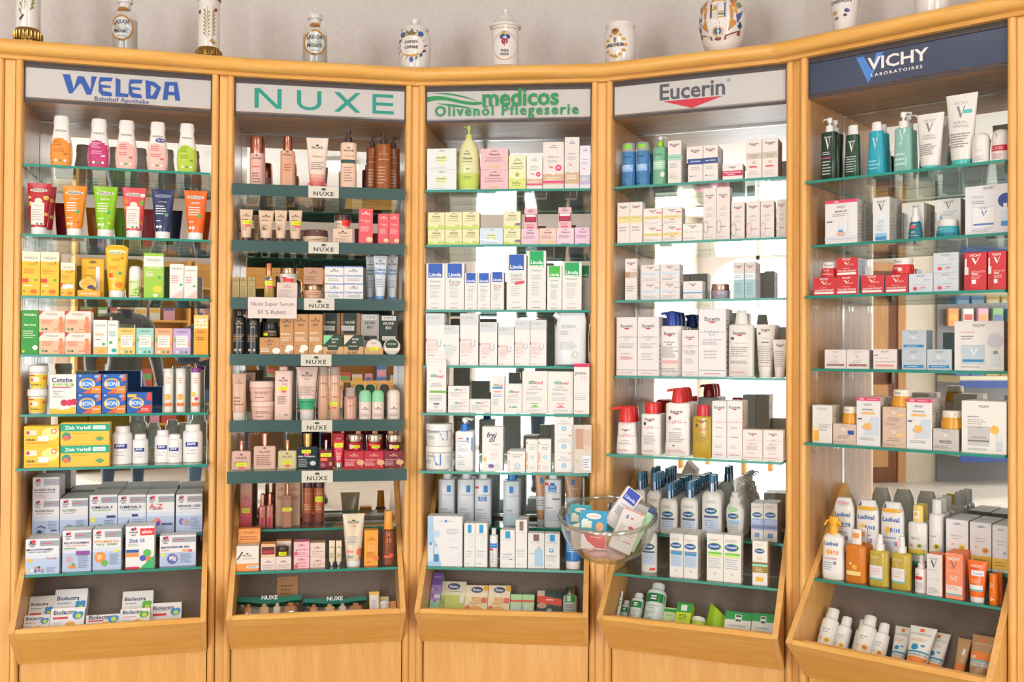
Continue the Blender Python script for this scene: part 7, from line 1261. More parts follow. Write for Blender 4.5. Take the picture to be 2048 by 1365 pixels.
item('bottle', 1040, 1165, 275, 'dark teal tester serum bottle', [T('VICHY', .5, .44, .34, '#dce8ea', 1), Rr(.14, .33, .62, .42, '#e04a54'), T('89', .45, .2, .26, '#c4dce0', 0), Ls(.1, .8, .08, .12, 1, '#c4dce0'), T('Tester', .45, .62, .5, '#5a6a7a', 0)], off=.012, name='serum_bottle', c='#1a6a7c', cc='#e6e2de', prof=[(0, .92), (.01, 1), (.3, .9), (.5, .78), (.56, .6), (.57, .58)], hb=.56, cw=.58, br=.8, cap='spray')
item('box', 1297, 1505, 205, 'white cream carton behind teal jar', vic(.92, .42, '#8a8a90', .5, .22, .82)+[T('MINÉRAL 89', .55, .68, .56, '#9ab8c8', 0), Ls(.15, .85, .56, .64, 2, LT), Rr(.15, .50, .24, .56, '#4a90b8')], d=.06, c='#e0deda', cs='#c4b4a2', off=.062)
item('jar', 1268, 1466, 375, 'teal ombre cream jar with white lid', [Rr(.02, .04, .98, .22, '#17788c'), Ls(.1, .5, .38, .5, 2, '#c4e4e8')], off=.012, c='#3aa4b0', cc='#e4dcd4', lf=.4, lw=.86, bw=1.0, nk=.9, bt=.98)
item('box', 1543, 1932, 88, 'large white gift carton with blue disc', [T('VICHY', .53, .94, .26, '#6a6a78', 1), Ls(.15, .5, .74, .80, 2, LT), Ls(.15, .45, .62, .70, 2, '#8a8a94'), Rr(.16, .12, .67, .56, '#b0b8d4'), Rr(.165, .13, .665, .55, '#e6e2e0'), T('VICHY', .42, .53, .2, '#7a84a8', 1), G([(.36, .48), (.39, .48), (.43, .38), (.42, .36)], '#4a64b0'), G([(.42, .36), (.43, .38), (.46, .48), (.49, .48)], '#4a64b0'), Rr(.19, .18, .64, .22, '#5a84b8'), C(.90, .66, .17, '#2f4a94'), Rr(.80, .14, .98, .46, '#c8dce8'), Rr(.80, .14, .98, .24, '#4a8ec8'), Rr(.85, .46, .93, .60, '#e6e4e4'), Ls(.15, .62, .04, .1, 2, '#b4b0ac')], d=.06, c='#dfdcdc', off=.01)
at(4, 2, 1570, 350, 4.2845)
rd = [T('VICHY', .48, .92, .40, '#f2dcd8', 1)]+vic(.9, .4, '#f6ece8', .48, .27, .70)[1:]+[Ls(.45, .9, .58, .68, 2, '#f0b8b0'), Ls(.3, .7, .40, .46, 1, '#f0c8c0'), T('COLLAGEN SPECIALIST', .5, .29, .84, '#f6e4e0', 1, 1.3), Rr(.06, .08, .92, .2, '#efe6e2')]
RED, RDS = '#cf3238', '#c9b8c0'
item('box', 243, 434, 882, 'red cream carton under tester jar, far left', rd, d=.05, c=RED, cs=RDS, ct='#d8565a', off=.012)
item('jar', 285, 432, 748, 'red cream jar with white tester lid, left', [T('Tester', .55, .80, .5, '#5a6a9a', 0), Rr(.03, .72, .2, .88, '#e05a4c'), T('VICHY', .45, .45, .36, '#f2dcd8', 1), Ls(.2, .8, .16, .3, 2, '#f0c8c0')], on=1, c='#cc2c30', cc='#e6ddd4', lf=.40, lw=.92, bw=1.0, nk=.92, bt=1.0)
stack(438, 626, [870, 712], ['red cream carton, lower of two', 'red cream carton, upper of two'], rd, d=.06, c=RED, cs='#c4d0dc', ct='#d8565a', off=.012)
item('box', 652, 846, 862, 'red cream carton third from left', rd, d=.05, c=RED, cs='#c4b0c8', ct='#d8565a', off=.012)
item('box', 857, 1052, 855, 'red cream carton under tester jar, middle', rd, d=.05, c=RED, cs=RDS, ct='#d8565a', off=.012)
item('jar', 890, 1078, 712, 'red cream jar with white tester lid, right', [T('Tester', .4, .80, .4, '#5a6a9a', 0), Ls(.1, .5, .3, .5, 2, '#f0c8c0'), C(.5, .3, .1, '#f0d8d0'), Rr(.85, .3, .98, .5, '#f0783c')], on=1, c='#d02c2e', cc='#e6ddd4', lf=.40, lw=.90, bw=1.0, nk=.9, bt=1.0)
gy = vic(.88, .36, '#8a8e96', .5, .24, .68, '#e8e2d0')+[Ls(.62, .95, .62, .7, 1, '#a4a8b0'), Ls(.15, .85, .38, .44, 1, '#a8acb4'), Rr(.18, .12, .34, .28, '#e0404c'), Ls(.4, .75, .14, .22, 1, '#a8acb4'), Rr(.5, .24, .7, .28, '#e05a64')]
item('box', 1062, 1266, 848, 'silver grey cream carton, single', gy, d=.05, c='#ccd2d8', cs='#b8b4b0', off=.012)
stack(1271, 1486, [838, 668], ['silver grey cream carton, lower of two', 'silver grey cream carton, upper of two'], gy, d=.06, c='#c9cfd6', cs='#a89a8c', off=.012)
rt = [T('VICHY', .5, .92, .54, '#f6e4e0', 1)]+vic(.92, .5, '#f6ece8', .5, .36, .77)[1:]+[T('LIFTACTIV', .64, .49, .62, '#f2d4d0', 0), Rr(.34, .42, .62, .45, '#f2e0dc'), Ls(.34, .8, .30, .40, 3, '#f0c0bc'), Rr(.34, .17, .54, .28, '#f2e4e0'), Rr(.0, .02, .26, .42, '#b82830'), Rr(.02, .42, .2, .62, '#d8d4d0'), Rr(.04, .62, .12, .84, '#e6e0da')]
item('box', 1536, 1726, 665, 'tall red serum carton, left of two', rt, d=.06, c='#cb3036', cs='#b02830', off=.012)
item('box', 1739, 1933, 655, 'tall red serum carton, right of two', rt, d=.06, c='#cb3036', cs='#b02830', off=.012)
at(4, 3, 1570, 580, 4.0146)
pl = lambda c: vic(.88, .34, '#b4aca8', .5, .24, .64, '#c4b8b4')+[Ls(.3, .7, .42, .48, 1, LT), Ls(.2, .8, .30, .38, 1, LT), Rr(.1, .14, .92, .25, c)]
item('box', 318, 491, 482, 'low white carton with brown stripe, left', pl('#a4746c'), d=.05, c='#e6dcd8', cs='#d4c8c4', off=.02)
item('box', 495, 673, 482, 'low white carton with brown stripe, right', pl('#a4746c'), d=.05, c='#e6dcd8', cs='#d4c8c4', off=.02)
item('box', 708, 897, 478, 'low white carton with salmon stripe', [T('VICHY', .5, .88, .34, '#8a8a8e', 1), Rr(.06, .68, .2, .72, '#4a4a54'), Ls(.1, .9, .52, .6, 1, LT), T('NEOVADIOL & MENOPAUSE', .5, .38, .84, '#a8a0a0', 0, 1.3), Rr(.1, .14, .88, .25, '#e8a094')], d=.05, c='#e8ddd6', cs='#c0a898', ct='#e0a08c', off=.02)
si = vic(.88, .36, '#8a929a', .5, .26, .62, '#ecebe6')+[Ls(.2, .8, .40, .48, 1, '#a0a8b0'), Rr(.08, .10, .90, .24, '#2f86b4'), Ls(.2, .8, .14, .2, 1, '#d4e8f2')]
stack(937, 1134, [480, 325], ['silver cream carton with blue stripe, lower', 'silver cream carton with blue stripe, upper'], si, d=.06, c='#bcc6cc', cs='#8ca4ae', off=.02)
item('box', 1139, 1338, 480, 'silver cream carton with blue stripe, single', si, d=.06, c='#c0c8ce', cs='#98a8b0', off=.02)
item('box', 1360, 1758, 252, 'large cream gift carton with serum picture', [T('VICHY', .5, .91, .26, '#7a7a80', 1), Ls(.14, .5, .76, .80, 1, '#e08a8a'), Ls(.14, .4, .62, .72, 2, '#8a8a90'), Rr(.14, .13, .62, .52, '#bccad2'), G([(.33, .44), (.37, .44), (.41, .32), (.4, .30)], '#e6ecf0'), G([(.4, .30), (.41, .32), (.44, .44), (.48, .44)], '#e6ecf0'), Rr(.17, .18, .60, .23, '#2f86b4'), C(.83, .60, .16, '#c9c9cf'), Rr(.75, .11, .92, .34, '#d4dade'), Rr(.79, .34, .88, .40, '#8a949c'), Rr(.82, .40, .86, .50, '#d8d8d8'), Ls(.14, .55, .06, .1, 1, '#a8a4a0')], d=.06, c='#e6e0d9', cs='#b08a5c', off=.02)
at(4, 4, 1570, 580, 4.0146)
item('box', 220, 377, 930, 'white carton with orange bottle edge, far left', [T('VICHY', .5, .91, .52, '#a8a09c', 0), T('NEOVADIOL', .64, .49, .66, '#a49c98', 0), Ls(.36, .9, .32, .46, 4, '#a49c98'), Rr(0, .04, .34, .36, '#eab04c'), C(.17, .38, .17, '#f0d8a8', .6), Rr(.04, .06, .1, .34, '#f0c878')], d=.06, c='#e6dfd8', cs='#ddd2b8', off=.02)
nv = [T('VICHY', .5, .92, .36, '#a8989a', 0)]+vic(.9, .4, '#efe6de', .5, .24, .72)[1:]+[T('NEOVADIOL', .5, .42, .5, '#8a7a74', 0), Ls(.2, .8, .28, .36, 1, '#8a7a74'), Rr(0, .18, 1, .19, '#b09888'), Ls(.05, .7, .06, .14, 1, '#a08a7c')]
item('box', 385, 570, 1080, 'nude cream carton with blue label', nv+[Rr(.65, .50, .92, .70, '#2f4a94')], d=.055, c='#d9bfae', cs='#cbb09c', off=.02)
def honey(xl, xr, yt, ds, ext=()): item('jar', xl, xr, yt, ds, [T('Tester', .4, .82, .4, '#5a74a4', 0)] if ext else [Rr(.72, .72, .74, .9, '#3a3a3a')], on=1, c='#dd9a2c', mk='p', cc='#e9dcc8', lf=.38, lw=.88, bw=1.0, nk=.88, bt=1.0)
honey(440, 570, 940, 'honey yellow jar with white lid, lowest left', 1)
promo = [Rr(0, .93, 1, 1, '#e0486c'), T('-20%', .22, .965, .2, '#f6e4e8', 1), Ls(.45, .95, .95, .98, 1, '#f6d0d8'), T('VICHY', .48, .85, .36, '#8a8a8e', 1), T('NEOVADIOL', .48, .75, .46, '#7a7678', 1), Rr(.2, .655, .78, .695, '#f0b85c'), G([(.3, .22), (.95, .22), (.95, .6), (.62, .6)], '#ccd4dc'), C(.45, .38, .2, '#deb094', .6), Rr(.34, .36, .62, .47, '#eab85c'), Rr(.06, .54, .24, .565, '#4a4a50'), Ls(.15, .85, .11, .18, 2, '#a8a4a4')]
item('box', 574, 764, 865, 'white promotional carton with pink top, left', promo, d=.06, c='#e6e2df', cs='#d8c8b4', ct='#dfc0b8', rows=1, off=.02, gap=.004)
stack(783, 970, [1098, 945], ['bronze-white cream carton, lower of two', 'bronze-white cream carton, upper of two'], nv+[Rr(.62, .50, .94, .68, '#eac07a')], d=.055, c='#d6b9a4', off=.02)
honey(833, 1000, 803, 'honey yellow jar on top of two cartons', 1)
item('box', 976, 1180, 877, 'white promotional carton with pink top, right', promo, d=.06, c='#e6e2df', cs='#d8c8b4', ct='#dfc0b8', rows=1, off=.02, gap=.004)
item('box', 1188, 1394, 1120, 'silver carton under honey jar', nv[:3]+[T('NEOVADIOL', .5, .45, .5, '#5a5654', 1), Ls(.25, .75, .33, .4, 1, '#4a4644'), Rr(0, .24, 1, .25, '#7a7672'), Ls(.05, .8, .1, .2, 2, '#8a8682')], d=.055, c='#c9c1ba', cs='#a89a8e', off=.02)
honey(1227, 1410, 975, 'honey yellow jar at the lower right', 0)
item('box', 1418, 1800, 897, 'large cream gift carton with silver window', [T('VICHY', .5, .90, .24, '#7a7a80', 1), T('NEOVADIOL', .27, .70, .26, '#6a6664', 1), Ls(.14, .62, .54, .66, 3, '#b0a89c'), Rr(.14, .14, .63, .52, '#c4c0bb'), T('VICHY', .4, .49, .18, '#9a9894', 1), T('NEOVADIOL', .4, .30, .34, '#8a8682', 1), Rr(.15, .22, .62, .25, '#7a7874'), C(.74, .46, .1, '#eab84c'), Rr(.78, .05, .91, .24, '#c8cccf'), Rr(.79, .24, .90, .40, '#dcdcda'), Ls(.14, .6, .05, .1, 2, '#a8a4a0')], d=.06, c='#e9e3da', off=.02, rows=1, gap=.004)
at(4, 5, 1570, 880, 4.0146)
def lad(cap, n='', hd=0):
    e = [T('Ladival', .48, .69, .74, '#2a62b4', 1), C(.36, .50, .13, '#f0b42c'), Rr(.46, .465, .86, .535, '#2a62ac' if n else '#2a62ac'), T(n or 'Akt', .66, .50, .3, '#e8eef6', 1)]
    for i in range(8):
        t = i*math.pi/4; e.append(G([(.36+.16*math.cos(t-.12), .50+.066*math.sin(t-.12)), (.36+.24*math.cos(t), .50+.10*math.sin(t)), (.36+.16*math.cos(t+.12), .50+.066*math.sin(t+.12))], '#f4c86a'))
    e += [T('ALLERGISCHE', .42, .36, .6, '#6a94cc', 1), Ls(.15, .6, .1, .3, 6, '#8aa4c8'), Rr(.62, .22, .7, .30, '#8ab0dc'), Rr(.7, .22, .76, .30, '#d84a8a')]
    if hd: e += [Rr(.0, .86, 1, .90, cap), C(.5, .86, .5, cap, .22), Rr(.1, .89, .9, .96, '#e6e4e2'), C(.2, .925, .09, '#2a62b4')]
    return e
LP_ = [(0, .86), (.01, .92), (.1, .98), (.4, 1), (.72, 1), (.82, .96), (.88, .88), (.96, .72), (.985, .68), (1.0, .64)]
for xl, xr, yt, cp, n, ds, hd in ((382, 545, 468, '#dcdad8', '', 'white sun lotion bottle with silver badge', 0), (565, 742, 487, '#eeb030', '50', 'yellow-shouldered sun lotion bottle beside the silver-badged one', 1), (762, 945, 505, '#eeb030', '30', 'yellow-shouldered sun lotion bottle beside child spray', 1)):
    item('bottle', xl, xr, yt, ds, lad(cp, n, hd)+([] if hd else [C(.5, .90, .3, '#c8c4c8', .4), C(.5, .91, .2, '#e0a0a8', .3)]), off=.012, name='sun_lotion_bottle', c='#e6e1da', prof=LP_, hb=1.0, br=.42, e=2.8, cap='none')
item('bottle', 978, 1132, 530, 'white child sun spray with yellow cap', [T('Sonne', .45, .40, .4, '#8a8a7a', 0), C(.42, .40, .34, '#e9e2d4'), C(.42, .40, .32, '#e9e5de'), T('Sonne', .40, .42, .36, '#8a8a7a', 0), C(.66, .28, .13, '#e8b83c'), C(.66, .28, .08, '#3a8a3c'), C(.25, .28, .07, '#e0945c', 1.3), Rr(.04, .14, .92, .21, '#eec23c'), Rr(.04, .11, .92, .14, '#6ab04a'), Ls(.12, .8, .04, .1, 2, LT), Rr(.3, .76, .62, .90, '#f6eed0'), C(.44, .84, .1, '#eeb03c')], off=.012, name='spray_bottle', c='#e9e5de', cc='#ecd070', hb=.70, cw=.55, nk=.5, sh=.05, br=.6, cfl=.9, rows=1, gap=.01)
item('bottle', 1142, 1262, 485, 'white sun spray can', [C(.4, .42, .4, '#e0dcd4'), C(.4, .42, .38, '#eae6e0'), T('Sonne', .35, .43, .48, '#8a8a7a', 0), C(.62, .27, .2, '#e8b83c'), C(.62, .27, .12, '#3a8a3c'), Rr(.04, .10, .96, .17, '#eec23c'), Rr(.04, .07, .96, .10, '#6ab04a')], off=.012, name='spray_can', cat='can', c='#ebe7e1', cc='#e6e3df', hb=.78, cw=.66, nk=.64, sh=.05, br=1.0, cfl=.66, rows=3, gap=.004)
hy = lambda c, n: [T('medi', .5, .93, .22, '#6a7a9a', 1), Rr(.3, .90, .72, .91, '#6a7a9a'), C(.47, .64, .33, '#eadccf'), C(.47, .64, .32, '#e6e0de'), T('Hyaluron', .48, .66, .5, '#8a8a90', 0), Ls(.3, .7, .58, .62, 1, LT), C(.3, .48, .07, '#f0b060', .7), C(.72, .42, .15, c), T(n, .72, .42, .16, '#5a4a2c', 1), Rr(0, .06, 1, .30, '#eec24c'), C(.45, .30, .05, '#e6e0de'), Ls(.2, .8, .12, .24, 2, '#a8863c')]
for xl, xr, yt, c, n, ds in ((1292, 1472, 645, '#f0cc3c', '30', 'left'), (1483, 1658, 668, '#f0a03c', '50', 'middle'), (1664, 1818, 692, '#dfe0e8', '50', 'right')):
    item('box', xl, xr, yt, f'yellow-banded white sun carton, {ds} of three', hy(c, n), d=.045, c='#e6e2e2', cs='#8a8484', rows=2, off=.012, gap=.003)
at(4, 6, 1570, 880, 4.0146)
item('bottle', 287, 462, 620, 'white trigger sun spray with yellow head', [T('Ladival', .47, .57, .62, '#2a62b4', 1), C(.36, .43, .11, '#f0b42c'), Rr(.48, .40, .80, .465, '#f0885c'), T('50', .64, .432, .24, '#f6ece4', 1), T('FÜR KINDER', .46, .335, .56, '#e07a9a', 1), Ls(.15, .6, .14, .28, 4, '#9ab0cc'), Rr(.6, .24, .66, .29, '#6a90cc'), Rr(.66, .24, .7, .29, '#d84a8a'), C(.45, .78, .1, '#2a62b4')], off=.02, name='trigger_spray', c='#ebe7e0', cc='#f0ae2c', prof=[(0, .9), (.01, .96), (.1, 1), (.35, .97), (.5, .93), (.62, .93), (.68, .86), (.72, .5), (.73, .4)], hb=.725, cw=.40, br=.55, e=3, cap='trigger')
item('bottle', 478, 640, 725, 'clear amber sun oil with white cap', [Rr(.35, .84, .65, .93, '#f0943c'), C(.5, .30, .13, '#eab03c'), C(.3, .36, .06, '#f6d8a0'), Rr(.1, .14, .8, .22, '#f0d88a'), Ls(.14, .8, .11, .14, 1, '#c86a1c')], off=.02, name='sun_oil_bottle', c='#ee8426', mk='g', cc='#e6dfd8', hb=.72, cw=.50, nk=.48, sh=.08, br=.55, e=3.4, cfl=.8, rows=1, gap=.012)
voil = [T('VICHY', .35, .56, .46, '#e6dcb0', 1)]+vic(.6, .4, '#c4b488', .35, .22, .47)[1:]+[Rr(.04, .16, .74, .40, '#e6e0dc'), Ls(.1, .68, .22, .36, 3, '#e0b4a8'), Rr(.04, .13, .74, .16, '#4fc0c4')]
for xl, xr, yt, ds in ((668, 824, 765, 'left'), (845, 1002, 782, 'right')):
    item('bottle', xl, xr, yt, f'clear yellow sun water spray, {ds} of two', voil, off=.02, name='spray_bottle', c='#d6b440', mk='g', cc='#e9e5e0', hb=.70, cw=.46, nk=.42, sh=.06, br=.6, e=3, cap='spray')
item('bottle', 1032, 1135, 935, 'small white tester spray with red label', [T('ester', .5, .70, .5, '#4a6ab0', 0), T('VICHY', .3, .50, .3, '#6a7a8a', 1), Rr(.08, .36, .68, .45, '#d8383c'), Ls(.08, .85, .10, .3, 5, '#a4a8ac')], off=.018, name='spray_bottle', c='#e6e1dc', cc='#e2ddd8', hb=.66, cw=.6, nk=.55, sh=.05, br=.9, cap='spray')
item('box', 1138, 1262, 922, 'white sun cream carton with orange side', [T('VICHY', .45, .89, .6, '#8a8a8e', 1)]+vic(.89, .5, '#5a5654', .45, .4, .76)[1:]+[T('UV-AGE', .5, .40, .7, '#d0ccc8', 0), Ls(.1, .8, .05, .2, 4, LT), Ls(.1, .8, .6, .64, 1, LT)], d=.045, c='#e2dbd4', cs='#f0823c', ct='#f0824a', off=.012)
item('box', 1288, 1428, 915, 'salmon orange sun cream carton', [T('VICHY', .48, .88, .72, '#f6e8e0', 1)]+vic(.88, .5, '#a8705c', .48, .4, .74)[1:]+[T('CAPITAL SOLEIL', .5, .61, .8, '#f8dccc', 0), T('50', .48, .46, .42, '#f8dccc', 0, .9), Rr(.04, .12, .96, .3, '#e9d4c8'), Ls(.1, .8, .2, .28, 2, '#c89a84'), Rr(.04, .09, .96, .12, '#4fc0c4')], d=.045, c='#f08e68', cs='#e8784c', ct='#f07a3c', off=.01, rows=1, gap=.003)
item('tube', 1450, 1612, 980, 'orange sun cream tube with tester sticker', [T('VICHY', .5, .87, .6, '#f8e4d4', 1), Rr(.18, .78, .55, .84, '#e04a3c'), Rr(.24, .64, .86, .77, '#e6e6ea'), T('Tester', .58, .70, .5, '#4a6ab0', 0), Rr(.18, .32, .82, .42, '#e6e2dc'), Rr(.18, .28, .82, .32, '#4fc0c4'), Ls(.25, .75, .46, .56, 2, '#f8c49a')], off=.01, c='#ee6a1c', cc='#e4ddd6', cw=.7, ch=.13)
item('bottle', 1632, 1706, 1080, 'orange sun stick in front', [T('50', .35, .62, .14, '#f8dcc0', 0, 1, 0, 90), G([(.2, .12), (.7, .18), (.2, .24), (.35, .18)], '#f6e4d4')], off=.01, name='sun_stick', cat='stick', c='#ec7416', cc='#ec7416', hb=.6, cw=1.02, nk=.98, sh=.005, br=.9, cfl=1.02)
item('bottle', 1690, 1742, 1072, 'orange sun stick behind', [], off=.045, name='sun_stick', cat='stick', c='#e66c14', cc='#e66c14', hb=.6, cw=1.02, nk=.98, sh=.005, br=.9, cfl=1.02)
at(4, 'bin', 1570, 1080, 4.2845)
can = lambda n, c: [C(.5, .46, .36, '#e6dcc8'), C(.5, .46, .34, '#ebe6de'), T('Sonne', .5, .47, .5, '#9a948a', 0), Ls(.3, .7, .38, .42, 1, LT), C(.7, .22, .17, c), T(n, .7, .22, .18, '#6a4a1c', 1), Rr(.04, .04, .96, .11, '#eec45c'), C(.3, .26, .08, '#f0b060', .7)]
SC_ = dict(name='spray_can', cat='can', c='#e9e4dc', cc='#e4dfd6', hb=.74, cw=.74, nk=.72, sh=.06, br=1.0, cfl=.74)
for xl, xr, yt, o, n, c, ds in ((300, 400, 610, .045, '30', '#eebc3c', 'small white sun spray can behind, far left'), (318, 462, 565, .085, '30', '#eebc3c', 'large white sun spray can at far left'), (448, 572, 640, .07, '30', '#eebc3c', 'small white sun spray can, second from left'), (610, 700, 672, .045, '50', '#f0a03c', 'small white sun spray can behind, third'), (632, 785, 625, .085, '50', '#f0a03c', 'large white sun spray can, third from left'), (770, 896, 695, .07, '50', '#f0943c', 'small white sun spray can, fourth from left')):
    item('bottle', xl, xr, yt, ds, can(n, c), off=o, **SC_)
lt_ = [Rr(.42, .86, .58, .94, '#f06a2c'), T('LA ROCHE-POSAY', .5, .80, .84, '#8a949c', 0, 1.2), C(.38, .48, .13, '#2a8ab8', 1.0), C(.66, .52, .08, '#2a8ab8', .6), Rr(.04, .35, .96, .39, '#3a94c0'), T('ANTHELIOS XL', .5, .30, .74, '#5a5a60', 0), Rr(.02, .08, .98, .25, '#f08a2c'), Ls(.15, .8, .62, .7, 2, '#f0b49a')]
item('tube', 925, 1085, 728, 'white sun tube with blue whale tail, left', lt_, off=.045, c='#e2ddd2', cc='#e4e0d8', cw=.66, ch=.08)
item('tube', 1045, 1285, 720, 'white sun tube with blue whale tail, front', lt_, off=.09, c='#e6e1d6', cc='#f08a2c', cw=.66, ch=.08)
item('tube', 1215, 1405, 775, 'white sun tube with blue whale tail, right', lt_, off=.055, c='#e2ddd2', cc='#e4e0d8', cw=.66, ch=.08)
bt_ = [C(.5, .88, .09, '#f0743c'), T('LA ROCHE-POSAY', .5, .80, .86, '#e4d0bc', 0, 1.2), Rr(.02, .44, .98, .62, '#f08a3c'), T('50', .22, .50, .22, '#f6e8dc', 1), Rr(.02, .40, .98, .44, '#7ac0d4'), Rr(.02, .30, .98, .40, '#dcd4cc'), Ls(.1, .8, .32, .38, 2, '#8a8480'), T('TUBE', .4, .18, .4, '#e0c8b0', 1)]
item('tube', 1468, 1590, 835, 'tan sun tube with picture, left', [C(.6, .62, .16, '#f0c03c', .5), Rr(.55, .6, .72, .75, '#ece8e0'), Rr(.02, .2, .98, .4, '#f08a3c'), Rr(.02, .12, .98, .2, '#3a80c0')], off=.045, c='#c49a6a', cc='#c49a6a', cw=.66, ch=.08)
item('tube', 1585, 1805, 800, 'tan sun tube with orange band, front', bt_, off=.08, c='#bd9468', cc='#c8a078', cw=.66, ch=.08)
# ------------------------------------------------------------------ apothecary jars on the cornice
TOPZ = CZ+1.0217
def shelf_jar(b, cx, w, top, label, name, prof, parts, els, y0=.02, H=None, cat='jar', n=28, extra=None):
    """cx, w, top in picture pixels; prof: (height part, radius part) rings of the body"""
    M = BM[b].to_3x3(); O = BM[b].translation; U = M @ Vector((1, 0, 0)); IN = M @ Vector((0, 1, 0))
    org = O+IN*y0
    l, r = hit(cx-w/2, max(top, 0)+40, org, IN), hit(cx+w/2, max(top, 0)+40, org, IN)
    W = (r-l).dot(U); Hh = H or (hit(cx, top, org, IN).z-TOPZ)
    c = (l+r)/2; root = ob(name, None); tag(root, label, cat, 'antique apothecary vessels on the cornice')
    root.matrix_world = Matrix.Translation((c.x, c.y, TOPZ)) @ Matrix((U, IN, Vector((0, 0, 1)))).transposed().to_4x4()
    allr = []
    for pn, mt, rings in parts:
        R = [(z*Hh, q*W/2, q*W/2, 2) for z, q in rings]; allr += R
        ob(pn, me(pn, *loft(R, n), [mt], smooth=.6), root)
    body = [(z*Hh, q*W/2) for z, q in prof]
    def front(X, Z):
        z = min(max(Z, body[0][0]), body[-1][0])
        for i in range(len(body)-1):
            if body[i][0] <= z <= body[i+1][0]: break
        t = (z-body[i][0])/max(1e-6, body[i+1][0]-body[i][0]); a = body[i][1]+(body[i+1][1]-body[i][1])*t
        q = min(.97, abs(X)/a); return (math.copysign(q*a, X), -a*math.sqrt(1-q*q)-.0004)
    for pm in (prints('painted_marking', els, W, Hh, front, kind='e') if els else ()): ob('painted_marking', pm, root)
    if extra: extra(root, W, Hh)
    return root
CER, GOLD, FROST = mat('#e0d8d2', 'e'), mat('#9a7a44', 's'), mat('#d5d0ca', 'e')
def cyl_jar(b, cx, w, top, label, els, H):
    def rib(root, W, Hh):
        for k in range(22):
            t = 2*math.pi*k/22
            ob('gold_rib', me('gold_rib', *loft([(Hh*.055, .0035, .0035, 2), (Hh*.10, .0042, .0042, 2), (Hh*.135, .0035, .0035, 2)], 6, W*.485*math.cos(t), W*.485*math.sin(t)), [GOLD], smooth=.6), root)
    shelf_jar(b, cx, w, top, label, 'cylinder_jar', [(.17, .84), (.93, .84)], [('foot', GOLD, [(0, .93), (.012, 1.0), (.035, 1.0), (.05, .93), (.10, .97), (.14, .93), (.17, .88), (.18, .84)]), ('body', CER, [(.175, .84), (.18, .86), (.92, .86), (.93, .84)]), ('lid', GOLD, [(.925, .90), (.94, .96), (.965, .96), (.985, .80), (1.0, .5)])], els, H=H, extra=rib)
fern = [G([(.36+.02*i+.10*math.sin(i*.5), .30+.07*i), (.40+.02*i, .31+.07*i), (.52+.02*i, .36+.07*i), (.46+.02*i, .38+.07*i)], '#7a8248') for i in range(8)]+[G([(.36+.02*i, .30+.07*i), (.24+.02*i, .37+.07*i), (.30+.02*i, .39+.07*i)], '#8a8e58') for i in range(8)]+[G([(.30, .24), (.44, .30), (.40, .32), (.27, .27)], '#5a4636')]+[G([(.62+.03*i, .36+.05*i), (.78+.02*i, .40+.05*i), (.72+.02*i, .43+.05*i)], '#8a8a52') for i in range(6)]
herb = [G([(.40, .25), (.42, .25), (.46, .80), (.44, .80)], '#8a8448'), G([(.60, .25), (.62, .25), (.68, .82), (.66, .82)], '#9a7a3c')]+[G([(.44, .30+.06*i), (.56, .36+.06*i), (.50, .37+.06*i)], '#8f8a4a') for i in range(7)]+[G([(.42, .32+.06*i), (.28, .38+.06*i), (.34, .40+.06*i)], '#a08a4a') for i in range(7)]+[G([(.65, .32+.06*i), (.76, .38+.06*i), (.70, .40+.06*i)], '#a0803c') for i in range(7)]+[C(.14, .72, .05, '#8a2c34', 1.5), C(.78, .76, .05, '#8a2c34', 1.5), G([(.52, .26), (.72, .20), (.80, .24), (.66, .30)], '#b08a4a')]
cyl_jar(0, 56, 58, 0, 'white cylinder jar painted with green fern, gold foot, above leftmost cabinet', fern, .30)
cyl_jar(0, 418, 51, -6, 'white cylinder jar painted with herbs, gold foot and rim', herb, None)
def bottle_jar(b, cx, w, top, label, H=None, x0=.5):
    els = [C(x0, .40, .44, '#b07a34', 1.18), C(x0, .40, .38, '#c8ccc8', 1.15), C(x0, .76, .20, '#b07a34', .5), G([(x0-.2, .70), (x0+.2, .70), (x0+.12, .80), (x0-.12, .80)], '#a06a2c'), T('LIQUOR', x0, .50, .62, '#3a3440', 1, 1.25), T('PROBAT:', x0, .34, .60, '#3a3440', 1, 1.25), T('L', x0-.27, .50, .09, '#b83040', 1, 1.3), T('A.A', x0, .18, .2, '#3a3440', 1), Rr(x0-.2, .245, x0+.2, .252, '#5a5058')]
    pr = [(.0, .95), (.02, 1.0), (.60, 1.0), (.70, .92), (.76, .55)]
    shelf_jar(b, cx, w, top, label, 'glass_bottle', pr, [('body', CLEAR, pr+[(.78, .42), (.90, .42)]), ('liquid', mat('#d3ccc4', 't'), [(.015, .9), (.03, .95), (.58, .95)]), ('stopper', FROST, [(.79, .44), (.89, .44), (.90, .58), (.93, .62), (.985, .58), (1.0, .45)])], els, H=H, cat='bottle')
bottle_jar(0, 250, 53, -4, 'clear glass bottle with ornate label standing between two cylinder jars', x0=.42)
bottle_jar(1, 630, 51, 29, 'clear glass bottle with ornate label above second cabinet')
wre = lambda c1, c2, x, y, rx, ry, n=16: [C(x+rx*math.cos(2*math.pi*i/n), y+ry*math.sin(2*math.pi*i/n), .055, c1 if i % 2 else c2, 1.0) for i in range(n)]
p5 = [(0, .80), (.02, .84), (.10, .90), (.45, 1.0), (.66, .94), (.72, .80)]
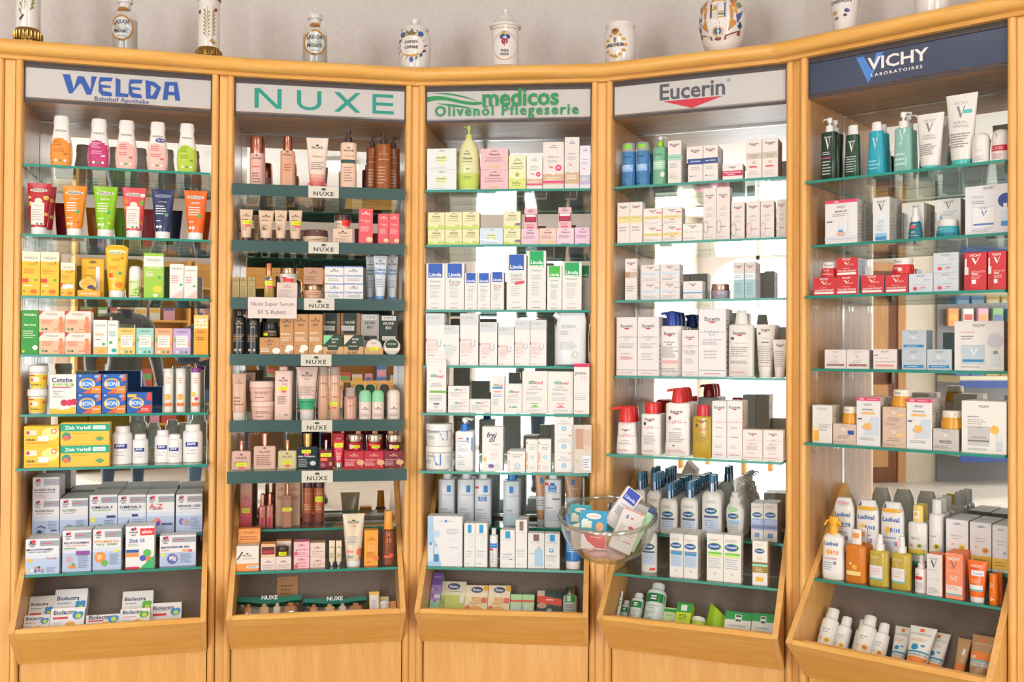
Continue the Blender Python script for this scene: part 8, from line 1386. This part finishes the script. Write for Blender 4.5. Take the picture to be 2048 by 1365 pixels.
shelf_jar(2, 830, 64, 35, 'round lidded faience jar with blue and orange wreath', 'lidded_jar', p5, [('body', CER, p5+[(.735, .76), (.75, .80)]), ('lid', CER, [(.75, .84), (.765, .88), (.79, .84), (.83, .62), (.86, .30), (.87, .20), (.89, .22), (.93, .26), (.965, .22), (.985, .1)])],
    [C(.48, .42, .40, '#c8923c', .90), C(.48, .42, .34, '#e0d8d2', .88)]+[G([(.48+.42*math.cos(t)-.05, .42+.26*math.sin(t)-.03), (.48+.46*math.cos(t), .42+.29*math.sin(t)+.02), (.48+.40*math.cos(t)+.05, .42+.24*math.sin(t)+.03), (.48+.37*math.cos(t), .42+.22*math.sin(t))], '#3a4a8a' if abs(math.cos(t)) > .55 else '#5a7a3c') for t in [i*math.pi/8 for i in range(16)]]+[T('CORTEX', .48, .47, .42, '#4a3c38', 1, 1.1), T('CHINAE', .48, .38, .42, '#4a3c38', 1, 1.1), C(.48, .16, .06, '#3a4a9a', 1.3), C(.48, .63, .12, '#7a6a4a', .5), C(.20, .62, .08, '#3a5aa0'), C(.76, .62, .08, '#3a5aa0')])
p6 = [(0, .84), (.02, .88), (.06, .84), (.40, .84), (.66, .86)]
shelf_jar(2, 1011, 64, 14, 'tall white lidded jar with red shield crest', 'lidded_jar', p6, [('body', CER, p6), ('lid', CER, [(.66, .96), (.675, 1.0), (.70, .98), (.73, .80), (.80, .62), (.86, .42), (.875, .18), (.89, .14), (.91, .20), (.945, .24), (.985, .14), (1.0, .04)])],
    [C(.52, .33, .36, '#c99a6a', 1.25), C(.52, .33, .335, '#e2dad4', 1.25), C(.52, .40, .10, '#b01c30', 1.0), G([(.42, .42), (.62, .42), (.52, .32)], '#b01c30'), Rr(.50, .38, .54, .43, '#3a1c24'), C(.52, .50, .10, '#4a6a4a', .6), C(.42, .47, .06, '#3a4a8a', 1.2), C(.63, .47, .06, '#3a4a8a', 1.2), C(.52, .53, .06, '#b08a3c'), T('THEA', .52, .255, .26, '#3a3030', 1, 1.2), T('NIGRA', .52, .20, .26, '#3a3030', 1, 1.2), Rr(.08, .61, .92, .62, '#c99a6a'), Rr(.08, .03, .92, .04, '#c99a6a')])
p7 = [(0, .86), (.02, .90), (.40, .98), (.70, 1.0), (.82, .96), (.88, .86)]
shelf_jar(3, 1241, 61, 50, 'open white jar with golden laurel wreath', 'open_jar', p7, [('body', CER, p7+[(.90, .88), (.93, .94), (.97, .94), (1.0, .90)])],
    [C(.48+.30*math.cos(t/12*math.pi*2), .42+.26*math.sin(t/12*math.pi*2), .06, '#c8923c', .8) for t in range(12)]+[C(.48, .74, .13, '#a87a3c', .7), C(.48, .76, .07, '#6a3a4a', .6), T('E', .48, .54, .08, '#3a3434', 1), T('PHILONIUM', .48, .42, .52, '#3a3434', 1, 1.5), C(.48, .15, .10, '#b88a3c', .5)])
p8 = [(0, .52), (.02, .56), (.15, .82), (.45, 1.0), (.70, .92), (.86, .55), (.92, .36)]
shelf_jar(3, 1445, 94, -22, 'bulbous faience vase with large coat of arms', 'faience_vase', p8, [('body', CER, p8+[(.97, .36), (1.0, .42)])],
    [G([(.33, .70), (.67, .70), (.67, .46), (.5, .33), (.33, .46)], '#a87a34'), G([(.35, .68), (.65, .68), (.65, .47), (.5, .36), (.35, .47)], '#2c4a7a'), G([(.37, .58), (.44, .66), (.48, .62), (.47, .58)], '#c8923c'), Rr(.52, .46, .63, .485, '#d0a040'), Rr(.52, .50, .63, .525, '#5a7a3c'), Rr(.52, .54, .63, .56, '#d0a040'), Rr(.38, .46, .48, .475, '#d8d8dc'), Rr(.38, .49, .48, .505, '#d8d8dc'), Rr(.38, .52, .48, .535, '#d8d8dc'), Rr(.49, .36, .51, .68, '#c8b890'), G([(.33, .70), (.38, .76), (.44, .72), (.5, .78), (.56, .72), (.62, .76), (.67, .70)], '#c08a30'), C(.5, .84, .11, '#a8762c'), C(.5, .84, .08, '#d8b050'), C(.5, .84, .045, '#8a5a24')]
    +[g for s in (-1, 1) for g in (G([(.5+s*.20, .26), (.5+s*.27, .44), (.5+s*.24, .64), (.5+s*.33, .70), (.5+s*.38, .56), (.5+s*.35, .36)], '#c98a3c'), G([(.5+s*.24, .40), (.5+s*.28, .62), (.5+s*.34, .62), (.5+s*.31, .42)], '#e2c08a'), G([(.5+s*.36, .50), (.5+s*.46, .60), (.5+s*.44, .48), (.5+s*.38, .38)], '#3a5a8a'), C(.5+s*.30, .72, .06, '#b8763c', 1.2), C(.5+s*.40, .66, .04, '#7a8a4a', 1.6), G([(.5+s*.12, .14), (.5+s*.40, .22), (.5+s*.42, .30), (.5+s*.30, .25), (.5+s*.14, .20)], '#8a4a34'), G([(.5+s*.16, .16), (.5+s*.36, .235), (.5+s*.36, .255), (.5+s*.16, .185)], '#d8c8b0'), G([(.5+s*.41, .30), (.5+s*.45, .36), (.5+s*.43, .42), (.5+s*.38, .34)], '#2c4a7a'))]
    +[C(.5, .265, .11, '#c08a34', .9), C(.5, .265, .075, '#2c4a8a', .9), C(.5, .265, .035, '#4a7a4a', .9), C(.5, .16, .07, '#7a3c34', .5)])
p9 = [(0, .66), (.015, .70), (.10, .72), (.35, .84), (.55, .92)]
shelf_jar(4, 1690, 57, -20, 'white albarello jar with blue scroll banner', 'albarello_jar', p9+[(.9, 1.0)], [('body', CER, p9+[(.80, .84), (.90, .70), (.94, .70), (.97, .84), (1.0, .82)])],
    [G([(.10, .40), (.90, .44), (.92, .60), (.08, .56)], '#2c4a8a'), G([(.12, .43), (.88, .47), (.88, .56), (.12, .53)], '#ddd4cc'), T("D'NERPRUN", .5, .495, .70, '#4a4448', 1, 1.2), C(.30, .33, .09, '#c8923c', .7), C(.36, .24, .08, '#7a7a4a', .7), C(.72, .34, .08, '#3a4a7a', .8), C(.66, .27, .06, '#5a4a4a', .8), C(.26, .63, .10, '#c8923c', .8), C(.5, .64, .12, '#3a5a9a', .6), C(.74, .64, .10, '#c8923c', .8)], H=.20)
shelf_jar(4, 1864, 70, -40, 'plain white ceramic pot above rightmost cabinet', 'ceramic_pot', [(0, .95), (.8, 1.0)], [('body', CER, [(0, .90), (.02, .95), (.4, .98), (.84, 1.0), (.86, .95)]), ('lid', CER, [(.86, 1.0), (.90, 1.0), (.95, .7), (1.0, .2)])], [], H=.20)
# ------------------------------------------------------------------ glass bowl clamped to the post
BY = 3.30
def px(cx, cy, y): d = ray(cx, cy); t = y/d.y; return CAM+d*t
BC = px(1216, 1030, BY); BR = 98/FPX*BY*1.005
BMX = Matrix.Translation(BC) @ Matrix.Rotation(math.radians(13), 4, 'X') @ Matrix.Rotation(math.radians(-2.5), 4, 'Y')
bowl = ob('glass_bowl', None); bowl.matrix_world = BMX; tag(bowl, 'clear glass bowl of samples clamped to post between middle and fourth cabinets', 'bowl')
N_ = 48; pr = []
for i in range(13):
    t = i/12*math.pi/2; pr.append((BR*(.22+.78*math.sin(t)**.9) if i else .0, -.150*math.cos(t)**1.15))
pr[0] = (.03, -.150)
V, F = [], []
inn = [(r-.003, z+.003) for r, z in pr]
ringz = pr+inn[::-1]
for r, z in ringz:
    for i in range(N_):
        a = 2*math.pi*i/N_; V.append((r*math.cos(a), r*math.sin(a), z))
for k in range(len(ringz)-1):
    for i in range(N_):
        j = (i+1) % N_; F.append((k*N_+i, k*N_+j, k*N_+N_+j, k*N_+N_+i))
F.append(tuple(range(N_-1, -1, -1))); F.append(tuple(range((len(ringz)-1)*N_, len(ringz)*N_)))
ob('bowl_wall', me('bowl_wall', V, F, [glass_mat('bowl_glass', (.95, .955, .95, 1), 2.0)], smooth=1.0), bowl)
V, F = [], []
for i in range(N_):
    a = 2*math.pi*i/N_
    for j in range(10):
        b_ = 2*math.pi*j/10; q = BR-.004+.0085*math.cos(b_); V.append((q*math.cos(a), q*math.sin(a), .0078*math.sin(b_)))
for i in range(N_):
    for j in range(10): F.append((i*10+j, ((i+1) % N_)*10+j, ((i+1) % N_)*10+(j+1) % 10, i*10+(j+1) % 10))
RIM = glass_mat('bowl_rim_glass', (.78, .77, .73, 1), 3.6, rough=.08)
ob('bowl_rim', me('bowl_rim', V, F, [RIM], smooth=1.2), bowl)
CHR = mat('#c9c9cc', 's')
cl = ob('chrome_clamp', None); cp = BM[3] @ Vector((.012, -.035, CZ-.545)); cl.matrix_world = Matrix.Translation(cp) @ Matrix.Rotation(BAYS[3][2], 4, 'Z')
tag(cl, 'chrome clamp holding the glass bowl on the post', 'clamp')
n2 = 20
ob('clamp_disc', me('clamp_disc', *tube([(-.010, 0, 0), (-.004, 0, 0)], .026, 20), [CHR], smooth=.6), cl)
V, F = boxvf(-.004, .034, -.02, .018, -.02, .012, .006); ob('clamp_block', me('clamp_block', V, F, [CHR]), cl)
V, F = boxvf(.013, .0142, -.0204, .010, -.02, .0124); ob('clamp_slot', me('clamp_slot', V, F, [mat('#3a3a3c')]), cl)
ob('clamp_dome', me('clamp_dome', *loft([(.010, .018, .018, 2), (.017, .017, .017, 2), (.022, .010, .010, 2), (.024, .003, .003, 2)], 18, .016, 0), [CHR], smooth=.8), cl)
ob('clamp_arm', me('clamp_arm', *tube([(.015, 0, -.018), (.008, -.020, -.030), (-.004, -.042, -.040)], .005, 8), [CHR], smooth=.8), cl)
ob('clamp_foot', me('clamp_foot', *tube([(.004, .01, 0), (-.004, .038, 0)], .009, 10), [CHR], smooth=.8), cl)
def in_bowl(name, label, cat, cx, cy, w, h, rot, dy, th, c, els=(), lean=25, yaw=0, k='m'):
    y = BY+dy; s = y/FPX; W, H = w*s, h*s
    r = ob(name, None); tag(r, label+' in the glass bowl', cat, 'samples in the glass bowl')
    r.matrix_world = Matrix.Translation(px(cx, cy, y)) @ Matrix.Rotation(math.radians(rot), 4, 'Y') @ Matrix.Rotation(math.radians(yaw), 4, 'Z') @ Matrix.Rotation(math.radians(-lean), 4, 'X')
    V, F = boxvf(-W/2, W/2, 0, th, -H/2, H/2, .0005); ob('body', me('sample', V, F, [mat(c, k)]), r)
    if els:
        o = ob('printed_marking', print_mesh('printed_marking', list(els), W, H), r); o.location = (0, 0, -H/2)
    return r
lea = [Rr(0, 0, 1, 1, '#3a9ac0'), C(.5, .72, .28, '#efe6dc', .4), T('haustechnik', .5, .72, .4, '#d8603c', 0), Rr(.06, .12, .44, .48, '#dfe0d4'), Rr(.10, .30, .30, .56, '#e6e4da'), Rr(.06, .10, .5, .14, '#8fb86a'), C(.74, .22, .14, '#e8a878', 1.2)]
in_bowl('leaflet', 'teal leaflet at the left', 'leaflet', 1161, 1030, 42, 40, 4, .045, .004, '#e6ded4', [Rr(.0, .0, 1, 1, '#3fa0a8')]+lea[1:], 10)
in_bowl('leaflet', 'sky blue folded leaflet in front', 'leaflet', 1187, 1042, 54, 40, 4, -.03, .003, '#e6ded4', lea, 14)
in_bowl('leaflet', 'red and white leaflet below the blue one', 'leaflet', 1187, 1082, 50, 34, 5, -.055, .003, '#e9e2dc', [G([(.04, .95), (.98, .95), (.98, .05), (.60, .10), (.25, .45)], '#d84a44'), T('MUTTER+KIND', .58, .70, .42, '#f4dcd4', 1, 1, .2)], 4)
in_bowl('leaflet', 'small turquoise leaflet in the middle', 'leaflet', 1222, 1048, 28, 34, 6, .012, .003, '#e6ded4', [Rr(0, 0, 1, 1, '#3a9eb0'), C(.2, .5, .3, '#e0744c', .6)], 12)
in_bowl('carton', 'tilted white carton with blue square', 'box', 1247, 1018, 36, 88, 38, .02, .022, '#e9e4e2', [Rr(.1, .68, .9, .98, '#3a50b4'), T('Linola', .5, .78, .66, '#eceef6', 1), T('Hautmilch', .5, .58, .56, '#7a90c0', 0), Ls(.15, .85, .30, .52, 4, '#a8a8b8')], 18)
in_bowl('carton', 'tilted grey-white carton leaning at the right', 'box', 1254, 1062, 46, 86, 24, -.045, .02, '#ddd4cc', [C(.3, .80, .05, '#3a80b8', 2), C(.52, .80, .07, '#d8504c', .6), C(.62, .58, .12, '#c83c3c', .6), Ls(.5, .95, .36, .52, 3, '#b0a8a0'), Ls(.12, .42, .2, .6, 8, '#b8aca4'), Ls(.5, .9, .20, .28, 1, '#d88a7a'), Rr(.05, .965, .95, .985, '#d8645c')], 14)
in_bowl('sample_tube', 'slim pale green tube at the right edge', 'tube', 1284, 1060, 13, 96, 29, -.01, .008, '#a8d8a0', [Rr(0, .88, 1, 1, '#3a4480')], 10, k='p')
in_bowl('carton', 'small white carton lying behind the tubes', 'box', 1281, 1022, 30, 24, 24, .05, .015, '#dcd6d0', [], 20)
in_bowl('leaflet', 'crumpled cream paper strip at the left', 'leaflet', 1152, 1052, 40, 8, -18, -.03, .006, '#e6d8c0', [], 30)
in_bowl('paper_bundle', 'white tissue bundle at the left', 'tissue', 1160, 1076, 34, 44, -8, .0, .03, '#e0d6d0', [], 12)
rnd = random.Random(3)
for i, (cx, cy, rr) in enumerate(((1180, 1092, 22), (1210, 1100, 26), (1240, 1096, 24), (1196, 1106, 22), (1226, 1108, 22))):
    c = px(cx, cy, BY+(-.02+.02*(i % 3))); r = rr*BY/FPX
    R = []
    for k in range(9):
        t = math.pi*k/8; R.append((-r*.55*math.cos(t), max(.001, r*math.sin(t)*(1+.18*math.sin(3*t+i))), max(.001, r*math.sin(t)*(1-.15*math.sin(4*t+i))), 2.2, .004*math.sin(2*t+i), .003*math.cos(3*t)))
    o = ob('pink_sachet', me('pink_sachet', *loft(R, 14), [mat(['#e0aca8', '#e6bcb6', '#d99a9a'][i % 3], 'p')], smooth=1.2)); o.matrix_world = Matrix.Translation(c) @ Matrix.Rotation(rnd.uniform(-.6, .6), 4, 'Y')
    tag(o, ['leftmost', 'second', 'rightmost', 'front left', 'front right'][i]+' soft pink sachet at the bottom of the glass bowl', 'sachet', 'pink sachets in the glass bowl')
# ------------------------------------------------------------------ the shop behind the camera, seen in the mirrors
LAMPW = 6.5
LAMPM, _nt, _b = nodes('lamp_diffuser'); _b.inputs['Emission Color'].default_value = (1, .95, .88, 1); _b.inputs['Emission Strength'].default_value = 6
def ceiling_lamp_(i, x, y):
    r = ob('ceiling_lamp', None); r.matrix_world = Matrix.Translation((x, y, CH))
    tag(r, ['flush round ceiling lamp nearest the leftmost cabinet', 'flush round ceiling lamp in front of the middle cabinet', 'flush round ceiling lamp nearest the rightmost cabinet', 'flush round ceiling lamp above the rear left window', 'flush round ceiling lamp above the shop counter', 'flush round ceiling lamp in the rear right corner'][i], 'lamp', 'round ceiling lamps')
    ob('lamp_ring', me('lamp_ring', *loft([(-.035, .20, .20, 2), (-.001, .205, .205, 2)], 28), [mat('#d8d6d2', 'p')], smooth=.6), r)
    ob('lamp_disc', me('lamp_disc', *loft([(-.047, .10, .10, 2), (-.044, .16, .16, 2), (-.036, .19, .19, 2)], 28), [LAMPM], smooth=.9), r)
    l = bpy.data.lights.new('lamp_light', 'AREA'); l.shape = 'DISK'; l.size = .36; l.energy = LAMPW; l.color = (1.0, .98, .96)
    o = ob('lamp_light', l, r); o.location = (0, 0, -.055)
for i, (x, y) in enumerate(((-1.5, 1.7), (.0, 2.0), (1.3, 1.2), (-2.4, -1.2), (.3, -1.2), (2.6, -1.4))): ceiling_lamp_(i, x, y)
# tall product racks on the rear wall
PAL = ['#d9d4cc', '#c4584c', '#4a7ab8', '#e0b050', '#7aa86a', '#d8a0b0', '#9ab8cc', '#e6e0d8', '#5a6a9a', '#e09a5c']
PNM = ['white', 'red', 'blue', 'yellow', 'green', 'pink', 'pale blue', 'cream', 'indigo', 'orange']
rnd = random.Random(11)
def rack(x0, x1, word):
    r = ob('shelf_rack', None); r.matrix_world = Matrix.Translation((x0, YB+.01, 0)); W = x1-x0
    tag(r, f'{word} beech shelf rack against the rear wall, seen in the mirrors', 'shelf', 'beech racks on the rear wall')
    for x in (0, W-.03): bx('upright', x, x+.03, 0, .32, 0, 2.2, WV, r)
    bx('rack_back', .03, W-.03, 0, .012, .0, 2.2, WH, r)
    for k in range(6):
        z = .10+.36*k; bx('shelf_board', .03, W-.03, .012, .31, z, z+.022, WH, r)
        if k == 5: continue
        x = .05
        n = 0
        while x < W-.20:
            w_ = rnd.uniform(.08, .15); h = rnd.uniform(.12, .26); ci = rnd.randrange(10); d = rnd.uniform(.05, .12)
            o = ob('carton', None); o.matrix_world = Matrix.Translation((x0+x+w_/2, YB+.01+.30-d-.02, z+.0222))
            V, F = boxvf(-w_/2, w_/2, 0, d, 0, h, .001); ob('body', me('carton', V, F, [mat(PAL[ci])]), o)
            bx('label_band', -w_/2+.008, w_/2-.008, d, d+.0006, h*.45, h*.75, mat(PAL[(ci+3) % 10]), o)
            n += 1
            tag(o, f'{PNM[ci]} carton {["first", "second", "third", "fourth", "fifth", "sixth", "seventh", "eighth", "ninth", "tenth"][n-1]} from left, {["lowest", "second", "third", "fourth", "fifth"][k]} board, {word} rear rack', 'box', f'cartons on the {word} rear rack')
            x += w_+rnd.uniform(.01, .05)
rack(-.72, .42, 'left'); rack(.46, 1.9, 'right')
# counter
ct = ob('shop_counter', None); ct.matrix_world = Matrix.Translation((.5, -2.1, 0)); tag(ct, 'beech shop counter in front of the rear racks', 'counter')
bx('counter_body', 0, 1.5, -.55, 0, .06, .90, WV, ct, .003); bx('counter_top', -.03, 1.53, -.58, .03, .90, .935, WH, ct, .004); bx('counter_plinth', .03, 1.47, -.52, -.03, 0, .06, mat('#5a4636'), ct)
for x in (.38, .75, 1.12): bx('panel_joint', x-.004, x+.004, .0, .002, .08, .88, mat('#8a5a30'), ct)
# door and rack on the left wall
dr = tag(bx('door_1', XL, XL+.045, -.12, .80, 0, 2.05, wood('walnut_door', '#8a5430', '#6e3f22', (9, 9, .8))), None, None, None, 'structure')
for s, (ya, yb_, za, zb) in (('a', (-.02, .70, .15, .95)), ('b', (-.02, .70, 1.08, 1.92))): bx('door_panel', XL+.045, XL+.055, ya, yb_, za, zb, WI, dr, .004)
bx('door_handle', XL+.046, XL+.10, -.06, -.03, .96, 1.10, mat('#8a8478', 's'), dr, .004)
for i, (ya, yb_, za, zb) in enumerate(((-.20, -.12, 0, 2.13), (.80, .88, 0, 2.13), (-.12, .80, 2.05, 2.13))): tag(bx('trim_%d' % (7+i), XL, XL+.06, ya, yb_, za, zb, WI), None, None, None, 'structure')
rk = ob('display_rack', None); rk.matrix_world = Matrix.Translation((XL, -1.9, 0)); tag(rk, 'grey display rack with blue shelf edges on the left wall', 'rack')
bx('rack_back', .0, .03, 0, 1.35, 0, 2.3, mat('#7c7c7e'), rk)
for z in (.28, .98): bx('rack_shelf', .03, .40, 0, 1.35, z, z+.06, mat('#d9d0b0'), rk); bx('blue_edge', .40, .408, 0, 1.35, z-.05, z+.02, mat('#2c4a94'), rk)
n = 0
for row, (z, hh, wd) in enumerate(((1.52, .20, .11), (1.82, .18, .12), (1.045, .13, .14), (.345, .16, .12))):
    for k in range(8):
        ci = rnd.randrange(10); y = -1.86+.16*k
        x = XL+.05 if row < 2 else XL+.16
        o = ob('blister_pack' if row < 2 else 'carton', None); o.matrix_world = Matrix.Translation((x, y+wd/2, z))
        V, F = boxvf(0, .04 if row < 2 else .10, -wd/2, wd/2, 0, hh*rnd.uniform(.85, 1.05), .002); ob('body', me('pack', V, F, [mat(PAL[ci])]), o)
        xx = .04 if row < 2 else .10; bx('label_band', xx, xx+.0006, -wd/2+.01, wd/2-.01, hh*.3, hh*.6, mat(PAL[(ci+4) % 10]), o)
        if row < 2: bx('hang_hook', -.02, .0, -.004, .004, hh*.8, hh*.84, mat('#b0b0b0', 's'), o)
        tag(o, f'{PNM[ci]} pack, {["first", "second", "third", "fourth", "fifth", "sixth", "seventh", "eighth"][k]} in the {["lower hook row", "upper hook row", "upper shelf", "lower shelf"][row]} of the grey rack', 'pack' if row < 2 else 'box', 'packs on the grey display rack')
# low table with pink parcels below the arched window
tb = ob('low_table', None); tb.matrix_world = Matrix.Translation((-3.3, -2.3, 0)); tag(tb, 'low beech table with pink parcels near the window', 'table')
bx('tabletop', -.45, .45, -.3, .3, .48, .51, WH, tb, .004)
for sx in (-1, 1):
    for sy in (-1, 1): bx('leg', sx*.40-.025, sx*.40+.025, sy*.25-.025, sy*.25+.025, 0, .48, WV, tb, .003)
for i, (x, y, w_, h) in enumerate(((-3.55, -2.3, .22, .12), (-3.25, -2.35, .26, .16), (-2.98, -2.28, .18, .10))):
    o = ob('pink_parcel', None); o.matrix_world = Matrix.Translation((x, y, .5102)); V, F = boxvf(-w_/2, w_/2, -.09, .09, 0, h, .006); ob('wrapping', me('parcel', V, F, [mat('#d8508c')]), o)
    bx('ribbon', -.012, .012, -.0915, .0915, 0, h+.0012, mat('#efd4de'), o); tag(o, ['left', 'middle', 'right'][i]+' pink parcel on the low table by the window', 'parcel', 'pink parcels')
# arched head of the left window
cx, ww = WINS[0]; n = 14; hw = ww/2; z1 = 2.42; rise = .30
for s in (-1, 1):
    P = [(cx+s*hw, z1)]+[(cx+s*hw*math.cos(math.pi/2*i/n), z1-rise+rise*math.sin(math.pi/2*i/n)) for i in range(n+1)]
    V, F = slab(P, YB-.1, YB); tag(ob('trim_%d' % (10+(s > 0)), me('window_spandrel', V, F, [PLASTER])), None, None, None, 'structure')
# ------------------------------------------------------------------ two people, seen only in the mirrors
def person(label, loc, rz, J, col, hgt=1.78, hold=False):
    """one continuous skinned body; joints in metres for a 1.78 m figure facing +y"""
    S = hgt/1.78; V, E, Rr_, idx = [], [], [], {}
    def j(n_, p, r, to=None):
        idx[n_] = len(V); V.append(Vector(p)*S); Rr_.append(r*S)
        if to is not None: E.append((idx[to], idx[n_]))
    j('pelvis', (0, 0, .96), .135); j('waist', (0, .0, 1.10), .125, 'pelvis'); j('chest', (0, 0, 1.32), .150, 'waist'); j('collar', (0, -.01, 1.46), .095, 'chest'); j('neck', (0, .0, 1.53), .055, 'collar')
    j('jaw', (0, .02, 1.60), .072, 'neck'); j('skull', (0, .005, 1.68), .092, 'jaw'); j('crown', (0, -.005, 1.745), .06, 'skull')
    j('nose', (0, .115, 1.655), .012, 'skull')
    for s, n_ in ((-1, 'l'), (1, 'r')):
        j('ear'+n_, (s*.098, 0, 1.655), .014, 'skull')
        j('hip'+n_, (s*.10, 0, .92), .095, 'pelvis'); j('knee'+n_, (s*.11, .02, .50), .062, 'hip'+n_); j('calf'+n_, (s*.115, -.01, .34), .06, 'knee'+n_); j('ankle'+n_, (s*.12, -.02, .09), .042, 'calf'+n_); j('toe'+n_, (s*.135, .14, .035), .034, 'ankle'+n_)
        j('sh'+n_, (s*.18, -.01, 1.43), .068, 'collar')
        el, wr = J
        j('el'+n_, (s*el[0], el[1], el[2]), .052, 'sh'+n_); j('wr'+n_, (s*wr[0], wr[1], wr[2]), .032, 'el'+n_)
        d = (Vector((s*wr[0], wr[1], wr[2]))-Vector((s*el[0], el[1], el[2]))).normalized(); w0 = Vector((s*wr[0], wr[1], wr[2]))
        j('palm'+n_, tuple(w0+d*.055), .034, 'wr'+n_)
        sd = Vector((0, 0, 1)) if abs(d.z) < .7 else Vector((0, 1, 0))
        for q, (o_, ln) in enumerate(((-.027, .062), (-.009, .075), (.009, .080), (.027, .070))):
            a = w0+d*.085+sd*o_; j(f'f{q}{n_}', tuple(a), .0095, 'palm'+n_); j(f'g{q}{n_}', tuple(a+d*ln*.55+Vector((-s*.012, 0, -.006))), .0088, f'f{q}{n_}'); j(f'h{q}{n_}', tuple(a+d*ln+Vector((-s*.030, 0, -.014))), .0078, f'g{q}{n_}')
        a = w0+d*.035+sd*.036; j('t1'+n_, tuple(a), .011, 'palm'+n_); j('t2'+n_, tuple(a+d*.035+sd*.022), .0095, 't1'+n_)
    d = bpy.data.meshes.new('person'); d.from_pydata([tuple(v) for v in V], E, [])
    o = bpy.data.objects.new('person', d); COL.objects.link(o)
    sk = o.modifiers.new('skin', 'SKIN'); sk.use_smooth_shade = True
    for k, sv in enumerate(d.skin_vertices[0].data): sv.radius = (Rr_[k], Rr_[k]*(.78 if k in (idx['pelvis'], idx['waist'], idx['chest']) else 1)); sv.use_root = k == 0
    o.modifiers.new('sub', 'SUBSURF').levels = 2; o.modifiers['sub'].render_levels = 2
    dg = bpy.context.evaluated_depsgraph_get(); dg.update(); ev = o.evaluated_get(dg)
    nm = bpy.data.meshes.new_from_object(ev); bpy.data.objects.remove(o); bpy.data.meshes.remove(d)
    nm.materials.clear()
    cols = [mat('#d0a084'), mat(col[0]), mat(col[1]), mat('#2a2624'), mat(col[2])]
    for m_ in cols: nm.materials.append(m_)
    wrz = J[1][2]*S; wl_ = [V[idx['wrl']], V[idx['wrr']]]
    for p in nm.polygons:
        c = p.center; p.use_smooth = True
        nearhand = any((c-w_).dot((w_-V[idx['el'+s_]]).normalized()) > -.005 and (c-w_).length < .24*S for w_, s_ in zip(wl_, 'lr'))
        if nearhand and c.z > .6*S: k = 0
        elif c.z < .11*S: k = 3
        elif c.z < .97*S and abs(c.x) < .26*S: k = 2
        elif c.z < 1.515*S: k = 1
        elif c.z > 1.70*S or (c.y < -.02*S and c.z > 1.58*S): k = 4
        else: k = 0
        p.material_index = k
    b_ = ob('person', nm); b_.matrix_world = Matrix.Translation(loc) @ Matrix.Rotation(rz, 4, 'Z')
    tag(b_, label, 'person')
    for s in (-1, 1):
        ob('eye', me('eye', *loft([(z*.011*S, max(.001, .012*S*math.sqrt(max(0, 1-z*z))), max(.001, .007*S*math.sqrt(max(0, 1-z*z))), 2) for z in (-1, -.6, 0, .6, 1)], 10, s*.034*S, .088*S), [mat('#e8e4e0', 'p')], smooth=1), b_).location = (0, 0, 1.675*S)
        ob('pupil', me('pupil', *loft([(z*.005*S, max(.0006, .005*S*math.sqrt(max(0, 1-z*z))), .003*S, 2) for z in (-1, 0, 1)], 8, s*.034*S, .0945*S), [mat('#3a2c24', 'p')], smooth=1), b_).location = (0, 0, 1.675*S)
    ob('mouth', me('mouth', *loft([(-.004*S, .018*S, .004*S, 2), (0, .026*S, .007*S, 2), (.004*S, .018*S, .004*S, 2)], 12, 0, .086*S), [mat('#a8645a')], smooth=1), b_).location = (0, 0, 1.60*S)
    ob('collar', me('collar', *loft([(1.47*S, .085*S, .085*S, 2), (1.535*S, .070*S, .068*S, 2), (1.545*S, .066*S, .064*S, 2)], 20, 0, -.004), [mat(col[3])], smooth=.7), b_)
    return b_
person('customer in an olive grey jacket standing with arms lowered, reflected in mirrors', (-.62, -1.05, 0), -.15, ((.26, -.03, 1.15), (.27, .08, .90)), ('#4a4a44', '#34455c', '#8a8680', '#262c3a'), 1.82)
person('photographer in a navy jacket raising both hands to a camera', (-.08, -.44, 0), 0, ((.27, .10, 1.20), (.09, .26, 1.25)), ('#2c3648', '#4a6a84', '#4a3a30', '#222838'), 1.72)
pc = ob('photo_camera', None); pc.matrix_world = Matrix.Translation((0, -.09, CZ)); tag(pc, 'black photo camera held by the photographer in a navy jacket', 'camera')
V, F = boxvf(-.065, .065, -.055, -.005, -.045, .040, .006); ob('camera_body', me('camera_body', V, F, [mat('#1c1c1e')]), pc)
ob('lens', me('lens', *tube([(0, -.006, 0), (0, .04, 0)], .032, 20), [mat('#141416', 'p')], smooth=.6), pc)
V, F = boxvf(-.02, .02, -.05, -.01, .040, .062, .004); ob('viewfinder', me('viewfinder', V, F, [mat('#1c1c1e')]), pc)
